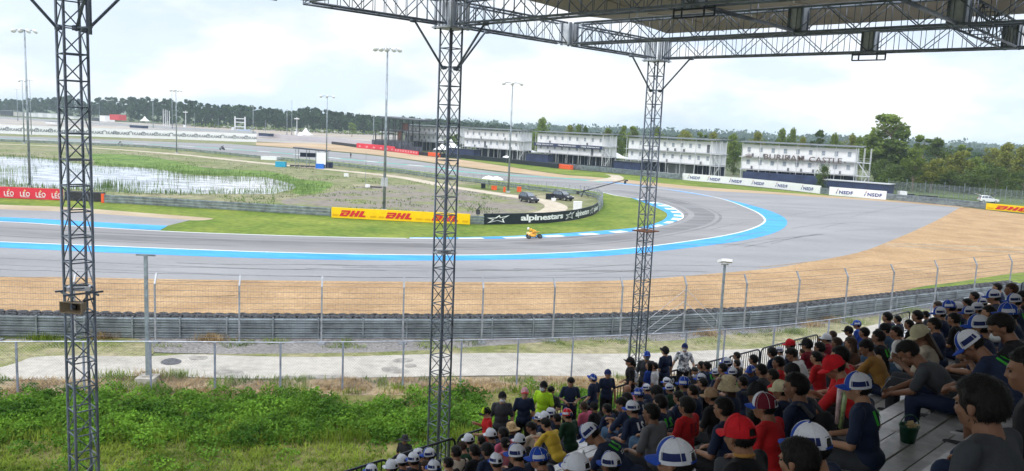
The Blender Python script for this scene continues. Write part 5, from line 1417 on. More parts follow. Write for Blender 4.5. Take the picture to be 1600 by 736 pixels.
m_ = LB(); m_.box((Ld * .35, 4, 7.2), (Ld * .62, 5, .3)); m_.build('white_awning', M_wht, t)
box_thing('hoarding', PG(632, 322), PG(660, 310), 0, 2.6, .2, mat('mesh_screen', (0.07, 0.075, 0.10), .7), 'dark mesh screen right of the viewing deck behind the far red banner', 'hoarding')

# paddock clutter at far left
def far_box(u0, u1, D, z0, z1, dep, m, label, name, cat, roof=None):
    return box_thing(name, PG(u0, D), PG(u1, D * .985), z0, z1, dep, m, label, cat, roof)
M_tan = mat('pale_wall', (0.55, 0.53, 0.50), .8, ns=.05, amt=.1)
for i, (u0, u1, D, z1, m, l) in enumerate((
    (0, 18, 860, 5.2, M_roofd, 'low dark pavilion at the far left edge'), (19, 28, 850, 4.5, M_tan, 'tan pavilion at the far left'), (29, 43, 850, 4.3, M_wht, 'white pavilion left of the second far light pole'),
    (45, 52, 845, 4.3, M_wht, 'small white pavilion behind the tall left light pole'), (54, 66, 840, 4.6, M_wht, 'larger white pavilion left of the left steel tower'), (69, 80, 835, 4.6, M_wht, 'white pavilion beside the left steel tower'),
    (83, 92, 830, 4.2, M_wht, 'white pavilion seen through the left steel tower'), (104, 114, 820, 2.8, M_wht, 'low white pavilion seen through the right side of the left tower'), (143, 154, 760, 3.4, M_roofd, 'small dark shed right of the left steel tower'), (155, 164, 740, 5.6, M_wht, 'tall white shed right of the left steel tower'))):
    far_box(u0, u1, D, .3, z1, 8, m, l, 'pavilion', 'pavilion', M_slab)
far_box(171, 186, 700, 2.6, 7.2, 6, mat('red_board', (0.55, .06, .07), .6), 'red billboard before the far wood', 'billboard', 'billboard')
for (u0, u1, D, l) in ((70, 86, 520, 'dark roofed timing hut left of the left steel tower'), (202, 224, 505, 'dark flat hut above the long white banner'), (404, 420, 440, 'black roofed hut at the right end of the long white banner')):
    far_box(u0, u1, D, 1.0, 2.4, 3, M_wht if u0 == 70 else M_navyw, l, 'hut', 'hut', M_roofd)
box_thing('low_wall', PG(400, 455), PG(600, 372), 0, 2.3, .3, mat('pale_lilac_wall', (0.60, 0.58, 0.62), .8, ns=.08, amt=.15, col2=(.5, .45, .47)), 'pale low wall behind the far straight, left of the viewing deck', 'wall')
box_thing('low_wall', PG(-40, 700), PG(400, 520), 0, 1.6, .3, M_slab, 'long grey low wall in the far paddock', 'wall')
# start gantry style frame and masts
t = thing('steel_frame', tuple(PG(375, 560)), 'white steel ladder frame tower before the far wood', 'tower'); m_ = LB()
for xx in (-3.4, 3.4): m_.box((xx, 0, 5.2), (.9, .6, 10.4))
for z in (3.6, 6.6, 9.0): m_.box((0, 0, z), (6.6, .5, .6))
m_.box((-4.6, 0, 1.6), (2, 2, 3.0)); m_.build('frame', M_col, t)
m_ = LB(); m_.box((3, -1, .9), (9, 3, 1.8)); m_.build('base', mat('pale_blue_panel', (.35, .45, .6), .6), t)
for i, u in enumerate((255, 258.2, 261, 264.5)):
    p = PG(u, 640 - 4 * i); m_ = MB(); m_.tube((p.x, p.y, 0), (p.x, p.y, 13.5 - i * .4), .35, .25, 6); tag(m_.build('mast', M_col), ('leftmost', 'second from the left', 'third from the left', 'rightmost')[i] + ' of four pale masts before the far wood', 'mast', 'row of four pale masts')
for u, y0, l in ((155, 160, 'thin far pole right of the left steel tower'), (415, 187, 'short far pole before the wood, left of centre'), (482, 193, 'short far pole right of the white marquee'), (341, 184, 'short far pole left of the white ladder frame'), (304, 176, 'thin short far pole right of the mast with white boxes')):
    D = 600; p = PG(u, D); yh = 197 + .0434 * (u - 800); m_ = MB(); m_.tube((p.x, p.y, 0), (p.x, p.y, 12 - (y0 - yh) * D / FPX), .18, .1, 6); tag(m_.build('pole', M_galv), l, 'pole')
for u, y0, D, l in ((290, 173, 560, 'far mast with white boxes and a cross arm'), (464, 183, 500, 'far mast with a small white dish')):
    p = PG(u, D); yh = 197 + .0434 * (u - 800); z = 12 - (y0 - yh) * D / FPX; t = thing('mast', (p.x, p.y, 0), l, 'mast')
    m_ = MB(); m_.tube((p.x, p.y, 0), (p.x, p.y, z), .3, .2, 6); m_.build('pole', M_col, t); m_ = MB(); m_.box((p.x, p.y - .5, z - 1), (3.0, .6, .5)); m_.build('cross_arm', M_wht, t); m_ = MB(); m_.box((p.x - .6, p.y - .5, 2.2), (1.2, .8, 2.0)); m_.build('box', M_wht, t)

# ------------------------------------------------------------------ floodlight masts
def lightpole(ub, yb, yt, label, heads=4, D=None, rad=.16, ut=None):
    if D is None: b = P(ub, yb, 0)
    else: b = PG(ub, D)
    D = b.y; yh = 197 + .0434 * (ub - 800); z = 12 - (yt - yh) * D / FPX
    t = thing('light_pole', (b.x, b.y, 0), label, 'light pole', 'tall floodlight poles round the circuit')
    m_ = MB(); m_.tube((b.x, b.y, 0), (b.x, b.y, z), rad * 1.25, rad * .6, 10); m_.build('pole', M_galv, t, smooth=True)
    m_ = MB(); m_.box((b.x, b.y, .15), (.7, .7, .3)); m_.build('base', M_slab, t)
    w = 3.0 if heads > 2 else 1.7
    m_ = MB(); m_.bar((b.x - w / 2, b.y, z), (b.x + w / 2, b.y, z), .10); m_.bar((b.x, b.y - w / 3, z), (b.x, b.y + w / 3, z), .08); m_.build('cross_arm', M_galv, t)
    for k in range(heads):
        x = b.x - w / 2 + w * k / (heads - 1); m_ = MB(); Mx = Matrix.Rotation(R(-35), 3, 'X') @ Matrix.Rotation(R(25 if x > b.x else -25), 3, 'Y')
        m_.lathe((x, b.y - .1, z - .22), [(.08, -.1), (.30, -.05), (.42, .12), (.30, .26), (.1, .32)], 10, M=Mx); m_.build('lamp_head', M_wht, t, smooth=True)
    return t
t = lightpole(47, 293, 51, 'tall floodlight pole behind the red LEO banner at left', 4)
lightpole(600, 330, 79, 'tallest floodlight pole, standing behind the left DHL logo, with a grey box on it', 5, rad=.17)
q = P(600, 330, 0); m_ = MB()
for sg in (-1, 1): m_.box((q.x + sg * .24, q.y - .2, 3.9), (.42, .3, 1.15))
m_.bar((q.x - .5, q.y - .1, 3.9), (q.x + .5, q.y - .1, 3.9), .06)
tag(m_.build('control_box', M_slab), 'pair of grey control boxes on the tallest floodlight pole', 'box')
lightpole(794, 301, 131, 'floodlight pole right of the middle tower, beside the white umbrellas', 3)
lightpole(510, 261, 151, 'floodlight pole behind the marshal hut', 3, rad=.13)
lightpole(276, 239.5, 142, 'floodlight pole beside the far guardrail, before the far wood', 4, rad=.15)
lightpole(38, 224.5, 127, 'left of two far floodlight poles near the tall left pole', 2, rad=.15); lightpole(47.5, 220, 126, 'right of two far floodlight poles near the tall left pole', 2, D=330, rad=.15)
lightpole(27, 0, 140, 'short far floodlight pole at the left edge', 3, D=600, rad=.22); lightpole(239, 0, 155, 'thin far floodlight pole left of the small white house tent', 2, D=560, rad=.22)
lightpole(269, 0, 142, 'faint floodlight pole just left of the one beside the far guardrail', 2, D=560, rad=.2); lightpole(395.5, 0, 166, 'far floodlight pole right of the white ladder frame', 2, D=520, rad=.2)
lightpole(448.5, 0, 171, 'far pole left of the pointed marquee', 2, D=500, rad=.2); lightpole(456, 0, 158, 'taller far pole left of the pointed marquee', 2, D=520, rad=.2); lightpole(584, 0, 181, 'far pole at the left of the viewing deck', 2, D=420, rad=.17)

# ------------------------------------------------------------------ near poles
b = P(231, 597, 0); zt = 12 - (401 - 172.3) * b.y / FPX
t = thing('path_pole', (b.x, b.y, 0), 'grey steel pole with a T-shaped top beside the manhole cover', 'pole')
m_ = MB(); m_.bar((b.x, b.y, 0), (b.x, b.y, zt), .13); m_.build('pole', metal_mat('blue_grey_pole', (.33, .39, .45)), t)
m_ = MB(); m_.bar((b.x - .42, b.y, zt + .03), (b.x + .42, b.y, zt + .03), .07); m_.build('cross_arm', M_galv, t)
m_ = MB(); m_.box((b.x, b.y, .12), (.8, .8, .3)); m_.box((b.x, b.y, .3), (.35, .35, .06)); m_.build('footing', M_conc, t)
b = P(1119, 585, 0); zt = 12 - (414 - 210.8) * b.y / FPX
t = thing('path_light', (b.x, b.y, 0), 'grey pole topped with white floodlights beside the path', 'street light')
m_ = MB(); m_.bar((b.x, b.y, 0), (b.x, b.y, zt), .11); m_.build('pole', _mc['blue_grey_pole'], t)
for dx, dy, rz in ((-.13, -.05, .2), (.15, -.1, -.25)):
    m_ = MB(); M_ = Matrix.Rotation(rz, 3, 'Z') @ Matrix.Rotation(R(-18), 3, 'X'); m_.box((b.x + dx, b.y + dy, zt + .22), (.34, .46, .13), M=M_); m_.build('lamp_head', M_wht, t)
m_ = MB(); m_.bar((b.x - .2, b.y, zt + .03), (b.x + .2, b.y, zt + .03), .05); m_.bar((b.x - .13, b.y, zt), (b.x - .13, b.y, zt + .18), .03); m_.bar((b.x + .15, b.y, zt), (b.x + .15, b.y, zt + .18), .03); m_.build('bracket', M_wht, t)

# ------------------------------------------------------------------ vehicles
M_tyre = mat('car_tyre', (0.02, 0.02, 0.022), .8); M_rim = mat('alloy', (.45, .46, .48), .3, .8); M_glass = mat('car_glass', (0.16, 0.19, 0.23), .06, .5, spec=1.0)
M_lampr = mat('tail_lamp', (.4, .02, .02), .3); M_lampw = mat('head_lamp', (.8, .8, .8), .15, spec=.8)
def car(pos, head, paint, label, L=4.6, Wd=1.82, suv=True, open_tail=False):
    t = thing('suv' if suv else 'car', (pos[0], pos[1], 0), label, 'car', rz=head)
    h = Wd / 2
    prof = [(-2.25, .45), (-2.3, .75), (-2.2, 1.0), (-1.2, 1.03), (.9, 1.0), (1.95, .90), (2.24, .72), (2.27, .42), (1.9, .30), (-1.9, .30)]
    m_ = LB(); n = len(prof); rows = []
    for (y, sc, zi) in ((-h, .97, .05), (-h * .94, 1, 0), (h * .94, 1, 0), (h, .97, .05)):
        rows.append([(x * sc, y, z + (zi if z < .6 else -zi)) for x, z in prof])
    vs = [v for r_ in rows for v in r_]; fs = []
    for k in range(3):
        for i in range(n): fs.append((k * n + i, k * n + (i + 1) % n, (k + 1) * n + (i + 1) % n, (k + 1) * n + i))
    fs += [tuple(range(n))[::-1], tuple(range(3 * n, 4 * n))]
    m_.add(vs, fs)
    roof = 1.66 if suv else 1.5
    gp = [(-2.18, 1.0), (-1.78, roof - .10), (-1.45, roof), (-.2, roof), (.15, roof - .07), (1.05, .99)]
    n = len(gp); lo = h * .93; hi = h * .74
    def yy(z): return lo + (hi - lo) * (z - 1.0) / (roof - 1.0)
    vs = [(x, -yy(z), z) for x, z in gp] + [(x, yy(z), z) for x, z in gp]
    m_.add(vs, [tuple(range(n)), tuple(range(n, 2 * n))[::-1]] + [(i, i + n, (i + 1) % n + n, (i + 1) % n) for i in range(n)])
    m_.build('body', paint, t)
    def pane(name, pts, off):
        g_ = LB(); g_.add([(p[0] + off[0], p[1] + off[1], p[2] + off[2]) for p in pts], [tuple(range(len(pts)))]); g_.build(name, M_glass, t)
    zl, zh = 1.06, roof - .1
    for sg in (-1, 1):
        for (x0, x1, x2, x3) in ((-1.95, -1.25, -1.25, -1.62), (-1.17, -.4, -.4, -1.17), (-.32, .82, .12, -.32)):
            pane('side_window', [(x0, sg * yy(zl), zl), (x1, sg * yy(zl), zl), (x2, sg * yy(zh), zh), (x3, sg * yy(zh), zh)], (0, sg * .012, 0))
    pane('windscreen', [(.96, -lo * .9, 1.06), (.96, lo * .9, 1.06), (.22, hi * .92, zh), (.22, -hi * .92, zh)], (.03, 0, .03))
    pane('rear_window', [(-2.14, -lo * .88, 1.08), (-2.14, lo * .88, 1.08), (-1.83, hi * .9, zh), (-1.83, -hi * .9, zh)], (-.02, 0, .01))
    for x in (-1.42, 1.42):
        for sg in (-1, 1):
            w = LB(); w.lathe((x, sg * (h - .12), .36), [(.2, -.12), (.33, -.12), (.36, -.08), (.36, .08), (.33, .12), (.2, .12)], 20, M=Matrix.Rotation(R(90), 3, 'X')); wh = w.build('wheel', M_tyre, t, smooth=False)
            r_ = LB(); r_.lathe((x, sg * (h - .02), .36), [(.03, -.04), (.22, -.04), (.22, .04), (.03, .02)], 14, M=Matrix.Rotation(R(90), 3, 'X')); r_.build('rim', M_rim, wh)
    for sg in (-1, 1):
        l = LB(); l.box((2.13, sg * .66, .8), (.18, .36, .16)); l.build('headlight', M_lampw, t)
        l = LB(); l.box((-2.24, sg * .74, .98), (.12, .22, .26)); l.build('tail_light', M_lampr, t)
        l = LB(); l.box((.85, sg * (h + .08), 1.15), (.14, .2, .14)); l.build('mirror', paint, t)
    pl = LB(); pl.box((-2.31, 0, .78), (.03, .5, .13)); pl.build('number_plate', M_wht, t)
    if open_tail:
        tg = LB(); tg.bar((-2.0, 0, roof), (-3.0, 0, roof + .28), 1.5, .07, up=(0, 0, 1)); tg.build('tailgate', paint, t)
    t.scale = (.86, .86, .95)
    return t
M_pblack = mat('black_car_paint', (0.025, 0.03, 0.045), .22, .3, spec=.6); M_pwhite = mat('white_car_paint', (0.72, 0.73, 0.75), .25, spec=.6); M_pgrey = mat('dark_grey_car_paint', (0.04, 0.045, 0.06), .22, .4, spec=.6)
p = P(826, 316, 0); car((p.x, p.y), R(-58), M_pgrey, 'dark grey SUV parked on the infield dirt road, left one of two')
p = P(879, 313, 0); car((p.x, p.y), R(-48), M_pblack, 'black SUV parked beside the infield guardrail, right one of two')
p = P(1556, 325, 0); p = PG(1554, 176); car((p.x, p.y), R(-6), M_pwhite, 'white estate car with open tailgate behind the guardrail at right', open_tail=True)
# boxes around the SUVs
def boxes(name, label, cat, m, u, v, dims, rz=.0, lid=None):
    p = P(u, v, 0); t = thing(name, (p.x, p.y, 0), label, cat, rz=rz); b = LB(); b.box((0, 0, dims[2] / 2), dims); b.build('body', m, t)
    l = LB(); l.box((0, 0, dims[2] + .03), (dims[0] + .06, dims[1] + .06, .06)); l.build('lid', lid or m, t)
    for sx_ in (-1, 1): f = LB(); f.box((sx_ * dims[0] * .36, 0, .03), (.1, dims[1] * 1.02, .07)); f.build('foot', M_darkm, t)
    return t
boxes('cabinet', 'white cabinet on the infield right of the black SUV', 'cabinet', M_wht, 902, 328.5, (1.25, .7, 1.25))
boxes('equipment_case', 'dark equipment case left of the black SUV', 'case', M_blk, 859, 311.5, (1.4, .6, .9)); boxes('cooler_box', 'small white box on the grass below the dark equipment case', 'box', M_wht, 865, 314, (.75, .5, .4))
boxes('generator', 'bright blue portable generator on the infield left of the hut', 'generator', mat('bright_blue', (.03, .35, .55), .5), 439, 261, (2.4, 1.2, 1.2))
boxes('white_pallet', 'long white covered pallet left of the hut', 'pallet', M_wht, 423, 250, (5, 1.4, .9))
# camera crane
p = P(912, 308, 0); t = thing('camera_crane', (p.x, p.y, 0), 'long dark camera crane arm reaching over the inner grass edge', 'camera crane')
tip = PD(977, 281, p.y + 4)
m_ = MB(); a = Vector((p.x, p.y, 1.1)); back = a - (tip - a).normalized() * 1.3; m_.tube(back, tip, .12, .07, 8); m_.build('arm', M_darkm, t)
m_ = MB(); m_.tube(a + Vector((0, 0, .7)), tip, .012, n=4); m_.tube(a, a + Vector((0, 0, .8)), .05, n=6); m_.build('cable', M_darkm, t)
m_ = MB()
for an_ in (0, 2.1, 4.2): m_.tube(a, (p.x + math.cos(an_) * .9, p.y + math.sin(an_) * .9, 0), .06, n=6)
m_.box((p.x, p.y, 1.1), (.3, .3, .35)); m_.build('tripod', M_darkm, t)
m_ = MB(); m_.box(back, (.5, .5, .6)); m_.build('counterweight', M_darkm, t)
m_ = MB(); m_.box(tip - Vector((0, 0, .45)), (.35, .5, .5)); m_.box(tip - Vector((-.25, 0, .1)), (.5, .3, .25)); m_.build('camera_head', M_darkm, t)
# umbrellas and marshals' corner
def umbrella(u, v, label, m=M_wht, D=None):
    p = P(u, v, 0); t = thing('umbrella', (p.x, p.y, 0), label, 'umbrella'); c = LB(); c.lathe((0, 0, 0), [(1.35, 1.95), (1.0, 2.2), (.5, 2.42), (.04, 2.55)], 12); c.build('canopy', m, t); q = LB(); q.tube((0, 0, 0), (0, 0, 2.5), .03, n=6); q.build('pole', M_galv, t)
umbrella(763, 295.5, 'left of two white umbrellas beside the infield floodlight pole'); umbrella(775, 296.5, 'right of two white umbrellas beside the infield floodlight pole'); umbrella(791, 255.5, 'single white umbrella before the black tyre wall')
boxes('crate', 'red crate under the two white umbrellas', 'crate', M_orange, 772, 296.8, (1.0, .8, .7)); boxes('crate', 'small orange crate right of the two white umbrellas', 'crate', M_orange, 788, 300.5, (.4, .4, .9)); boxes('crate', 'black crate left of the two white umbrellas', 'crate', M_blk, 755, 294.5, (.8, .7, .9))
boxes('crate', 'orange block on the guardrail left of the SUVs', 'crate', M_orange, 811, 300, (.8, .4, .9))
# marshal hut
p = P(490, 262.5, 0); t = thing('marshal_hut', (p.x, p.y, 0), 'open marshal hut with black roof and white side panel by the back straight', 'hut'); m_ = LB()
m_.add([(-4.6, -1.5, 4.5), (3.6, -1.5, 4.1), (3.6, 1.8, 4.1), (-4.6, 1.8, 4.5), (-4.6, -1.5, 4.8), (3.6, -1.5, 4.35), (3.6, 1.8, 4.35), (-4.6, 1.8, 4.8)], [(3, 2, 1, 0), (4, 5, 6, 7), (0, 1, 5, 4), (1, 2, 6, 5), (2, 3, 7, 6), (3, 0, 4, 7)]); m_.build('roof', M_roofd, t)
for xx in (-4, -1.4, .8, 3.1):
    for yy_ in (-1.2, 1.4): m_ = LB(); m_.box((xx, yy_, 2.2), (.12, .12, 4.3)); m_.build('post', M_galv, t)
m_ = LB(); m_.box((2.1, -1.4, 2.4), (2.2, .12, 2.8)); m_.build('white_panel', M_wht, t); m_ = LB(); m_.box((-.6, 1.3, 3.0), (6.0, .1, 1.0)); m_.build('back_rail', M_navyw, t)
m_ = LB()
for k in range(5): m_.torus((-4.6 + k * 1.2, -1.8, .45), .42, .2, n=12, m=6)
m_.build('tyres', M_rubber, t)
boxes('barrel', 'blue box in front of the marshal hut', 'box', mat('bright_blue2', (.02, .16, .6), .5), 500, 263.5, (1.8, 1.2, 1.1)); boxes('bag_pile', 'dark bag pile right of the marshal hut', 'bags', M_navyw, 513, 262, (2.0, 1.4, 1.3))
# small survey mast with base on the infield
p = P(571, 292.5, 0); t = thing('survey_mast', (p.x, p.y, 0), 'thin survey mast with a small white base on the infield soil', 'mast'); m_ = LB(); m_.tube((0, 0, 0), (0, 0, 6.2), .035, n=6); m_.build('rod', M_galv, t)
m_ = LB(); m_.box((.4, 0, .25), (.8, .5, .5)); m_.build('base', M_wht, t); m_ = LB(); m_.box((1.9, 0, .12), (2.0, .8, .2)); m_.build('mat', M_darkm, t)
boxes('white_box', 'small white box on the rough infield below the back straight', 'box', M_wht, 541, 276.5, (.9, .5, .7))
# small far things by the guardrail at right
boxes('quad_bike', 'white covered machine behind the guardrail left of the wire fence', 'machine', M_wht, 1409, 309, (1.6, 1.2, 1.4))
for u_, v_, l_ in ((1421, 309.5, 'dark small machine right of the white covered machine'), (1443, 312, 'dark low machine behind the guardrail'), (1457, 313, 'grey machine left of the wire fence posts')):
    boxes('quad_bike', l_, 'machine', M_darkm, u_, v_, (1.6, 1.0, .9))
t = thing('boundary_fence', tuple(PG(1500, 190)), 'grey wire boundary fence in front of the right hand wood', 'fence'); m_ = MB(); pm = MB(); A = PG(1395, 196); B = PG(1660, 172)
for k in range(34):
    a = A.lerp(B, k / 33); pm.tube((a.x, a.y, 0), (a.x, a.y, 3.6 if k % 4 == 0 else 2.9), .07 if k % 4 == 0 else .05, n=5)
for z in np.arange(.3, 2.9, .28): m_.bar((A.x, A.y, z), (B.x, B.y, z), .03)
for k in range(200): a = A.lerp(B, k / 199); m_.bar((a.x, a.y, 0), (a.x, a.y, 2.8), .02)
pm.build('posts', M_galv, t); m_.build('wire_mesh', M_fence, t)
# haze
hz = bpy.data.meshes.new('haze'); x0, x1, y0, y1, z0, z1 = -3400, 3400, -400, 5600, -1.5, 42
hz.from_pydata([(x, y, z) for x in (x0, x1) for y in (y0, y1) for z in (z0, z1)], [], [(0, 1, 3, 2), (4, 6, 7, 5), (0, 4, 5, 1), (2, 3, 7, 6), (0, 2, 6, 4), (1, 5, 7, 3)])
mh = bpy.data.materials.new('haze_air'); mh.use_nodes = True; th = mh.node_tree; th.nodes.clear(); oh = th.nodes.new('ShaderNodeOutputMaterial'); vh = th.nodes.new('ShaderNodeVolumePrincipled')
vh.inputs['Color'].default_value = (.72, .87, 1.0, 1); vh.inputs['Density'].default_value = 0.00018; vh.inputs['Anisotropy'].default_value = 0.0; th.links.new(vh.outputs['Volume'], oh.inputs['Volume'])
ho = link_mesh('haze', hz, mh); ho['kind'] = 'stuff'; ho['label'] = 'pale blue haze in the air over the circuit'

# ================================================================== people
def ell(c, r, M=None, n=14, m=9):
    vs = []; fs = []
    for i in range(m + 1):
        ph = math.pi * i / m
        for j in range(n):
            th = 2 * math.pi * j / n; v = Vector((r[0] * math.sin(ph) * math.cos(th), r[1] * math.sin(ph) * math.sin(th), r[2] * math.cos(ph)))
            if M is not None: v = M @ v
            vs.append(v + Vector(c))
    for i in range(m):
        for j in range(n): fs.append((i * n + j, (i + 1) * n + j, (i + 1) * n + (j + 1) % n, i * n + (j + 1) % n))
    return vs, fs
def cap_(a, ra, b, rb, n=12):
    a = Vector(a); b = Vector(b); d = (b - a); L = d.length; d.normalize()
    up = Vector((0, 0, 1)) if abs(d.z) < .95 else Vector((1, 0, 0)); x = d.cross(up).normalized(); y = x.cross(d)
    vs = []; rings = []
    for t in (-90, -60, -30, 0): rings.append((a + d * ra * math.sin(R(t)), ra * math.cos(R(t)) + 1e-4))
    for t in (0, 30, 60, 90): rings.append((b + d * rb * math.sin(R(t)), rb * math.cos(R(t)) + 1e-4))
    for c, r in rings:
        for k in range(n): th = 2 * math.pi * k / n; vs.append(c + (x * math.cos(th) + y * math.sin(th)) * r)
    fs = [(i * n + k, i * n + (k + 1) % n, (i + 1) * n + (k + 1) % n, (i + 1) * n + k) for i in range(len(rings) - 1) for k in range(n)]
    fs += [tuple(range(n))[::-1], tuple(range((len(rings) - 1) * n, len(rings) * n))]
    return vs, fs
def fuse(name, prims, voxel, smooth=3, ratio=.5, fac=.5):
    mb = LB()
    for vs, fs in prims: mb.add(vs, fs)
    me = bpy.data.meshes.new(name); me.from_pydata(mb.v, [], mb.f)
    ob = bpy.data.objects.new(name, me); COL.objects.link(ob)
    md = ob.modifiers.new('r', 'REMESH'); md.mode = 'VOXEL'; md.voxel_size = voxel; md.adaptivity = 0
    md = ob.modifiers.new('s', 'SMOOTH'); md.factor = fac; md.iterations = smooth
    if ratio < 1: md = ob.modifiers.new('d', 'DECIMATE'); md.ratio = ratio
    r = bpy.data.meshes.new_from_object(ob.evaluated_get(bpy.context.evaluated_depsgraph_get()))
    bpy.data.objects.remove(ob); bpy.data.meshes.remove(me)
    r.name = name; r.polygons.foreach_set('use_smooth', [True] * len(r.polygons)); r.materials.clear(); r.materials.append(None)
    return r
def V3(*a): return Vector(a)
def rotM(pitch=0, yaw=0, roll=0): return Matrix.Rotation(R(yaw), 3, 'Z') @ Matrix.Rotation(R(-pitch), 3, 'X') @ Matrix.Rotation(R(roll), 3, 'Y')
def hand(wr, dirv, palm_n, grip=.5, side=1):
    """palm, four unequal bent fingers, thumb"""
    d = Vector(dirv).normalized(); nrm = Vector(palm_n); nrm = (nrm - d * nrm.dot(d)).normalized(); s = d.cross(nrm).normalized() * side
    out = []; wr = Vector(wr)
    Mx = Matrix((s, d, nrm)).transposed()
    out.append(ell(wr + d * .045, (.040, .052, .016), Mx)); out.append(cap_(wr - d * .01, .024, wr + d * .03, .026))
    for i, (o, L) in enumerate(((-.030, .070), (-.010, .080), (.010, .076), (.029, .060))):
        a = wr + d * .082 + s * o; an1 = grip * 70; 
        d1 = (d * math.cos(R(an1 * .5)) + nrm * math.sin(R(an1 * .5))); d2 = (d * math.cos(R(an1 * 1.4)) + nrm * math.sin(R(an1 * 1.4)))
        b = a + d1 * L * .5; c = b + d2 * L * .5
        out += [cap_(wr + d * .05 + s * o * .8, .0105, a, .0098, 8), cap_(a, .0095, b, .0088, 8), cap_(b, .0088, c, .0072, 8)]
    a = wr + d * .02 - s * .032; b = a + (d * .6 - s * .6 + nrm * .5).normalized() * .035; c = b + (d * .9 + nrm * .5 - s * .1).normalized() * .032
    out += [cap_(a, .014, b, .0115, 8), cap_(b, .011, c, .009, 8)]
    return out
HEADP = [ell((0, -.008, .035), (.076, .095, .092)), ell((0, .022, -.028), (.060, .074, .078)), ell((0, .055, -.070), (.034, .032, .026)), ell((0, .092, .0), (.010, .015, .024)), ell((0, .100, -.018), (.017, .014, .011)),
         ell((0, .078, .030), (.052, .020, .012)), ell((.078, -.004, -.005), (.010, .019, .031)), ell((-.078, -.004, -.005), (.010, .019, .031)), ell((0, .088, -.050), (.022, .010, .005)), ell((0, .086, -.060), (.020, .010, .005)),
         ell((.036, .062, -.018), (.026, .026, .026)), ell((-.036, .062, -.018), (.026, .026, .026))]
def make_pose(kind, head_yaw=0):
    J = {}
    stand = kind.startswith('st')
    if stand:
        J.update(pel=V3(0, 0, .93), wst=V3(0, .0, 1.07), chs=V3(0, .01, 1.26), nk=V3(0, .0, 1.42), hd=V3(0, .035, 1.532))
        for s in (-1, 1): J[('hip', s)] = V3(.085 * s, 0, .90); J[('kn', s)] = V3(.10 * s, .02, .49); J[('an', s)] = V3(.115 * s, -.01, .09); J[('sh', s)] = V3(.158 * s, -.005, 1.365)
        hp = -13
        if kind == 'st_down': arms = [((.225, -.01, 1.10), (.245, .05, .86)), ((-.225, -.01, 1.10), (-.245, .05, .86))]
        elif kind == 'st_paper': arms = [((.235, .0, 1.12), (.12, .22, 1.10)), ((-.235, .0, 1.12), (-.12, .22, 1.12))]; hp = 28
        elif kind == 'st_hip': arms = [((.26, -.03, 1.11), (.33, .12, .93)), ((-.26, -.03, 1.11), (-.33, .12, .93))]
        elif kind == 'st_phone': arms = [((.22, .05, 1.13), (.08, .26, 1.27)), ((-.235, .0, 1.12), (-.12, .22, 1.08))]; hp = 22
    else:
        lean = {'sit': 8, 'lean': 30, 'bent': 50, 'phone': 14, 'shade': 6, 'camera': 6, 'back': -4}[kind]
        def tq(h): return V3(0, math.sin(R(lean)) * h, .09 + math.cos(R(lean)) * h)
        J.update(pel=V3(0, 0, .10), wst=tq(.17), chs=tq(.34), nk=tq(.50))
        hp = {'sit': 10, 'lean': 32, 'bent': 48, 'phone': 30, 'shade': 4, 'camera': 2, 'back': 2}[kind]
        J['hd'] = J['nk'] + V3(0, .03 + .12 * math.sin(R(lean * .8 + 6)), .108 * math.cos(R(lean * .8)))
        for s in (-1, 1):
            J[('hip', s)] = V3(.09 * s, .0, .095); J[('kn', s)] = V3(.15 * s, .42, .105); J[('an', s)] = V3(.14 * s, .40, -.30); J[('sh', s)] = tq(.450) + V3(.162 * s, 0, 0)
        sh = J[('sh', 1)]
        if kind in ('sit', 'back'): arms = [((.245, sh.y + .02, sh.z - .27), (.13, .30, .215)), ((-.245, sh.y + .02, sh.z - .27), (-.13, .30, .215))]
        elif kind == 'lean': arms = [((.20, .40, .20), (.05, .53, .30)), ((-.20, .40, .20), (-.04, .52, .27))]
        elif kind == 'bent': arms = [((.20, .42, .19), (.06, .58, .12)), ((-.20, .42, .19), (-.06, .58, .10))]
        elif kind == 'phone': arms = [((.21, sh.y + .08, sh.z - .26), (.06, sh.y + .27, sh.z - .16)), ((-.21, sh.y + .08, sh.z - .26), (-.07, sh.y + .27, sh.z - .18))]
        elif kind == 'shade': arms = [((.245, sh.y + .02, sh.z - .27), (.13, .30, .215)), ((-.33, sh.y + .10, sh.z + .06), (-.13, sh.y + .13, sh.z + .24))]
        elif kind == 'camera': arms = [((.24, sh.y + .13, sh.z - .16), (.07, sh.y + .19, sh.z + .10)), ((-.24, sh.y + .13, sh.z - .16), (-.06, sh.y + .20, sh.z + .09))]
    sh_, pel, wst, chs, nk, hd = J[('sh', 1)], J['pel'], J['wst'], J['chs'], J['nk'], J['hd']
    MH = rotM(hp, head_yaw)
    skin = [([MH @ Vector(v) + hd for v in vs], fs) for vs, fs in HEADP]
    skin.append(cap_(nk - (nk - chs) * .2, .066, hd + MH @ V3(0, -.018, -.04), .056))
    spine = (nk - pel).normalized()
    def torso(g):
        Mt = V3(0, 0, 1).rotation_difference(spine).to_matrix()
        return [ell(pel + V3(0, 0, .0), (.165 + g, .125 + g, .12 + g)), ell(wst, (.145 + g, .105 + g, .15 + g), Mt), ell(chs, (.162 + g, .115 + g, .17 + g), Mt),
                cap_(J[('sh', -1)] * .78 + J[('sh', 1)] * .22 - spine * .01, .062 + g, J[('sh', 1)] * .78 + J[('sh', -1)] * .22 - spine * .01, .062 + g), cap_(chs + spine * .05, .095 + g, nk - spine * .03, .060 + g), cap_(J[('sh', 1)] * .7 + J[('sh', -1)] * .3, .05 + g, nk - spine * .015, .048 + g), cap_(J[('sh', -1)] * .7 + J[('sh', 1)] * .3, .05 + g, nk - spine * .015, .048 + g)]
    skin += torso(-.012)
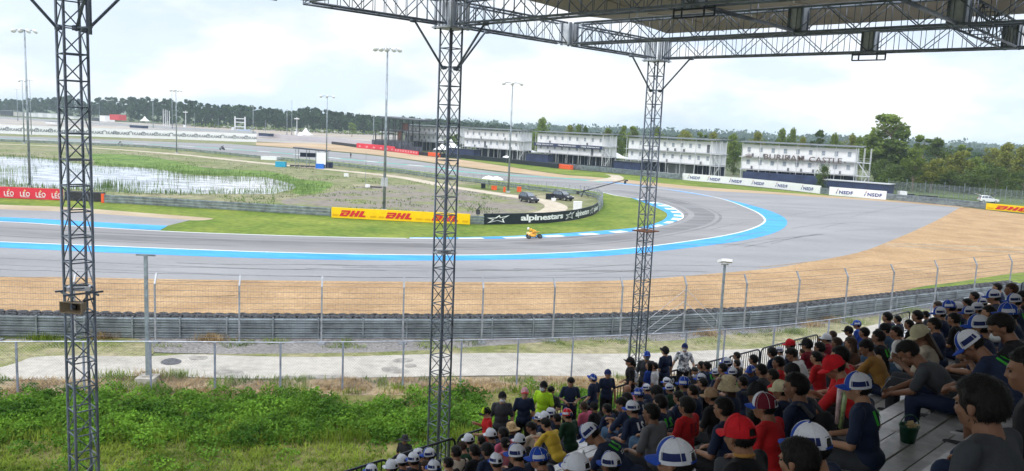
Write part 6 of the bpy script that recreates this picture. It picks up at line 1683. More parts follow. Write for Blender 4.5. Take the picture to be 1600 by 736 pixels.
    shirt = torso(.008); pants = [ell(pel + V3(0, 0, -.01), (.172, .132, .115))]; pants_s = [ell(pel + V3(0, 0, -.01), (.172, .132, .115))]; shoes = []
    if not stand: shirt.append(ell(pel + V3(0, -.01, .03), (.178, .138, .10)))
    else: shirt.append(ell(pel + V3(0, 0, .0), (.178, .138, .12)))
    for i, s in enumerate((1, -1)):
        el, wr = (Vector(q) for q in arms[i]); sh = J[('sh', s)]
        skin += [cap_(sh, .050, el, .037), cap_(el, .037, wr, .025)]
        dv = (wr - el).normalized()
        pn = V3(0, .3, -1) if kind not in ('camera', 'phone', 'shade', 'st_phone') else V3(-s * .4, -.8, .3)
        if kind == 'shade' and s == -1: dv2 = V3(.8, .25, .1); pn = V3(0, 0, -1)
        else: dv2 = dv + V3(-.15 * s, .25, -.1) * (1 if not stand or kind != 'st_down' else 0)
        skin += hand(wr, dv2, pn, .55, s)
        shirt += [cap_(sh, .056, sh.lerp(el, .80), .054)]
        hip, kn, an = J[('hip', s)], J[('kn', s)], J[('an', s)]
        skin += [cap_(hip, .078, kn, .052), cap_(kn, .050, kn.lerp(an, .35), .054), cap_(kn.lerp(an, .35), .054, an, .036)]
        pants += [cap_(hip, .090, kn, .066), cap_(kn, .066, an + V3(0, 0, .02), .055)]; pants_s += [cap_(hip, .092, kn - (kn - hip).normalized() * .01, .078), cap_(kn, .070, kn.lerp(an, .12), .072)]
        ft = an + V3(.01 * s, .0, -.045); skin += [cap_(an, .036, ft + V3(0, .02, 0), .034), cap_(ft, .034, ft + V3(.01 * s, .15, -.012), .026)]
        shoes += [cap_(ft + V3(0, -.03, -.002), .044, ft + V3(.01 * s, .165, -.012), .036), ([Vector(v) for v in MB().box(ft + V3(.005 * s, .065, -.033), (.088, .27, .02)).v], [(0, 1, 3, 2), (4, 6, 7, 5), (0, 4, 5, 1), (2, 3, 7, 6), (0, 2, 6, 4), (1, 5, 7, 3)])]
    res = dict(hd=hd, MH=MH, kind=kind, J=J, wr=[Vector(arms[0][1]), Vector(arms[1][1])], spine=spine)
    res['body'] = fuse('body', skin, .0085, 2, .45)
    res['shirt'] = fuse('shirt', shirt, .014, 4, .5); res['trousers'] = fuse('trousers', pants, .015, 3, .5); res['shorts'] = fuse('trousers', pants_s, .015, 3, .5); res['shoes'] = fuse('shoes', shoes, .010, 2, .5)
    # wrinkles on the cloth
    for key, am in (('shirt', .007), ('trousers', .006), ('shorts', .006)):
        me = res[key]; me.calc_loop_triangles() if False else None
        nrm = [v.normal.copy() for v in me.vertices]
        for v, n_ in zip(me.vertices, nrm):
            p = v.co; q = Vector((p.x * 7, p.y * 7 + p.z * 3, p.z * 13)); v.co = p + n_ * am * (mnoise.noise(q) + .5 * mnoise.noise(q * 2.3))
        me.update()
    # number print on the back of the shirt
    bvh = BVHTree.FromPolygons([v.co for v in res['shirt'].vertices], [tuple(p.vertices) for p in res['shirt'].polygons])
    back = (V3(0, -1, 0) - spine * V3(0, -1, 0).dot(spine)).normalized()
    def project(V, F, cx, cy):
        out = []
        for x, y, _ in V:
            o = chs + spine * (cy + y) + V3(-(cx + x), 0, 0) + back * .4
            h = bvh.ray_cast(o, -back)
            out.append(h[0] + back * .012 if h[0] is not None else chs + spine * (cy + y) + V3(-(cx + x), 0, 0) + back * .12)
        return out, F
    m_ = LB(); t21 = text_tris('21', offset=.04, res=2); m_.add(*project(fit(t21[0], .15, .12), t21[1], -.075, -.01))
    pass
    for k, (w_, y_) in enumerate(((.12, -.045), (.13, -.066))): 
        vs, fs = [(-w_ / 2 + 0, 0, 0), (w_ / 2, 0, 0), (w_ / 2, .012, 0), (-w_ / 2, .012, 0)], [(0, 1, 2, 3)]
        nseg = 12
        vs = []; fs = []
        for q in range(nseg):
            if q % 3 == 2: continue
            b0 = len(vs); x0 = -w_ / 2 + w_ * q / nseg; x1 = x0 + w_ / nseg * .8
            vs += [(x0, 0, 0), (x1, 0, 0), (x1, .012, 0), (x0, .012, 0)]; fs.append((b0, b0 + 1, b0 + 2, b0 + 3))
        pv, pf = project(vs, fs, 0, y_); m_.add(pv, pf, 1)
    me = bpy.data.meshes.new('shirt_print'); me.from_pydata(m_.v, [], m_.f); me.materials.append(None); me.materials.append(None); me.polygons.foreach_set('material_index', m_.mi); res['print'] = me
    return res
# hair and hats in head coordinates ------------------------------------------------
def hair_mesh(long=False, seed=0, puff=0.0, capped=False):
    vs = []; fs = []; n, m = 30, 20; c = V3(0, -.012, .030)
    for i in range(m + 1):
        ph = math.pi * i / m
        for j in range(n):
            th = 2 * math.pi * j / n; d = Vector((math.sin(ph) * math.cos(th), math.sin(ph) * math.sin(th), math.cos(ph)))
            face = max(0, min(1, (d.y - .18) / .22)) * max(0, min(1, (.50 - d.z) / .22)); low = max(0, min(1, (-.72 - d.z) / .15)) if d.y < 0 else max(0, min(1, (-.45 - d.z) / .2)); ear = max(0, min(1, (abs(d.x) - .80) / .1)) * max(0, min(1, (.12 - d.z) / .2)) * (1 if d.y > -.3 else 0)
            s = 1 - .22 * max(face, low, ear); nn = mnoise.noise(d * 6 + Vector((seed * 7, 0, 0))) * .035 + mnoise.noise(d * 17 + Vector((seed * 3, 1, 0))) * .02
            if capped: cp = max(0, min(1, (d.z + .12) / .15)); s -= .07 * cp; nn *= 1 - cp
            vs.append(c + Vector((d.x * (.088 + puff), d.y * (.107 + puff), d.z * (.101 + puff))) * (s + nn))
    for i in range(m):
        for j in range(n): fs.append((i * n + j, (i + 1) * n + j, (i + 1) * n + (j + 1) % n, i * n + (j + 1) % n))
    mb = LB(); mb.add(vs, fs)
    gg = random.Random(seed)
    for k in range(1500 if not capped else 500):           # short strands lying on the scalp
        z = gg.uniform(-.7, 1) if not capped else gg.uniform(-.7, -.1); th = gg.uniform(0, 2 * math.pi); rr = math.sqrt(max(0, 1 - z * z)); d = Vector((rr * math.cos(th), rr * math.sin(th), z))
        if d.y > .15 and d.z < .55: continue
        if abs(d.x) > .78 and d.z < .15 and d.y > -.3: continue
        nn = mnoise.noise(d * 6 + Vector((seed * 7, 0, 0))) * .035
        p = c + Vector((d.x * (.088 + puff), d.y * (.107 + puff), d.z * (.101 + puff))) * (1 + nn)
        tg = (Vector((d.x * .3, d.y * .5, -1)) + Vector((gg.uniform(-.5, .5), gg.uniform(-.5, .5), 0))); tg = (tg - d * tg.dot(d)).normalized(); sd_ = tg.cross(d).normalized() * .0022; L_ = gg.uniform(.012, .026)
        mb.add([p - sd_, p + sd_, p + sd_ * .7 + tg * L_ * .6 + d * .004, p - sd_ * .7 + tg * L_ * .6 + d * .004, p + tg * L_ + d * gg.uniform(.002, .010)], [(0, 1, 2, 3), (3, 2, 4)])
    if long:
        for k in range(7):
            a = (k - 3) * .020; mb.add(*cap_((a, -.085 + abs(a) * .5, -.0), .034, (a * 1.15, -.11 + abs(a) * .5, -.30 - .03 * (k % 2)), .020))
    me = bpy.data.meshes.new('hair'); me.from_pydata(mb.v, [], mb.f); me.polygons.foreach_set('use_smooth', [True] * len(me.polygons)); me.materials.append(None); return me
def cap_mesh(rear_open=True, low=-.012):
    """six panel cap crown: slot 0 front panels, 1 rear panels, 2 side patch, 3 seams"""
    n, m = 36, 9; c = V3(0, -.006, .030); mb = LB(); vs = []
    def pt(th, f, o=0):
        ph = f * math.pi / 2 * 1.06; fr = math.sin(th)
        rx, ry, rz = .091 + o, .111 + o, (.100 + .012 * max(0, fr)) + o
        return c + Vector((rx * math.sin(ph) * math.cos(th), ry * math.sin(ph) * math.sin(th), rz * math.cos(ph) - .030 * f ** 3 * .5))
    for i in range(m + 1):
        for j in range(n): vs.append(pt(2 * math.pi * j / n, i / m))
    faces = {0: [], 1: [], 2: []}
    for i in range(m):
        for j in range(n):
            th = math.degrees(2 * math.pi * (j + .5) / n); f = (i + .5) / m
            if rear_open and abs(((th - 270 + 180) % 360) - 180) < 24 and f > .70: continue
            front = 35 < th < 145; patch = (150 < th < 235 or 305 < th < 390 or th < 30) and .62 < f < .92
            faces[0 if front else (2 if patch else 1)].append((i * n + j, (i + 1) * n + j, (i + 1) * n + (j + 1) % n, i * n + (j + 1) % n))
    b = 0; mb.v += [tuple(v) for v in vs]
    for k, fl in faces.items():
        for f in fl: mb.f.append(list(f)); mb.mi.append(k)
    iv = [c + (v - c) * .965 for v in vs]; b = len(mb.v); mb.v += [tuple(v) for v in iv]
    for k, fl in faces.items():
        for f in fl: mb.f.append([b + q for q in f[::-1]]); mb.mi.append(k)
    for q in range(6):
        th = R(30 + 60 * q + 5); pts = [pt(th, f / 8, .0012) for f in range(9 if not (q == 4) else 6)]
        for a, e in zip(pts[:-1], pts[1:]): mb.tube(a, e, .0018, n=4, mi=3)
    if rear_open:
        pts = [pt(R(270 + a), .70 if abs(a) < 20 else .98, .001) for a in (-25, -18, -6, 6, 18, 25)]
        for a, e in zip(pts[:-1], pts[1:]): mb.tube(a, e, .003, n=4, mi=3)
        pts = [pt(R(270 + a), .97, .001) for a in (-26, -13, 0, 13, 26)]
        for a, e in zip(pts[:-1], pts[1:]): mb.bar(a, e, .004, .012, mi=0)
    mb.add(*ell(c + V3(0, 0, .101), (.009, .009, .006), n=8, m=4), 0)
    me = bpy.data.meshes.new('cap'); me.from_pydata(mb.v, [], mb.f); me.polygons.foreach_set('use_smooth', [True] * len(me.polygons))
    for _ in range(4): me.materials.append(None)
    me.polygons.foreach_set('material_index', mb.mi); return me
def brim_mesh():
    mb = LB(); vs = []; n = 12; k = 4
    for o in (0, -.004):
        for i in range(k + 1):
            for j in range(n + 1):
                a = R(28 + 124 * j / n); x = math.cos(a) * (.088 + .010 * i / k); y0 = math.sin(a) * .108 - .004; y = y0 + (.075 * i / k) * (math.sin(a) ** 1.2)
                z = .030 - .020 * (x / .09) ** 2 - .012 * (i / k) + o; vs.append((x, y, z))
    N2 = (k + 1) * (n + 1); fs = []
    for i in range(k):
        for j in range(n):
            q = (i * (n + 1) + j, i * (n + 1) + j + 1, (i + 1) * (n + 1) + j + 1, (i + 1) * (n + 1) + j); fs.append(q); fs.append(tuple(N2 + e for e in q[::-1]))
    for j in range(n): q = k * (n + 1) + j; fs.append((q, q + 1, q + 1 + N2, q + N2))
    mb.add(vs, fs); me = bpy.data.meshes.new('cap_brim'); me.from_pydata(mb.v, [], mb.f); me.materials.append(None); me.polygons.foreach_set('use_smooth', [True] * len(me.polygons)); return me
def brimhat_mesh(rb=.17, droop=.03):
    mb = LB(); prof = [(.004, .145), (.05, .142), (.078, .125), (.090, .09), (.097, .035), (.104, .022), (rb * .8, .014 - droop * .4), (rb, .012 - droop), (rb, .006 - droop), (rb * .8, .006 - droop * .4), (.100, .012), (.09, .02)]
    mb.lathe((0, -.006, 0), prof, 24); me = bpy.data.meshes.new('sun_hat'); me.from_pydata([(x, y * 1.12, z) for x, y, z in mb.v], [], mb.f); me.materials.append(None); me.polygons.foreach_set('use_smooth', [True] * len(me.polygons)); return me
def ellmesh(name, *prims):
    mb = LB()
    for vs, fs in prims: mb.add(vs, fs)
    me = bpy.data.meshes.new(name); me.from_pydata(mb.v, [], mb.f); me.materials.append(None); me.polygons.foreach_set('use_smooth', [True] * len(me.polygons)); return me
HM = dict(capped=hair_mesh(seed=6, capped=True), longc=hair_mesh(True, 4, .004, True), short=hair_mesh(seed=1), short2=hair_mesh(seed=2, puff=.004), fluffy=hair_mesh(seed=3, puff=.014), long=hair_mesh(True, 4, .004), cap=cap_mesh(), brim=brim_mesh(), straw=brimhat_mesh(.165, .02), bucket=brimhat_mesh(.145, .045), wide=brimhat_mesh(.19, .01),
          mask=ellmesh('face_mask', ell((0, .066, -.045), (.060, .050, .052))), eyes=ellmesh('eyes', ell((.030, .080, .010), (.012, .010, .006)), ell((-.030, .080, .010), (.012, .010, .006)), ell((.031, .088, .030), (.018, .007, .0035)), ell((-.031, .088, .030), (.018, .007, .0035))), clip=ellmesh('hair_clip', ell((.0, -.125, .03), (.03, .012, .018))),
          beanie=ellmesh('beanie', ell((0, -.010, .040), (.092, .112, .100))), band=ellmesh('collar', ell((0, -.03, -.11), (.068, .07, .02))))
mapr = lambda n, c, **k: mat(n, c, .75, ns=k.get('ns', 12), amt=.12, bump=.25, bs=40, spec=.2)
SK = [mat('skin_%s' % n, c, .55, ns=9, amt=.10, spec=.35) for n, c in (('light', (.50, .29, .19)), ('medium', (.36, .19, .115)), ('tan', (.27, .135, .08)), ('deep', (.20, .10, .06)))]
HR = mat('black_hair', (.007, .006, .006), .55, ns=60, amt=.6, bump=.5, bs=90, stretch=(1, 1, .25), spec=.22); HRb = mat('brown_hair', (.045, .024, .014), .55, ns=60, amt=.5, bump=.5, bs=90, spec=.25)
CL = dict(navy=(.014, .024, .060), black=(.012, .012, .015), red=(.55, .018, .022), maroon=(.19, .010, .022), white=(.62, .62, .63), cream=(.52, .45, .36), yellow=(.66, .45, .05), dkgreen=(.012, .045, .022), grey=(.15, .15, .16), dkgrey=(.05, .055, .065),
          pink=(.60, .12, .20), mustard=(.36, .19, .05), brown=(.10, .05, .03), blue=(.02, .06, .30), denim=(.07, .13, .22), patt=(.30, .32, .36), hivis=(.50, .85, .03), polo=(.40, .45, .62), ltgrey=(.30, .31, .32), rosy=(.62, .20, .24), ltblue=(.22, .36, .50))
CLM = {k: mapr('cloth_' + k, tuple(c * .92 for c in v), ns=5) for k, v in CL.items()}
# patterned cloths
for k in ('patt', 'polo'):
    CLM[k] = mat('cloth_pattern_' + k, CL[k], .7, ns=14, amt=.75, col2=(.60, .62, .68) if k == 'patt' else (.75, .77, .82), ramp=(.44, .52), spec=.2)
HC = dict(blue=mapr('cap_blue', (.012, .055, .33)), white=mat('cap_white_mesh', (.56, .58, .64), .8, ns=120, amt=.07), navyp=mapr('cap_navy_patch', (.012, .022, .10)), red=mapr('cap_red', (.50, .010, .018)), black=mapr('cap_black', (.010, .010, .012)), tan=mapr('cap_tan', (.30, .20, .12)),
          cream=mapr('cap_cream', (.50, .46, .30)), maroon=mapr('cap_maroon', (.13, .008, .02)), straw=mat('hat_straw', (.50, .34, .17), .8, ns=40, amt=.35), beige=mat('hat_beige', (.42, .35, .22), .8, ns=40, amt=.2), pinkw=mapr('cap_pink_white', (.62, .35, .38)), lime=mapr('cap_lime', (.50, .75, .02)), seam=mapr('cap_seam', (.70, .72, .75)))
GRN = mapr('print_green', (.05, .40, .04)); WPR = mapr('print_white', (.62, .64, .68)); MSK = mat('mask_white', (.70, .73, .76), .8, ns=20, amt=.05); EYE_M = mat('eye', (.02, .015, .012), .2, spec=.6); MSKB = mat('mask_blue', (.20, .30, .40), .8, ns=20, amt=.05)
HATS = {  # front, rear, patch, brim
 'bw': ('blue', 'white', 'navyp', 'blue'), 'wt': ('white', 'white', 'white', 'white'), 'wb': ('white', 'white', 'navyp', 'blue'), 'bl': ('blue', 'blue', 'white', 'blue'), 'bk': ('black',) * 4, 'rd': ('red',) * 4, 'tan': ('tan',) * 4, 'cr': ('cream',) * 4,
 'nv': ('navyp',) * 4, 'mr': ('white', 'maroon', 'maroon', 'blue'), 'rwb': ('blue', 'red', 'white', 'blue'), 'pk': ('pinkw', 'pinkw', 'pinkw', 'red'), 'lm': ('lime', 'black', 'black', 'black')}
POSES = {}
def get_pose(kind, yaw):
    k = (kind, yaw)
    if k not in POSES: POSES[k] = make_pose(kind, yaw)
    return POSES[k]
def child(name, me, parent, mats, M=None):
    o = bpy.data.objects.new(name, me); COL.objects.link(o); o.parent = parent
    for i, m in enumerate(mats): o.material_slots[i].link = 'OBJECT'; o.material_slots[i].material = m
    if M is not None: o.matrix_local = M
    return o
def person(p, kind, hy, loc, rz, sc, skin, shirt, pants, hat, ex, label, group):
    q = get_pose(kind, hy)
    b = bpy.data.objects.new('person', q['body']); COL.objects.link(b); b.material_slots[0].link = 'OBJECT'; b.material_slots[0].material = skin
    b.location = loc; b.rotation_euler = (0, 0, rz); b.scale = (sc,) * 3
    tag(b, label, 'person', group)
    s = child('shirt', q['shirt'], b, [CLM[shirt]])
    child('shorts' if 'shorts' in ex else 'trousers', q['shorts' if 'shorts' in ex else 'trousers'], b, [CLM[pants]])
    child('shoes', q['shoes'], b, [M_rubber if rnd.random() < .6 else CLM['white']])
    MH = Matrix.Translation(q['hd']) @ q['MH'].to_4x4()
    hs = {'lh': 'long', 'fl': 'fluffy'}.get(hat, 'short2' if hat == 'h' and rnd.random() < .5 else 'short')
    if hat in HATS or hat in ('straw', 'bucket', 'wide', 'bn'): hs = 'capped'
    if 'long' in ex: hs = 'long' if hs != 'capped' else 'longc'
    hcol = HRb if 'brown' in ex else HR
    if hat != 'bald': child('hair', HM[hs], b, [hcol], MH)
    if hat in HATS:
        f, r_, pt, br = (HC[c] for c in HATS[hat]); MH = MH @ Matrix.Translation((0, -.004, .008))
        c = child('cap', HM['cap'], b, [f, r_, pt, HC['seam'] if hat in ('bw', 'wb', 'bl', 'wt', 'rwb') else f], MH); child('cap_brim', HM['brim'], c, [br])
    elif hat in ('straw', 'bucket', 'wide'): child('sun_hat', HM[hat], b, [HC['straw' if hat == 'straw' else ('black' if hat == 'wide' else 'beige')]], MH)
    elif hat == 'bn': child('beanie', HM['beanie'], b, [HC['black']], MH)
    if 'mask' in ex: child('face_mask', HM['mask'], b, [MSK], MH)
    if 'maskb' in ex: child('face_mask', HM['mask'], b, [MSKB], MH)
    child('eyes', HM['eyes'], b, [EYE_M], MH)
    if 'clip' in ex: child('hair_clip', HM['clip'], b, [CLM['cream']], MH)
    if '21' in ex: child('shirt_print', q['print'], s, [GRN, WPR])
    if 'print' in ex: child('shirt_print', q['print'], s, [CLM['maroon'] if shirt == 'red' else WPR, WPR if shirt != 'red' else CLM['maroon']])
    if 'collar' in ex: child('collar', HM['band'], b, [CLM['mustard']], MH)
    wr = q['wr']
    def small(name, c, size, m, rz_=0):
        t_ = LB(); t_.box(c, size, rz_); o = t_.build(name, m, None); return o
    if 'phone' in ex: o = small('phone', (0, 0, 0), (.075, .012, .15), M_darkm); place_held(o, b, (wr[0] + wr[1]) / 2 + V3(0, .09, .04), 'dark phone held by the person in the ' + shirt + ' shirt'); 
    if 'paper' in ex: o = small('paper', (0, 0, 0), (.22, .16, .004), M_wht); place_held(o, b, (wr[0] + wr[1]) / 2 + V3(0, .10, .01), 'white paper held by the standing man in the navy shirt')
    if 'strap' in ex:
        t_ = LB(); ch = q['J']['chs']; pts = []
        for k in range(13): a = math.pi * 2 * k / 12; pts.append(ch + V3(.155 * math.cos(a) * .9, .135 * math.sin(a), .17 * math.cos(a) - .0))
        for a, e in zip(pts[:-1], pts[1:]): t_.bar(a, e, .012, .03)
        o = t_.build('bag_strap', CLM['black'], b)
    if 'backpack' in ex:
        t_ = [ell(q['J']['chs'] + V3(0, -.20, -.10), (.16, .10, .24)), ell(q['J']['chs'] + V3(0, -.27, -.17), (.12, .06, .13))]
        me = fuse('backpack', t_, .015, 3, .6); o = child('backpack', me, b, [CLM['black']])
        t_ = LB()
        for s_ in (-1, 1): t_.path([q['J']['chs'] + V3(.09 * s_, -.14, .08), q['J']['chs'] + V3(.10 * s_, -.03, .17), q['J']['chs'] + V3(.11 * s_, .11, .06)], .02, 6)
        t_.build('strap', CLM['dkgrey'], o)
    return b
held = []
def place_held(o, b, local, label): held.append((o, b, local, label))

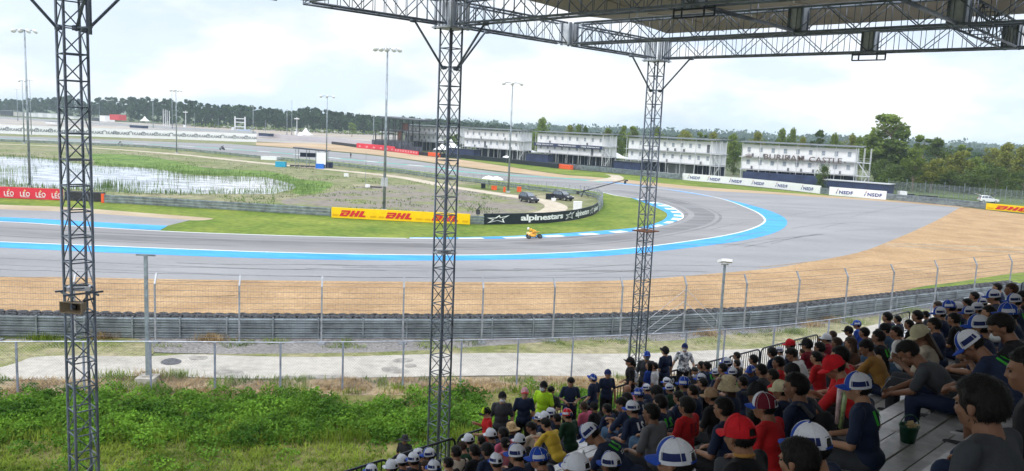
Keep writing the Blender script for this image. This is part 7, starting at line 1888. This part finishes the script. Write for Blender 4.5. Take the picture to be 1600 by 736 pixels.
# u, v, head width px, pose, head yaw, body yaw, shirt, hat, extras, anchor phrase (what one can point at) or ''
PP = [
 (628, 713, 15.7, 'sit', 0, 0, 'navy', 'wt', '', ''), (612, 727, 14, 'sit', 25, 0, 'navy', 'wt', '', ''), (580, 732, 16, 'sit', 0, 10, 'navy', 'bw', '', ''), (646, 719, 16, 'sit', 0, 0, 'black', 'wb', '', ''),
 (655, 712, 14, 'lean', 25, 5, 'black', 'wb', '', ''), (671, 701, 17, 'sit', 25, 15, 'navy', 'bw', '21', 'the front row man with a green 21 print'), (678, 733, 20, 'sit', 0, 0, 'navy', 'bw', '', ''), (665, 729, 15, 'lean', 0, 0, 'brown', 'h', 'brown', ''),
 (712, 708, 18, 'sit', 25, -10, 'cream', 'h', 'strap', 'the cream shirt with a black strap'), (732, 689, 14.5, 'sit', 0, 0, 'dkgreen', 'wt', '', ''), (722, 700, 12, 'lean', 0, 0, 'dkgreen', 'h', 'brown', ''), (741, 706, 17, 'sit', 0, 0, 'black', 'h', '', ''),
 (787, 645, 15, 'sit', 0, 140, 'navy', 'bl', 'face', 'the blue capped man facing the crowd'), (767, 677, 15, 'sit', 0, 0, 'navy', 'wt', '', ''), (786, 677, 16, 'sit', 0, 0, 'pink', 'h', '', ''), (799, 670, 15, 'sit', 25, 0, 'navy', 'straw', '', 'the straw hat'),
 (789, 694, 17, 'sit', -25, 0, 'rosy', 'h', 'clip', 'the woman with a hair clip in pink'), (812, 690, 20, 'sit', 0, 0, 'black', 'wt', '', ''), (761, 705, 21, 'sit', 0, 0, 'navy', 'fl', '', ''), (775, 723, 24, 'sit', -25, 0, 'navy', 'wb', '', ''),
 (807, 712, 24, 'sit', 25, 0, 'navy', 'bw', '', ''), (842, 718, 34, 'sit', 25, 15, 'navy', 'bl', '', 'the large blue cap at the bottom edge'), (892, 730, 32, 'sit', 0, 0, 'navy', 'bw', '', ''), (830, 669, 18, 'phone', 25, 0, 'cream', 'h', 'phone', 'the cream shirt beside the yellow shirt'),
 (853, 664, 18, 'lean', 0, 0, 'yellow', 'h', '', 'the bright yellow shirt'), (842, 655, 11, 'sit', 0, 0, 'navy', 'wb', '', ''), (851, 652, 12.5, 'sit', -25, 0, 'navy', 'wt', '', ''), (861, 642, 14, 'sit', 25, 0, 'navy', 'wb', '', ''),
 (886, 649, 18, 'sit', 0, 0, 'dkgreen', 'rwb', '', 'the red white and blue cap'), (912, 636, 12, 'sit', 0, 0, 'pink', 'h', 'brown', ''), (928, 637, 14, 'sit', 0, 0, 'black', 'bk', '', ''),
 (925, 662, 34, 'bent', 0, 25, 'navy', 'bw', '21', 'the big bending man in navy'), (954, 727, 36, 'sit', 0, 0, 'navy', 'bw', '', ''), (903, 733, 15, 'sit', 0, 0, 'navy', 'wt', '', ''), (1055, 716, 50, 'sit', 25, 0, 'navy', 'bw', '', 'the large cap low at centre'),
 (988, 640, 21, 'sit', 25, 0, 'navy', 'wb', 'print', ''), (972, 633, 18, 'lean', 25, 0, 'navy', 'h', '', ''), (1017, 647, 28, 'sit', 25, 0, 'grey', 'h', '', 'the grey T-shirt'), (1072, 636, 27, 'back', 0, 0, 'red', 'fl', 'print', 'the plain red T-shirt at centre'),
 (1031, 631, 25, 'sit', 0, -5, 'navy', 'h', '21', ''), (980, 610, 11, 'sit', 0, 0, 'rosy', 'bald', '', 'the bald head'), (979, 624, 21, 'sit', 0, 0, 'navy', 'h', '', ''), (998, 617, 18, 'sit', 0, 0, 'navy', 'bl', '', ''),
 (1010, 608, 12, 'sit', 0, 0, 'navy', 'bw', '', ''), (1026, 611, 20, 'sit', 0, 0, 'dkgrey', 'bn', '', ''), (1042, 598, 13.5, 'sit', 25, 0, 'navy', 'wb', '', ''), (1046, 608, 12, 'sit', 25, 0, 'dkgreen', 'wb', '', ''),
 (1069, 601, 21, 'sit', 0, 0, 'navy', 'bl', '', ''), (1095, 593, 15, 'sit', 25, 0, 'navy', 'bw', '', ''), (1086, 576, 11, 'sit', -25, 150, 'dkgrey', 'h', 'mask', 'the masked spectator turned to the crowd'), (1096, 569, 9.5, 'sit', 0, 0, 'black', 'h', '', ''),
 (1104, 573, 10, 'sit', 0, 0, 'navy', 'h', '', ''), (1118, 584, 11.5, 'sit', 0, 0, 'navy', 'bw', '', ''), (1136, 567, 16, 'sit', 25, 0, 'navy', 'bw', '', ''), (1151, 557, 10, 'sit', 25, 0, 'white', 'h', '', 'the white shirt beside the black railing'), (1151, 569, 11, 'sit', 0, 0, 'black', 'h', '', ''),
 (1144, 584, 15, 'sit', 25, 0, 'navy', 'bw', '21', ''), (1177, 563, 13, 'sit', 0, 0, 'navy', 'h', '', ''), (1173, 580, 13, 'sit', -25, 90, 'navy', 'bl', '', ''), (1129, 577, 13, 'sit', 0, 0, 'black', 'h', '', ''), (1189, 580, 17, 'sit', 0, 0, 'dkgrey', 'h', '', ''),
 (1137, 603, 22, 'shade', 0, 0, 'navy', 'bucket', 'brown long', 'the wide beige sun hat'), (1111, 620, 22, 'sit', 25, 0, 'black', 'tan', 'print', 'the tan cap'), (1183, 617, 26, 'sit', 25, 0, 'black', 'bk', '', ''), (1207, 588, 17, 'sit', 0, 0, 'red', 'h', '', ''), (1216, 568, 16, 'sit', 25, 0, 'red', 'h', '', ''),
 (1206, 552, 14, 'sit', 0, 0, 'navy', 'fl', '', ''), (1218, 549, 11, 'sit', 25, 0, 'white', 'wb', '', ''), (1235, 536, 15, 'sit', 25, 0, 'navy', 'rd', '', ''), (1237, 555, 18, 'lean', 25, 0, 'white', 'h', '', 'the bent white shirt'), (1237, 582, 19, 'sit', 0, 0, 'black', 'bn', '', ''),
 (1243, 604, 31, 'sit', 25, 0, 'navy', 'h', 'backpack', 'the large black backpack'), (1220, 611, 12, 'sit', 25, 0, 'navy', 'cr', '', ''), (1194, 637, 34, 'sit', 25, 0, 'red', 'mr', '', 'the maroon and white cap'), (1155, 683, 40, 'sit', -25, 0, 'black', 'rd', 'collar', 'the bright red cap with rear opening'),
 (1246, 722, 70, 'sit', 0, 0, 'black', 'fl', '', 'the large dark head at the bottom edge'), (1265, 700, 40, 'sit', 0, 0, 'navy', 'bw', '', ''), (1261, 537, 17, 'sit', 0, -5, 'maroon', 'bk', 'print', ''), (1291, 530, 15, 'camera', 25, 0, 'maroon', 'wt', '', 'the white cap holding a camera'),
 (1254, 552, 15, 'sit', 0, 0, 'brown', 'h', 'brown', ''), (1307, 537, 17, 'sit', 0, 0, 'maroon', 'h', 'brown', ''), (1326, 518, 12, 'sit', 25, 0, 'black', 'bk', '', ''), (1339, 508, 13, 'sit', 25, 0, 'blue', 'bl', '', 'the bright blue shirt and cap'), (1350, 521, 17, 'sit', 0, 0, 'black', 'h', '', ''),
 (1329, 538, 20, 'sit', 0, 0, 'brown', 'h', 'brown long', ''), (1313, 549, 27, 'sit', 0, 0, 'red', 'h', '', ''), (1354, 545, 24, 'lean', 25, 0, 'mustard', 'h', 'clip', 'the mustard shirt'), (1304, 575, 30, 'lean', 25, 5, 'red', 'rd', '', 'the red capped boy in red'), (1301, 524, 12, 'sit', 0, 0, 'dkgrey', 'h', 'brown', ''),
 (1383, 516, 14, 'sit', 25, 0, 'denim', 'bk', '', ''), (1340, 607, 42, 'sit', 25, 10, 'navy', 'bw', '21', 'the near blue and white cap with a green 21'), (1400, 521, 20, 'sit', 25, 5, 'white', 'h', '', 'the white T-shirt under the fence posts'), (1386, 496, 14, 'sit', 0, 0, 'navy', 'h', '', ''), (1402, 500, 12, 'sit', 0, 0, 'navy', 'h', '', ''),
 (1433, 495, 16, 'sit', 0, 0, 'black', 'h', '', ''), (1446, 493, 10, 'sit', 0, 0, 'dkgrey', 'h', '', ''), (1468, 491, 16, 'sit', 25, 0, 'navy', 'bw', '', ''), (1465, 479, 13, 'sit', 0, 0, 'cream', 'h', 'brown', ''), (1483, 480, 18, 'sit', 0, 0, 'navy', 'bl', '', ''), (1496, 482, 14, 'sit', 0, 0, 'navy', 'wt', '', ''),
 (1511, 476, 15, 'sit', 0, 0, 'black', 'h', '', ''), (1513, 490, 17, 'sit', 25, 0, 'navy', 'bw', '', ''), (1527, 484, 16, 'sit', 25, 0, 'navy', 'wb', '', ''), (1522, 464, 13, 'sit', 0, 0, 'black', 'h', '', ''), (1535, 474, 17, 'sit', 25, 0, 'navy', 'bw', '', ''), (1530, 465, 12, 'sit', 25, 0, 'navy', 'wt', '', ''),
 (1552, 465, 22, 'sit', 25, 0, 'navy', 'bw', '', ''), (1558, 450, 15, 'sit', 0, 0, 'navy', 'h', '', ''), (1580, 452, 16, 'sit', 25, 0, 'rosy', 'h', 'brown', 'the pink shirt at the far right'), (1584, 472, 20, 'sit', 25, 0, 'navy', 'bw', '', ''), (1459, 509, 20, 'sit', 25, 0, 'navy', 'h', 'mask', ''),
 (1438, 525, 28, 'phone', 25, 10, 'cream', 'cr', 'brown long', 'the cream cap with long hair'), (1421, 543, 28, 'bent', 0, 15, 'dkgrey', 'h', 'phone', 'the grey shirt bent over a phone'), (1529, 512, 34, 'sit', 25, 0, 'navy', 'bw', '', 'the large white-backed cap at right'), (1565, 508, 36, 'lean', 25, 0, 'black', 'h', 'mask', ''),
 (1518, 540, 38, 'bent', 25, 0, 'navy', 'bw', 'watch shorts', ''), (1598, 466, 15, 'sit', 0, 0, 'black', 'h', '', ''), (1534, 606, 82, 'sit', 0, -12, 'dkgrey', 'fl', '', 'the biggest dark head at lower right'), (1611, 560, 55, 'sit', 25, 0, 'black', 'h', '', ''),
 (1275, 560, 15, 'sit', 0, 0, 'red', 'h', '', ''), (1160, 598, 15, 'sit', 0, 0, 'navy', 'h', '', ''), (1082, 612, 15, 'sit', 0, 0, 'navy', 'h', '', ''), (1098, 600, 14, 'sit', 0, 0, 'black', 'h', '', ''), (1130, 640, 22, 'sit', 0, 0, 'navy', 'h', 'print', ''), (870, 655, 13, 'sit', 0, 0, 'black', 'h', '', ''),
 (948, 640, 15, 'sit', 25, 0, 'navy', 'h', '', ''), (752, 690, 14, 'sit', 0, 0, 'navy', 'h', '', ''), (700, 725, 16, 'sit', 0, 0, 'black', 'h', '', ''), (1490, 500, 17, 'sit', 0, 0, 'black', 'h', '', ''), (1545, 490, 19, 'sit', 0, 0, 'navy', 'h', '', ''), (1575, 492, 22, 'sit', 0, 0, 'navy', 'bl', '', ''),
 (1420, 508, 15, 'sit', 0, 0, 'black', 'h', '', ''), (1372, 528, 16, 'sit', 0, 0, 'black', 'h', '', ''), (1280, 545, 15, 'sit', 0, 0, 'maroon', 'h', '', ''), (1060, 622, 17, 'sit', 0, 0, 'navy', 'h', '', ''),
]
STAND = [ # u, v, pose, body yaw (0 = facing the track), shirt, hat, extras, label
 (785, 622, 'st_down', 138, 'dkgrey', 'bk', 'mask', 'masked man in grey T-shirt and black cap standing at the front railing'),
 (760, 645, 'st_phone', 60, 'red', 'lm', '', 'person in red with a black and lime cap at the railing'),
 (820, 615, 'st_down', 140, 'navy', 'pk', '', 'tall man in dark long shirt and pink white cap facing the crowd'),
 (849, 605, 'st_down', 110, 'hivis', 'bk', 'mask', 'masked man in bright lime high visibility vest'),
 (861, 612, 'st_paper', 120, 'dkgrey', 'h', '', 'dark haired man in charcoal shirt beside the lime vest'),
 (892, 598, 'st_paper', 138, 'navy', 'h', 'paper', 'man in navy T-shirt standing and looking down at white paper'),
 (926, 592, 'st_hip', 10, 'navy', 'bl', '', 'standing man in navy with all blue cap left of the right tower'),
 (950, 585, 'st_down', 150, 'navy', 'nv', '', 'standing man in navy jacket and navy cap left of the right tower'),
 (988, 572, 'st_paper', 60, 'patt', 'h', '', 'man in white patterned shirt standing before the right tower'),
 (984, 566, 'st_down', 40, 'black', 'bk', '', 'person in black cap behind the white patterned shirt'),
 (1011, 556, 'st_down', 135, 'dkgrey', 'bl', 'maskb', 'man in blue cap and grey mask facing the crowd by the right tower'),
 (1014, 572, 'st_down', 0, 'blue', 'h', 'long', 'person with long black hair and blue shirt seen from behind'),
 (1022, 573, 'st_down', 20, 'white', 'h', '', 'person in white shirt right of the long black hair'),
 (1039, 548, 'st_down', -8, 'navy', 'bk', '', 'man in navy polo standing with his back turned near the path'),
 (1070, 544, 'st_hip', 125, 'polo', 'nv', 'mask', 'masked man in blue and white polo resting hands on the railing'),
]
def anchor_list():
    return [(p[0], p[1], p[9]) for p in PP if p[9]] + [(785, 620, 'the masked grey T-shirt man'), (849, 604, 'the lime vest'), (892, 598, 'the man with white paper'), (1070, 545, 'the blue and white polo'), (988, 572, 'the white patterned shirt'), (820, 615, 'the pink white cap')]
HATW = dict(bw='a white-backed blue cap', wt='a white cap', wb='a white cap with blue brim', bl='a blue cap', bk='a black cap', rd='a red cap', tan='a tan cap', cr='a cream cap', nv='a navy cap', mr='a maroon and white cap', rwb='a red white and blue cap', h='dark hair', fl='thick dark hair', bald='no hair', bn='a black beanie', straw='a straw hat', bucket='a beige sun hat')
SHW = dict(dkgreen='dark green', dkgrey='charcoal', rosy='pink', patt='patterned', ltgrey='pale grey')
used_labels = set()
def make_label(p):
    u, v, w, kind, hy, by, shirt, hat, ex, anc = p
    hw = HATW[hat]; hw = 'brown hair' if hat == 'h' and 'brown' in ex else hw; sw = SHW.get(shirt, shirt)
    base = '%s shirt, %s' % (sw, hw)
    if anc == 'the masked spectator turned to the crowd': return 'masked spectator in charcoal shirt turned to face the crowd'
    opts = sorted(anchor_list(), key=lambda a: (a[0] - u) ** 2 + (a[1] - v) ** 2)
    if anc: opts = [a for a in opts if a[2] != anc]
    for a in opts:
        dx, dy = u - a[0], v - a[1]; d = math.hypot(dx, dy); near = 'just ' if d < 35 else ''
        if abs(dx) < 1.2 * abs(dy): rel = 'above' if dy < 0 else 'below'
        else: rel = 'left of' if dx < 0 else 'right of'
        s = '%s, %s%s %s' % (base, near, rel, a[2]); s = s.replace('shirt, no hair', 'shirt, bald')
        if len(s.split()) > 16: s = '%s, %s%s %s' % (base, near, rel, a[2].replace('the ', '', 1))
        if len(s.split()) > 16: continue
        if s not in used_labels: used_labels.add(s); return s
    return base
F1 = Vector((-n1_.x, -n1_.y, 0))
def plane_hit(u, v, b, z=None):
    d = ray(u, v); t = (b - _bE) / _bd(d); return EYE + d * t, t
def _bd(d): return Vector((d.x, d.y, 0)).dot(n1_)
_bE = (EYE - O1).dot(n1_)
occupied = []
M_watch = mat('watch', (.7, .7, .72), .2, .6)
skins = {}
for idx, p in enumerate(PP):
    u, v, w, kind, hy, by, shirt, hat, ex, anc = p
    if hy == 25 and w < 80 and kind in ('sit', 'bent', 'camera'): hy = 12
    if hy == -25 and 'mask' not in ex: hy = -12
    q = get_pose(kind, hy); hd = q['hd']; Ds = .19 * FPX / w; rz = R(45 + by)
    hx = hd.x * math.cos(rz) - hd.y * math.sin(rz); hy_ = hd.x * math.sin(rz) + hd.y * math.cos(rz)
    hb = (Vector((hx, hy_, 0))).dot(n1_)           # head offset toward the back
    best = None
    for k in range(0, 20):
        b = 1.2 + TREAD * k + .17 + hb; d = ray(u, v); den = _bd(d)
        if abs(den) < 1e-4: continue
        t = (b - _bE) / den
        if t <= .5: continue
        hp_ = EYE + d * t; D = hp_.y; z = hp_.z; dev = z - (tier_z(k) + hd.z)
        cost = ((D - Ds) / Ds / .13) ** 2 + (dev / .07) ** 2
        for oc in occupied:
            dd = math.hypot(hp_.x - hx - oc[0], hp_.y - hy_ - oc[1])
            if dd < .42: cost += (.42 - dd) * 40
        if best is None or cost < best[0]: best = (cost, k, hp_, dev, D)
    cost, k, hp_, dev, D = best
    sc = max(.80, min(1.16, (hd.z + dev) / hd.z))
    loc = Vector((hp_.x - hx * sc, hp_.y - hy_ * sc, tier_z(k)))
    occupied.append((loc.x, loc.y))
    if shirt in ('navy', 'black') and not anc and '21' not in ex and 'print' not in ex and rnd.random() < .45: ex = ex + (' 21' if rnd.random() < .5 else ' print')
    g_ = 'spectators seated in the grandstand'
    pants = rnd.choice(['black', 'navy', 'denim', 'dkgrey', 'black', 'dkgrey']) if 'shorts' not in ex else 'navy'
    if 'big' in ex: pants = 'navy'
    person(p, kind, hy, loc, rz, sc, SK[rnd.choice([1, 2, 2, 3, 3])], shirt, pants, hat, ex, make_label(p), g_)
    if abs(dev) > .14 or abs(D - Ds) / Ds > .35: print('PERSON', idx, u, v, 'row', k, 'dev %.2f D %.1f Ds %.1f' % (dev, D, Ds))
for (u, v, kind, by, shirt, hat, ex, label) in STAND:
    q = get_pose(kind, 0); hd = q['hd']; rz = R(45 + by)
    pt = P(u, v, WALK + hd.z); b = (pt - O1).dot(n1_)
    bb = max(.55, min(1.05, b)); d = ray(u, v); t = (bb - _bE) / _bd(d); hp_ = EYE + d * t; sc = max(.85, min(1.12, (hp_.z - WALK) / hd.z))
    hx = -hd.y * math.sin(rz); hy_ = hd.y * math.cos(rz)
    if abs(b - bb) > .3: print('STAND', label, 'b %.2f' % b, 'sc %.2f' % ((hp_.z - WALK) / hd.z))
    person(None, kind, 0, Vector((hp_.x - hx * sc, hp_.y - hy_ * sc, WALK)), rz, sc, SK[rnd.choice([0, 1, 1])], shirt, 'black' if shirt != 'blue' else 'dkgrey', hat, ex, label, 'people standing on the front walkway')
# guard outside the railing
q = get_pose('st_down', 0); pt = P(633, 684, 1.62 + .25)
person(None, 'st_down', 0, Vector((pt.x, pt.y, .02)), R(160), 1.17, SK[2], 'black', 'black', 'wide', '', 'guard in black with a wide dark hat standing outside the railing', None)
held_done = []
bpy.context.view_layer.update()
for o, b, loc_, label in held:
    w_ = b.matrix_world @ loc_; o.location = w_; o.rotation_euler = (R(25), 0, b.rotation_euler.z); o.scale = b.scale
    tag(o, label + (' at x' if False else ''), o.name.split('.')[0])

# ================================================================== things on the stand
def on_tier(u, v, k, dz=0.0): return P(u, v, tier_z(k) + dz)
def tier_at(u, v):                       # deck hit by the ray
    d = ray(u, v)
    for k in range(19, -1, -1):
        p = P(u, v, tier_z(k)); b = (p - O1).dot(n1_)
        if 1.2 + TREAD * k <= b < 1.2 + TREAD * (k + 1): return p, k
    return P(u, v, tier_z(10)), 10
p, k = tier_at(1418, 690)
t = thing('basket', (p.x, p.y, tier_z(k)), 'dark green plastic basket with a handle and snacks on the grey planks', 'basket')
M_gr = mat('green_plastic', (.012, .09, .05), .4, ns=6, amt=.2, spec=.5); s = .78
m_ = LB(); m_.lathe((0, 0, 0), [(.085 * s, 0), (.115 * s, .20 * s), (.125 * s, .205 * s), (.125 * s, .215 * s), (.11 * s, .21 * s), (.10 * s, .15 * s)], 20); m_.build('bucket', M_gr, t, smooth=True)
m_ = LB(); m_.path([V3(math.cos(R(a)) * .118 * s, 0, .20 * s + math.sin(R(a)) * .15 * s) for a in range(0, 181, 15)], .006, 6); m_.build('handle', M_gr, t)
m_ = LB()
for j in range(9): m_.tube((rnd.uniform(-.06, .02), rnd.uniform(-.06, .06), .15 + .004 * j), (rnd.uniform(0, .07), rnd.uniform(-.06, .06), .165 + .004 * j), .009, n=6)
m_.build('snacks', mat('snack', (.55, .42, .22), .7, ns=8, amt=.3), t)
# clapper sticks between the red boy and the blue white cap
for i, (u0, v0, u1, v1, c, l) in enumerate(((1313, 603, 1308, 655, (.55, .40, .40), 'pinkish inflatable clapper stick left of its green twin'), (1321, 613, 1313, 662, (.35, .45, .20), 'green inflatable clapper stick right of its pinkish twin'))):
    D = 7.3; a = PD(u1, v1 + 6, D); b = PD(u0, v0, D - .1); m_ = MB(); m_.tube(a, b, .022, .024, 10); m_.tube(b, b + (b - a).normalized() * .01, .024, .012, 10)
    tag(m_.build('clapper_stick', mat('clap_%d' % i, c, .2, ns=10, amt=.4, spec=.7), smooth=True), l, 'clapper stick')
# black board with a white 0 on the railing
p = P(1051, 592, WALK + .85); m0 = p; t = thing('number_board', (p.x, p.y, WALK + .62), 'small black board with a white zero on the front railing', 'sign', rz=R(25))
m_ = LB(); m_.box((0, 0, .15), (.24, .02, .34)); m_.build('board', M_blk, t); V, F = text_tris('0', offset=.02); V = fit(V, .10, .17); m_ = LB(); m_.add([(v[0] - .05, -.016, v[1] + .09) for v in V], F); m_.build('digit', M_wht, t)
m_ = LB(); m_.box((0, .0, -.28), (.03, .03, .6)); m_.build('post', M_darkm, t)
# bottle
p, k = tier_at(911, 719); t = thing('bottle', (p.x, p.y, tier_z(k) + .25), 'small clear bottle with red label at the bottom edge', 'bottle'); 
m_ = LB(); m_.lathe((0, 0, 0), [(.03, 0), (.032, .02), (.032, .13), (.014, .17), (.014, .19)], 12); m_.build('body', mat('clear_plastic', (.55, .6, .62), .1, spec=.8), t, smooth=True); m_ = LB(); m_.lathe((0, 0, .05), [(.0335, 0), (.0335, .06)], 12); m_.build('label', M_red, t); m_ = LB(); m_.lathe((0, 0, .185), [(.016, 0), (.016, .02)], 10); m_.build('cap', M_wht, t)
t.location.z = tier_z(k)

# ================================================================== racing motorbikes
def bike(loc, heading, lean, label, cols, rider_cols, group=None):
    t = thing('motorbike', loc, label, 'motorbike', group, 0); t.rotation_euler = (R(lean) * math.cos(0), 0, heading); t.rotation_mode = 'XYZ'
    t.rotation_euler = (Matrix.Rotation(heading, 3, 'Z') @ Matrix.Rotation(R(lean), 3, 'X')).to_euler()
    c1, c2, c3 = cols
    for nm, x in (('front_wheel', .70), ('rear_wheel', -.68)):
        w = LB(); w.torus((x, 0, .31), .245, .065, n=22, m=8, M=Matrix.Rotation(R(90), 3, 'X')); wo = w.build('wheel', M_tyre, t, smooth=True)
        r_ = LB(); r_.lathe((x, 0, .31), [(.02, -.02), (.2, -.02), (.2, .02), (.02, .02)], 14, M=Matrix.Rotation(R(90), 3, 'X')); r_.build('rim', M_darkm, wo)
    for s_ in (-1, 1): f = LB(); f.tube((.70, .08 * s_, .31), (.48, .08 * s_, .85), .03, n=8); f.build('fork', M_rim, t)
    me = fuse('fairing', [ell((.42, 0, .62), (.34, .17, .26)), ell((.55, 0, .82), (.2, .12, .12)), ell((.10, 0, .42), (.42, .16, .2))], .02, 3, .7); child('fairing', me, t, [c1])
    me = fuse('tank', [ell((.05, 0, .82), (.24, .14, .12)), ell((-.38, 0, .80), (.2, .13, .06)), ell((-.68, 0, .92), (.22, .09, .06))], .02, 3, .7); child('tank_and_tail', me, t, [c2])
    m_ = LB(); m_.tube((-.68, .06, .31), (-.1, .06, .38), .035, n=8); m_.tube((-.2, -.12, .25), (-.75, -.14, .42), .05, n=8); m_.build('swingarm', M_darkm, t)
    m_ = LB(); m_.tube((.45, -.3, .86), (.45, .3, .86), .016, n=6); m_.build('handlebar', M_darkm, t)
    m_ = LB(); m_.box((.76, 0, .80), (.02, .16, .14), M=Matrix.Rotation(R(-30), 3, 'Y')); m_.build('number_plate', M_wht, t)
    # rider
    parts = [ell((-.32, .03, .97), (.16, .17, .13)), ell((-.10, .04, 1.10), (.22, .16, .14)), ell((.12, .05, 1.20), (.17, .19, .12)), cap_((.16, .05, 1.25), .07, (.30, .06, 1.34), .06), ell((.36, .06, 1.36), (.1, .09, .1))]
    for s_ in (-1, 1):
        parts += [cap_((.16, .05 + .19 * s_, 1.20), .065, (.24, .05 + .30 * s_, .98), .05), cap_((.24, .05 + .30 * s_, .98), .05, (.45, .26 * s_, .88), .036)] + hand((.43, .26 * s_, .88), (.6, 0, -.2), (0, 0, -1), .9, s_)
        parts += [cap_((-.30, .10 * s_, .92), .095, (.10, .05 + (.26 if s_ > 0 else .2) * s_, .70), .07), cap_((.10, .05 + (.26 if s_ > 0 else .2) * s_, .70), .068, (-.25, .17 * s_, .40), .05), cap_((-.25, .17 * s_, .40), .045, (-.10, .17 * s_, .34), .035)]
    me = fuse('rider', parts, .012, 3, .5); ro = bpy.data.objects.new('person', me); COL.objects.link(ro); ro.material_slots[0].link = 'OBJECT'; ro.material_slots[0].material = rider_cols[0]
    tag(ro, rider_cols[2], 'person', group and 'riders on the far straight'); ro.location = t.location; ro.rotation_euler = t.rotation_euler
    me = fuse('helmet', [ell((.38, .06, 1.38), (.145, .125, .14)), ell((.44, .06, 1.33), (.11, .10, .09))], .012, 3, .6); h = child('helmet', me, ro, [rider_cols[1]])
    m_ = LB(); m_.add(*ell((.455, .06, 1.39), (.085, .105, .045))); m_.build('visor', M_glass, h, smooth=True)
    return t
M_by = mat('bike_orange_yellow', (.85, .40, .02), .3, ns=3.5, amt=.15, col2=(.78, .66, .45), ramp=(.52, .58), spec=.6); M_bo = mat('bike_orange', (.75, .12, .02), .3, spec=.6)
M_suit = mat('racing_suit', (.80, .48, .04), .5, ns=5, amt=.1, col2=(.45, .10, .04), ramp=(.53, .58)); M_helm = mat('helmet_white', (.75, .74, .70), .25, ns=6, amt=.1, spec=.6)
p = P(836, 372.6, 0)
a = (P(836, 372, 0) - P(860, 371.4, 0)); hd_ = math.atan2(a.y, a.x)
bike((p.x, p.y - .3, 0.03), hd_, 47, 'orange and yellow racing motorbike leaning beside the blue and white kerb', (M_by, M_by, M_bo), (M_suit, M_helm, 'rider in orange and yellow leathers with a white helmet crouched on the bike'))
Mdk = mat('bike_dark', (.03, .035, .05), .3); Msd = mat('suit_dark', (.05, .06, .09), .5); Mld = mat('bike_light', (.45, .48, .52), .3)
for (u, v, ml, l, l2) in ((188, 227, Mld, 'pale distant motorbike on the far straight, left one', 'rider of the pale distant motorbike on the far straight'), (347, 234.5, Mdk, 'dark distant motorbike on the far straight, right one', 'rider of the dark distant motorbike on the far straight')):
    p = P(u, v, 0); a = P(u + 12, v + .6, 0) - P(u, v, 0)
    bike((p.x, p.y, .03), math.atan2(a.y, a.x), 0, l, (ml, ml, ml), (Msd, M_helm if ml is Mld else Mdk, l2), 'distant motorbikes')
for (u, v, l) in ((548, 247, 'marshal in dark clothes standing on the far run-off'), ):
    q = get_pose('st_down', 0); p = P(u, v, 0); person(None, 'st_down', 0, Vector((p.x, p.y, .03)), R(180), 1.0, SK[2], 'navy', 'black', 'bk', '', l, None)
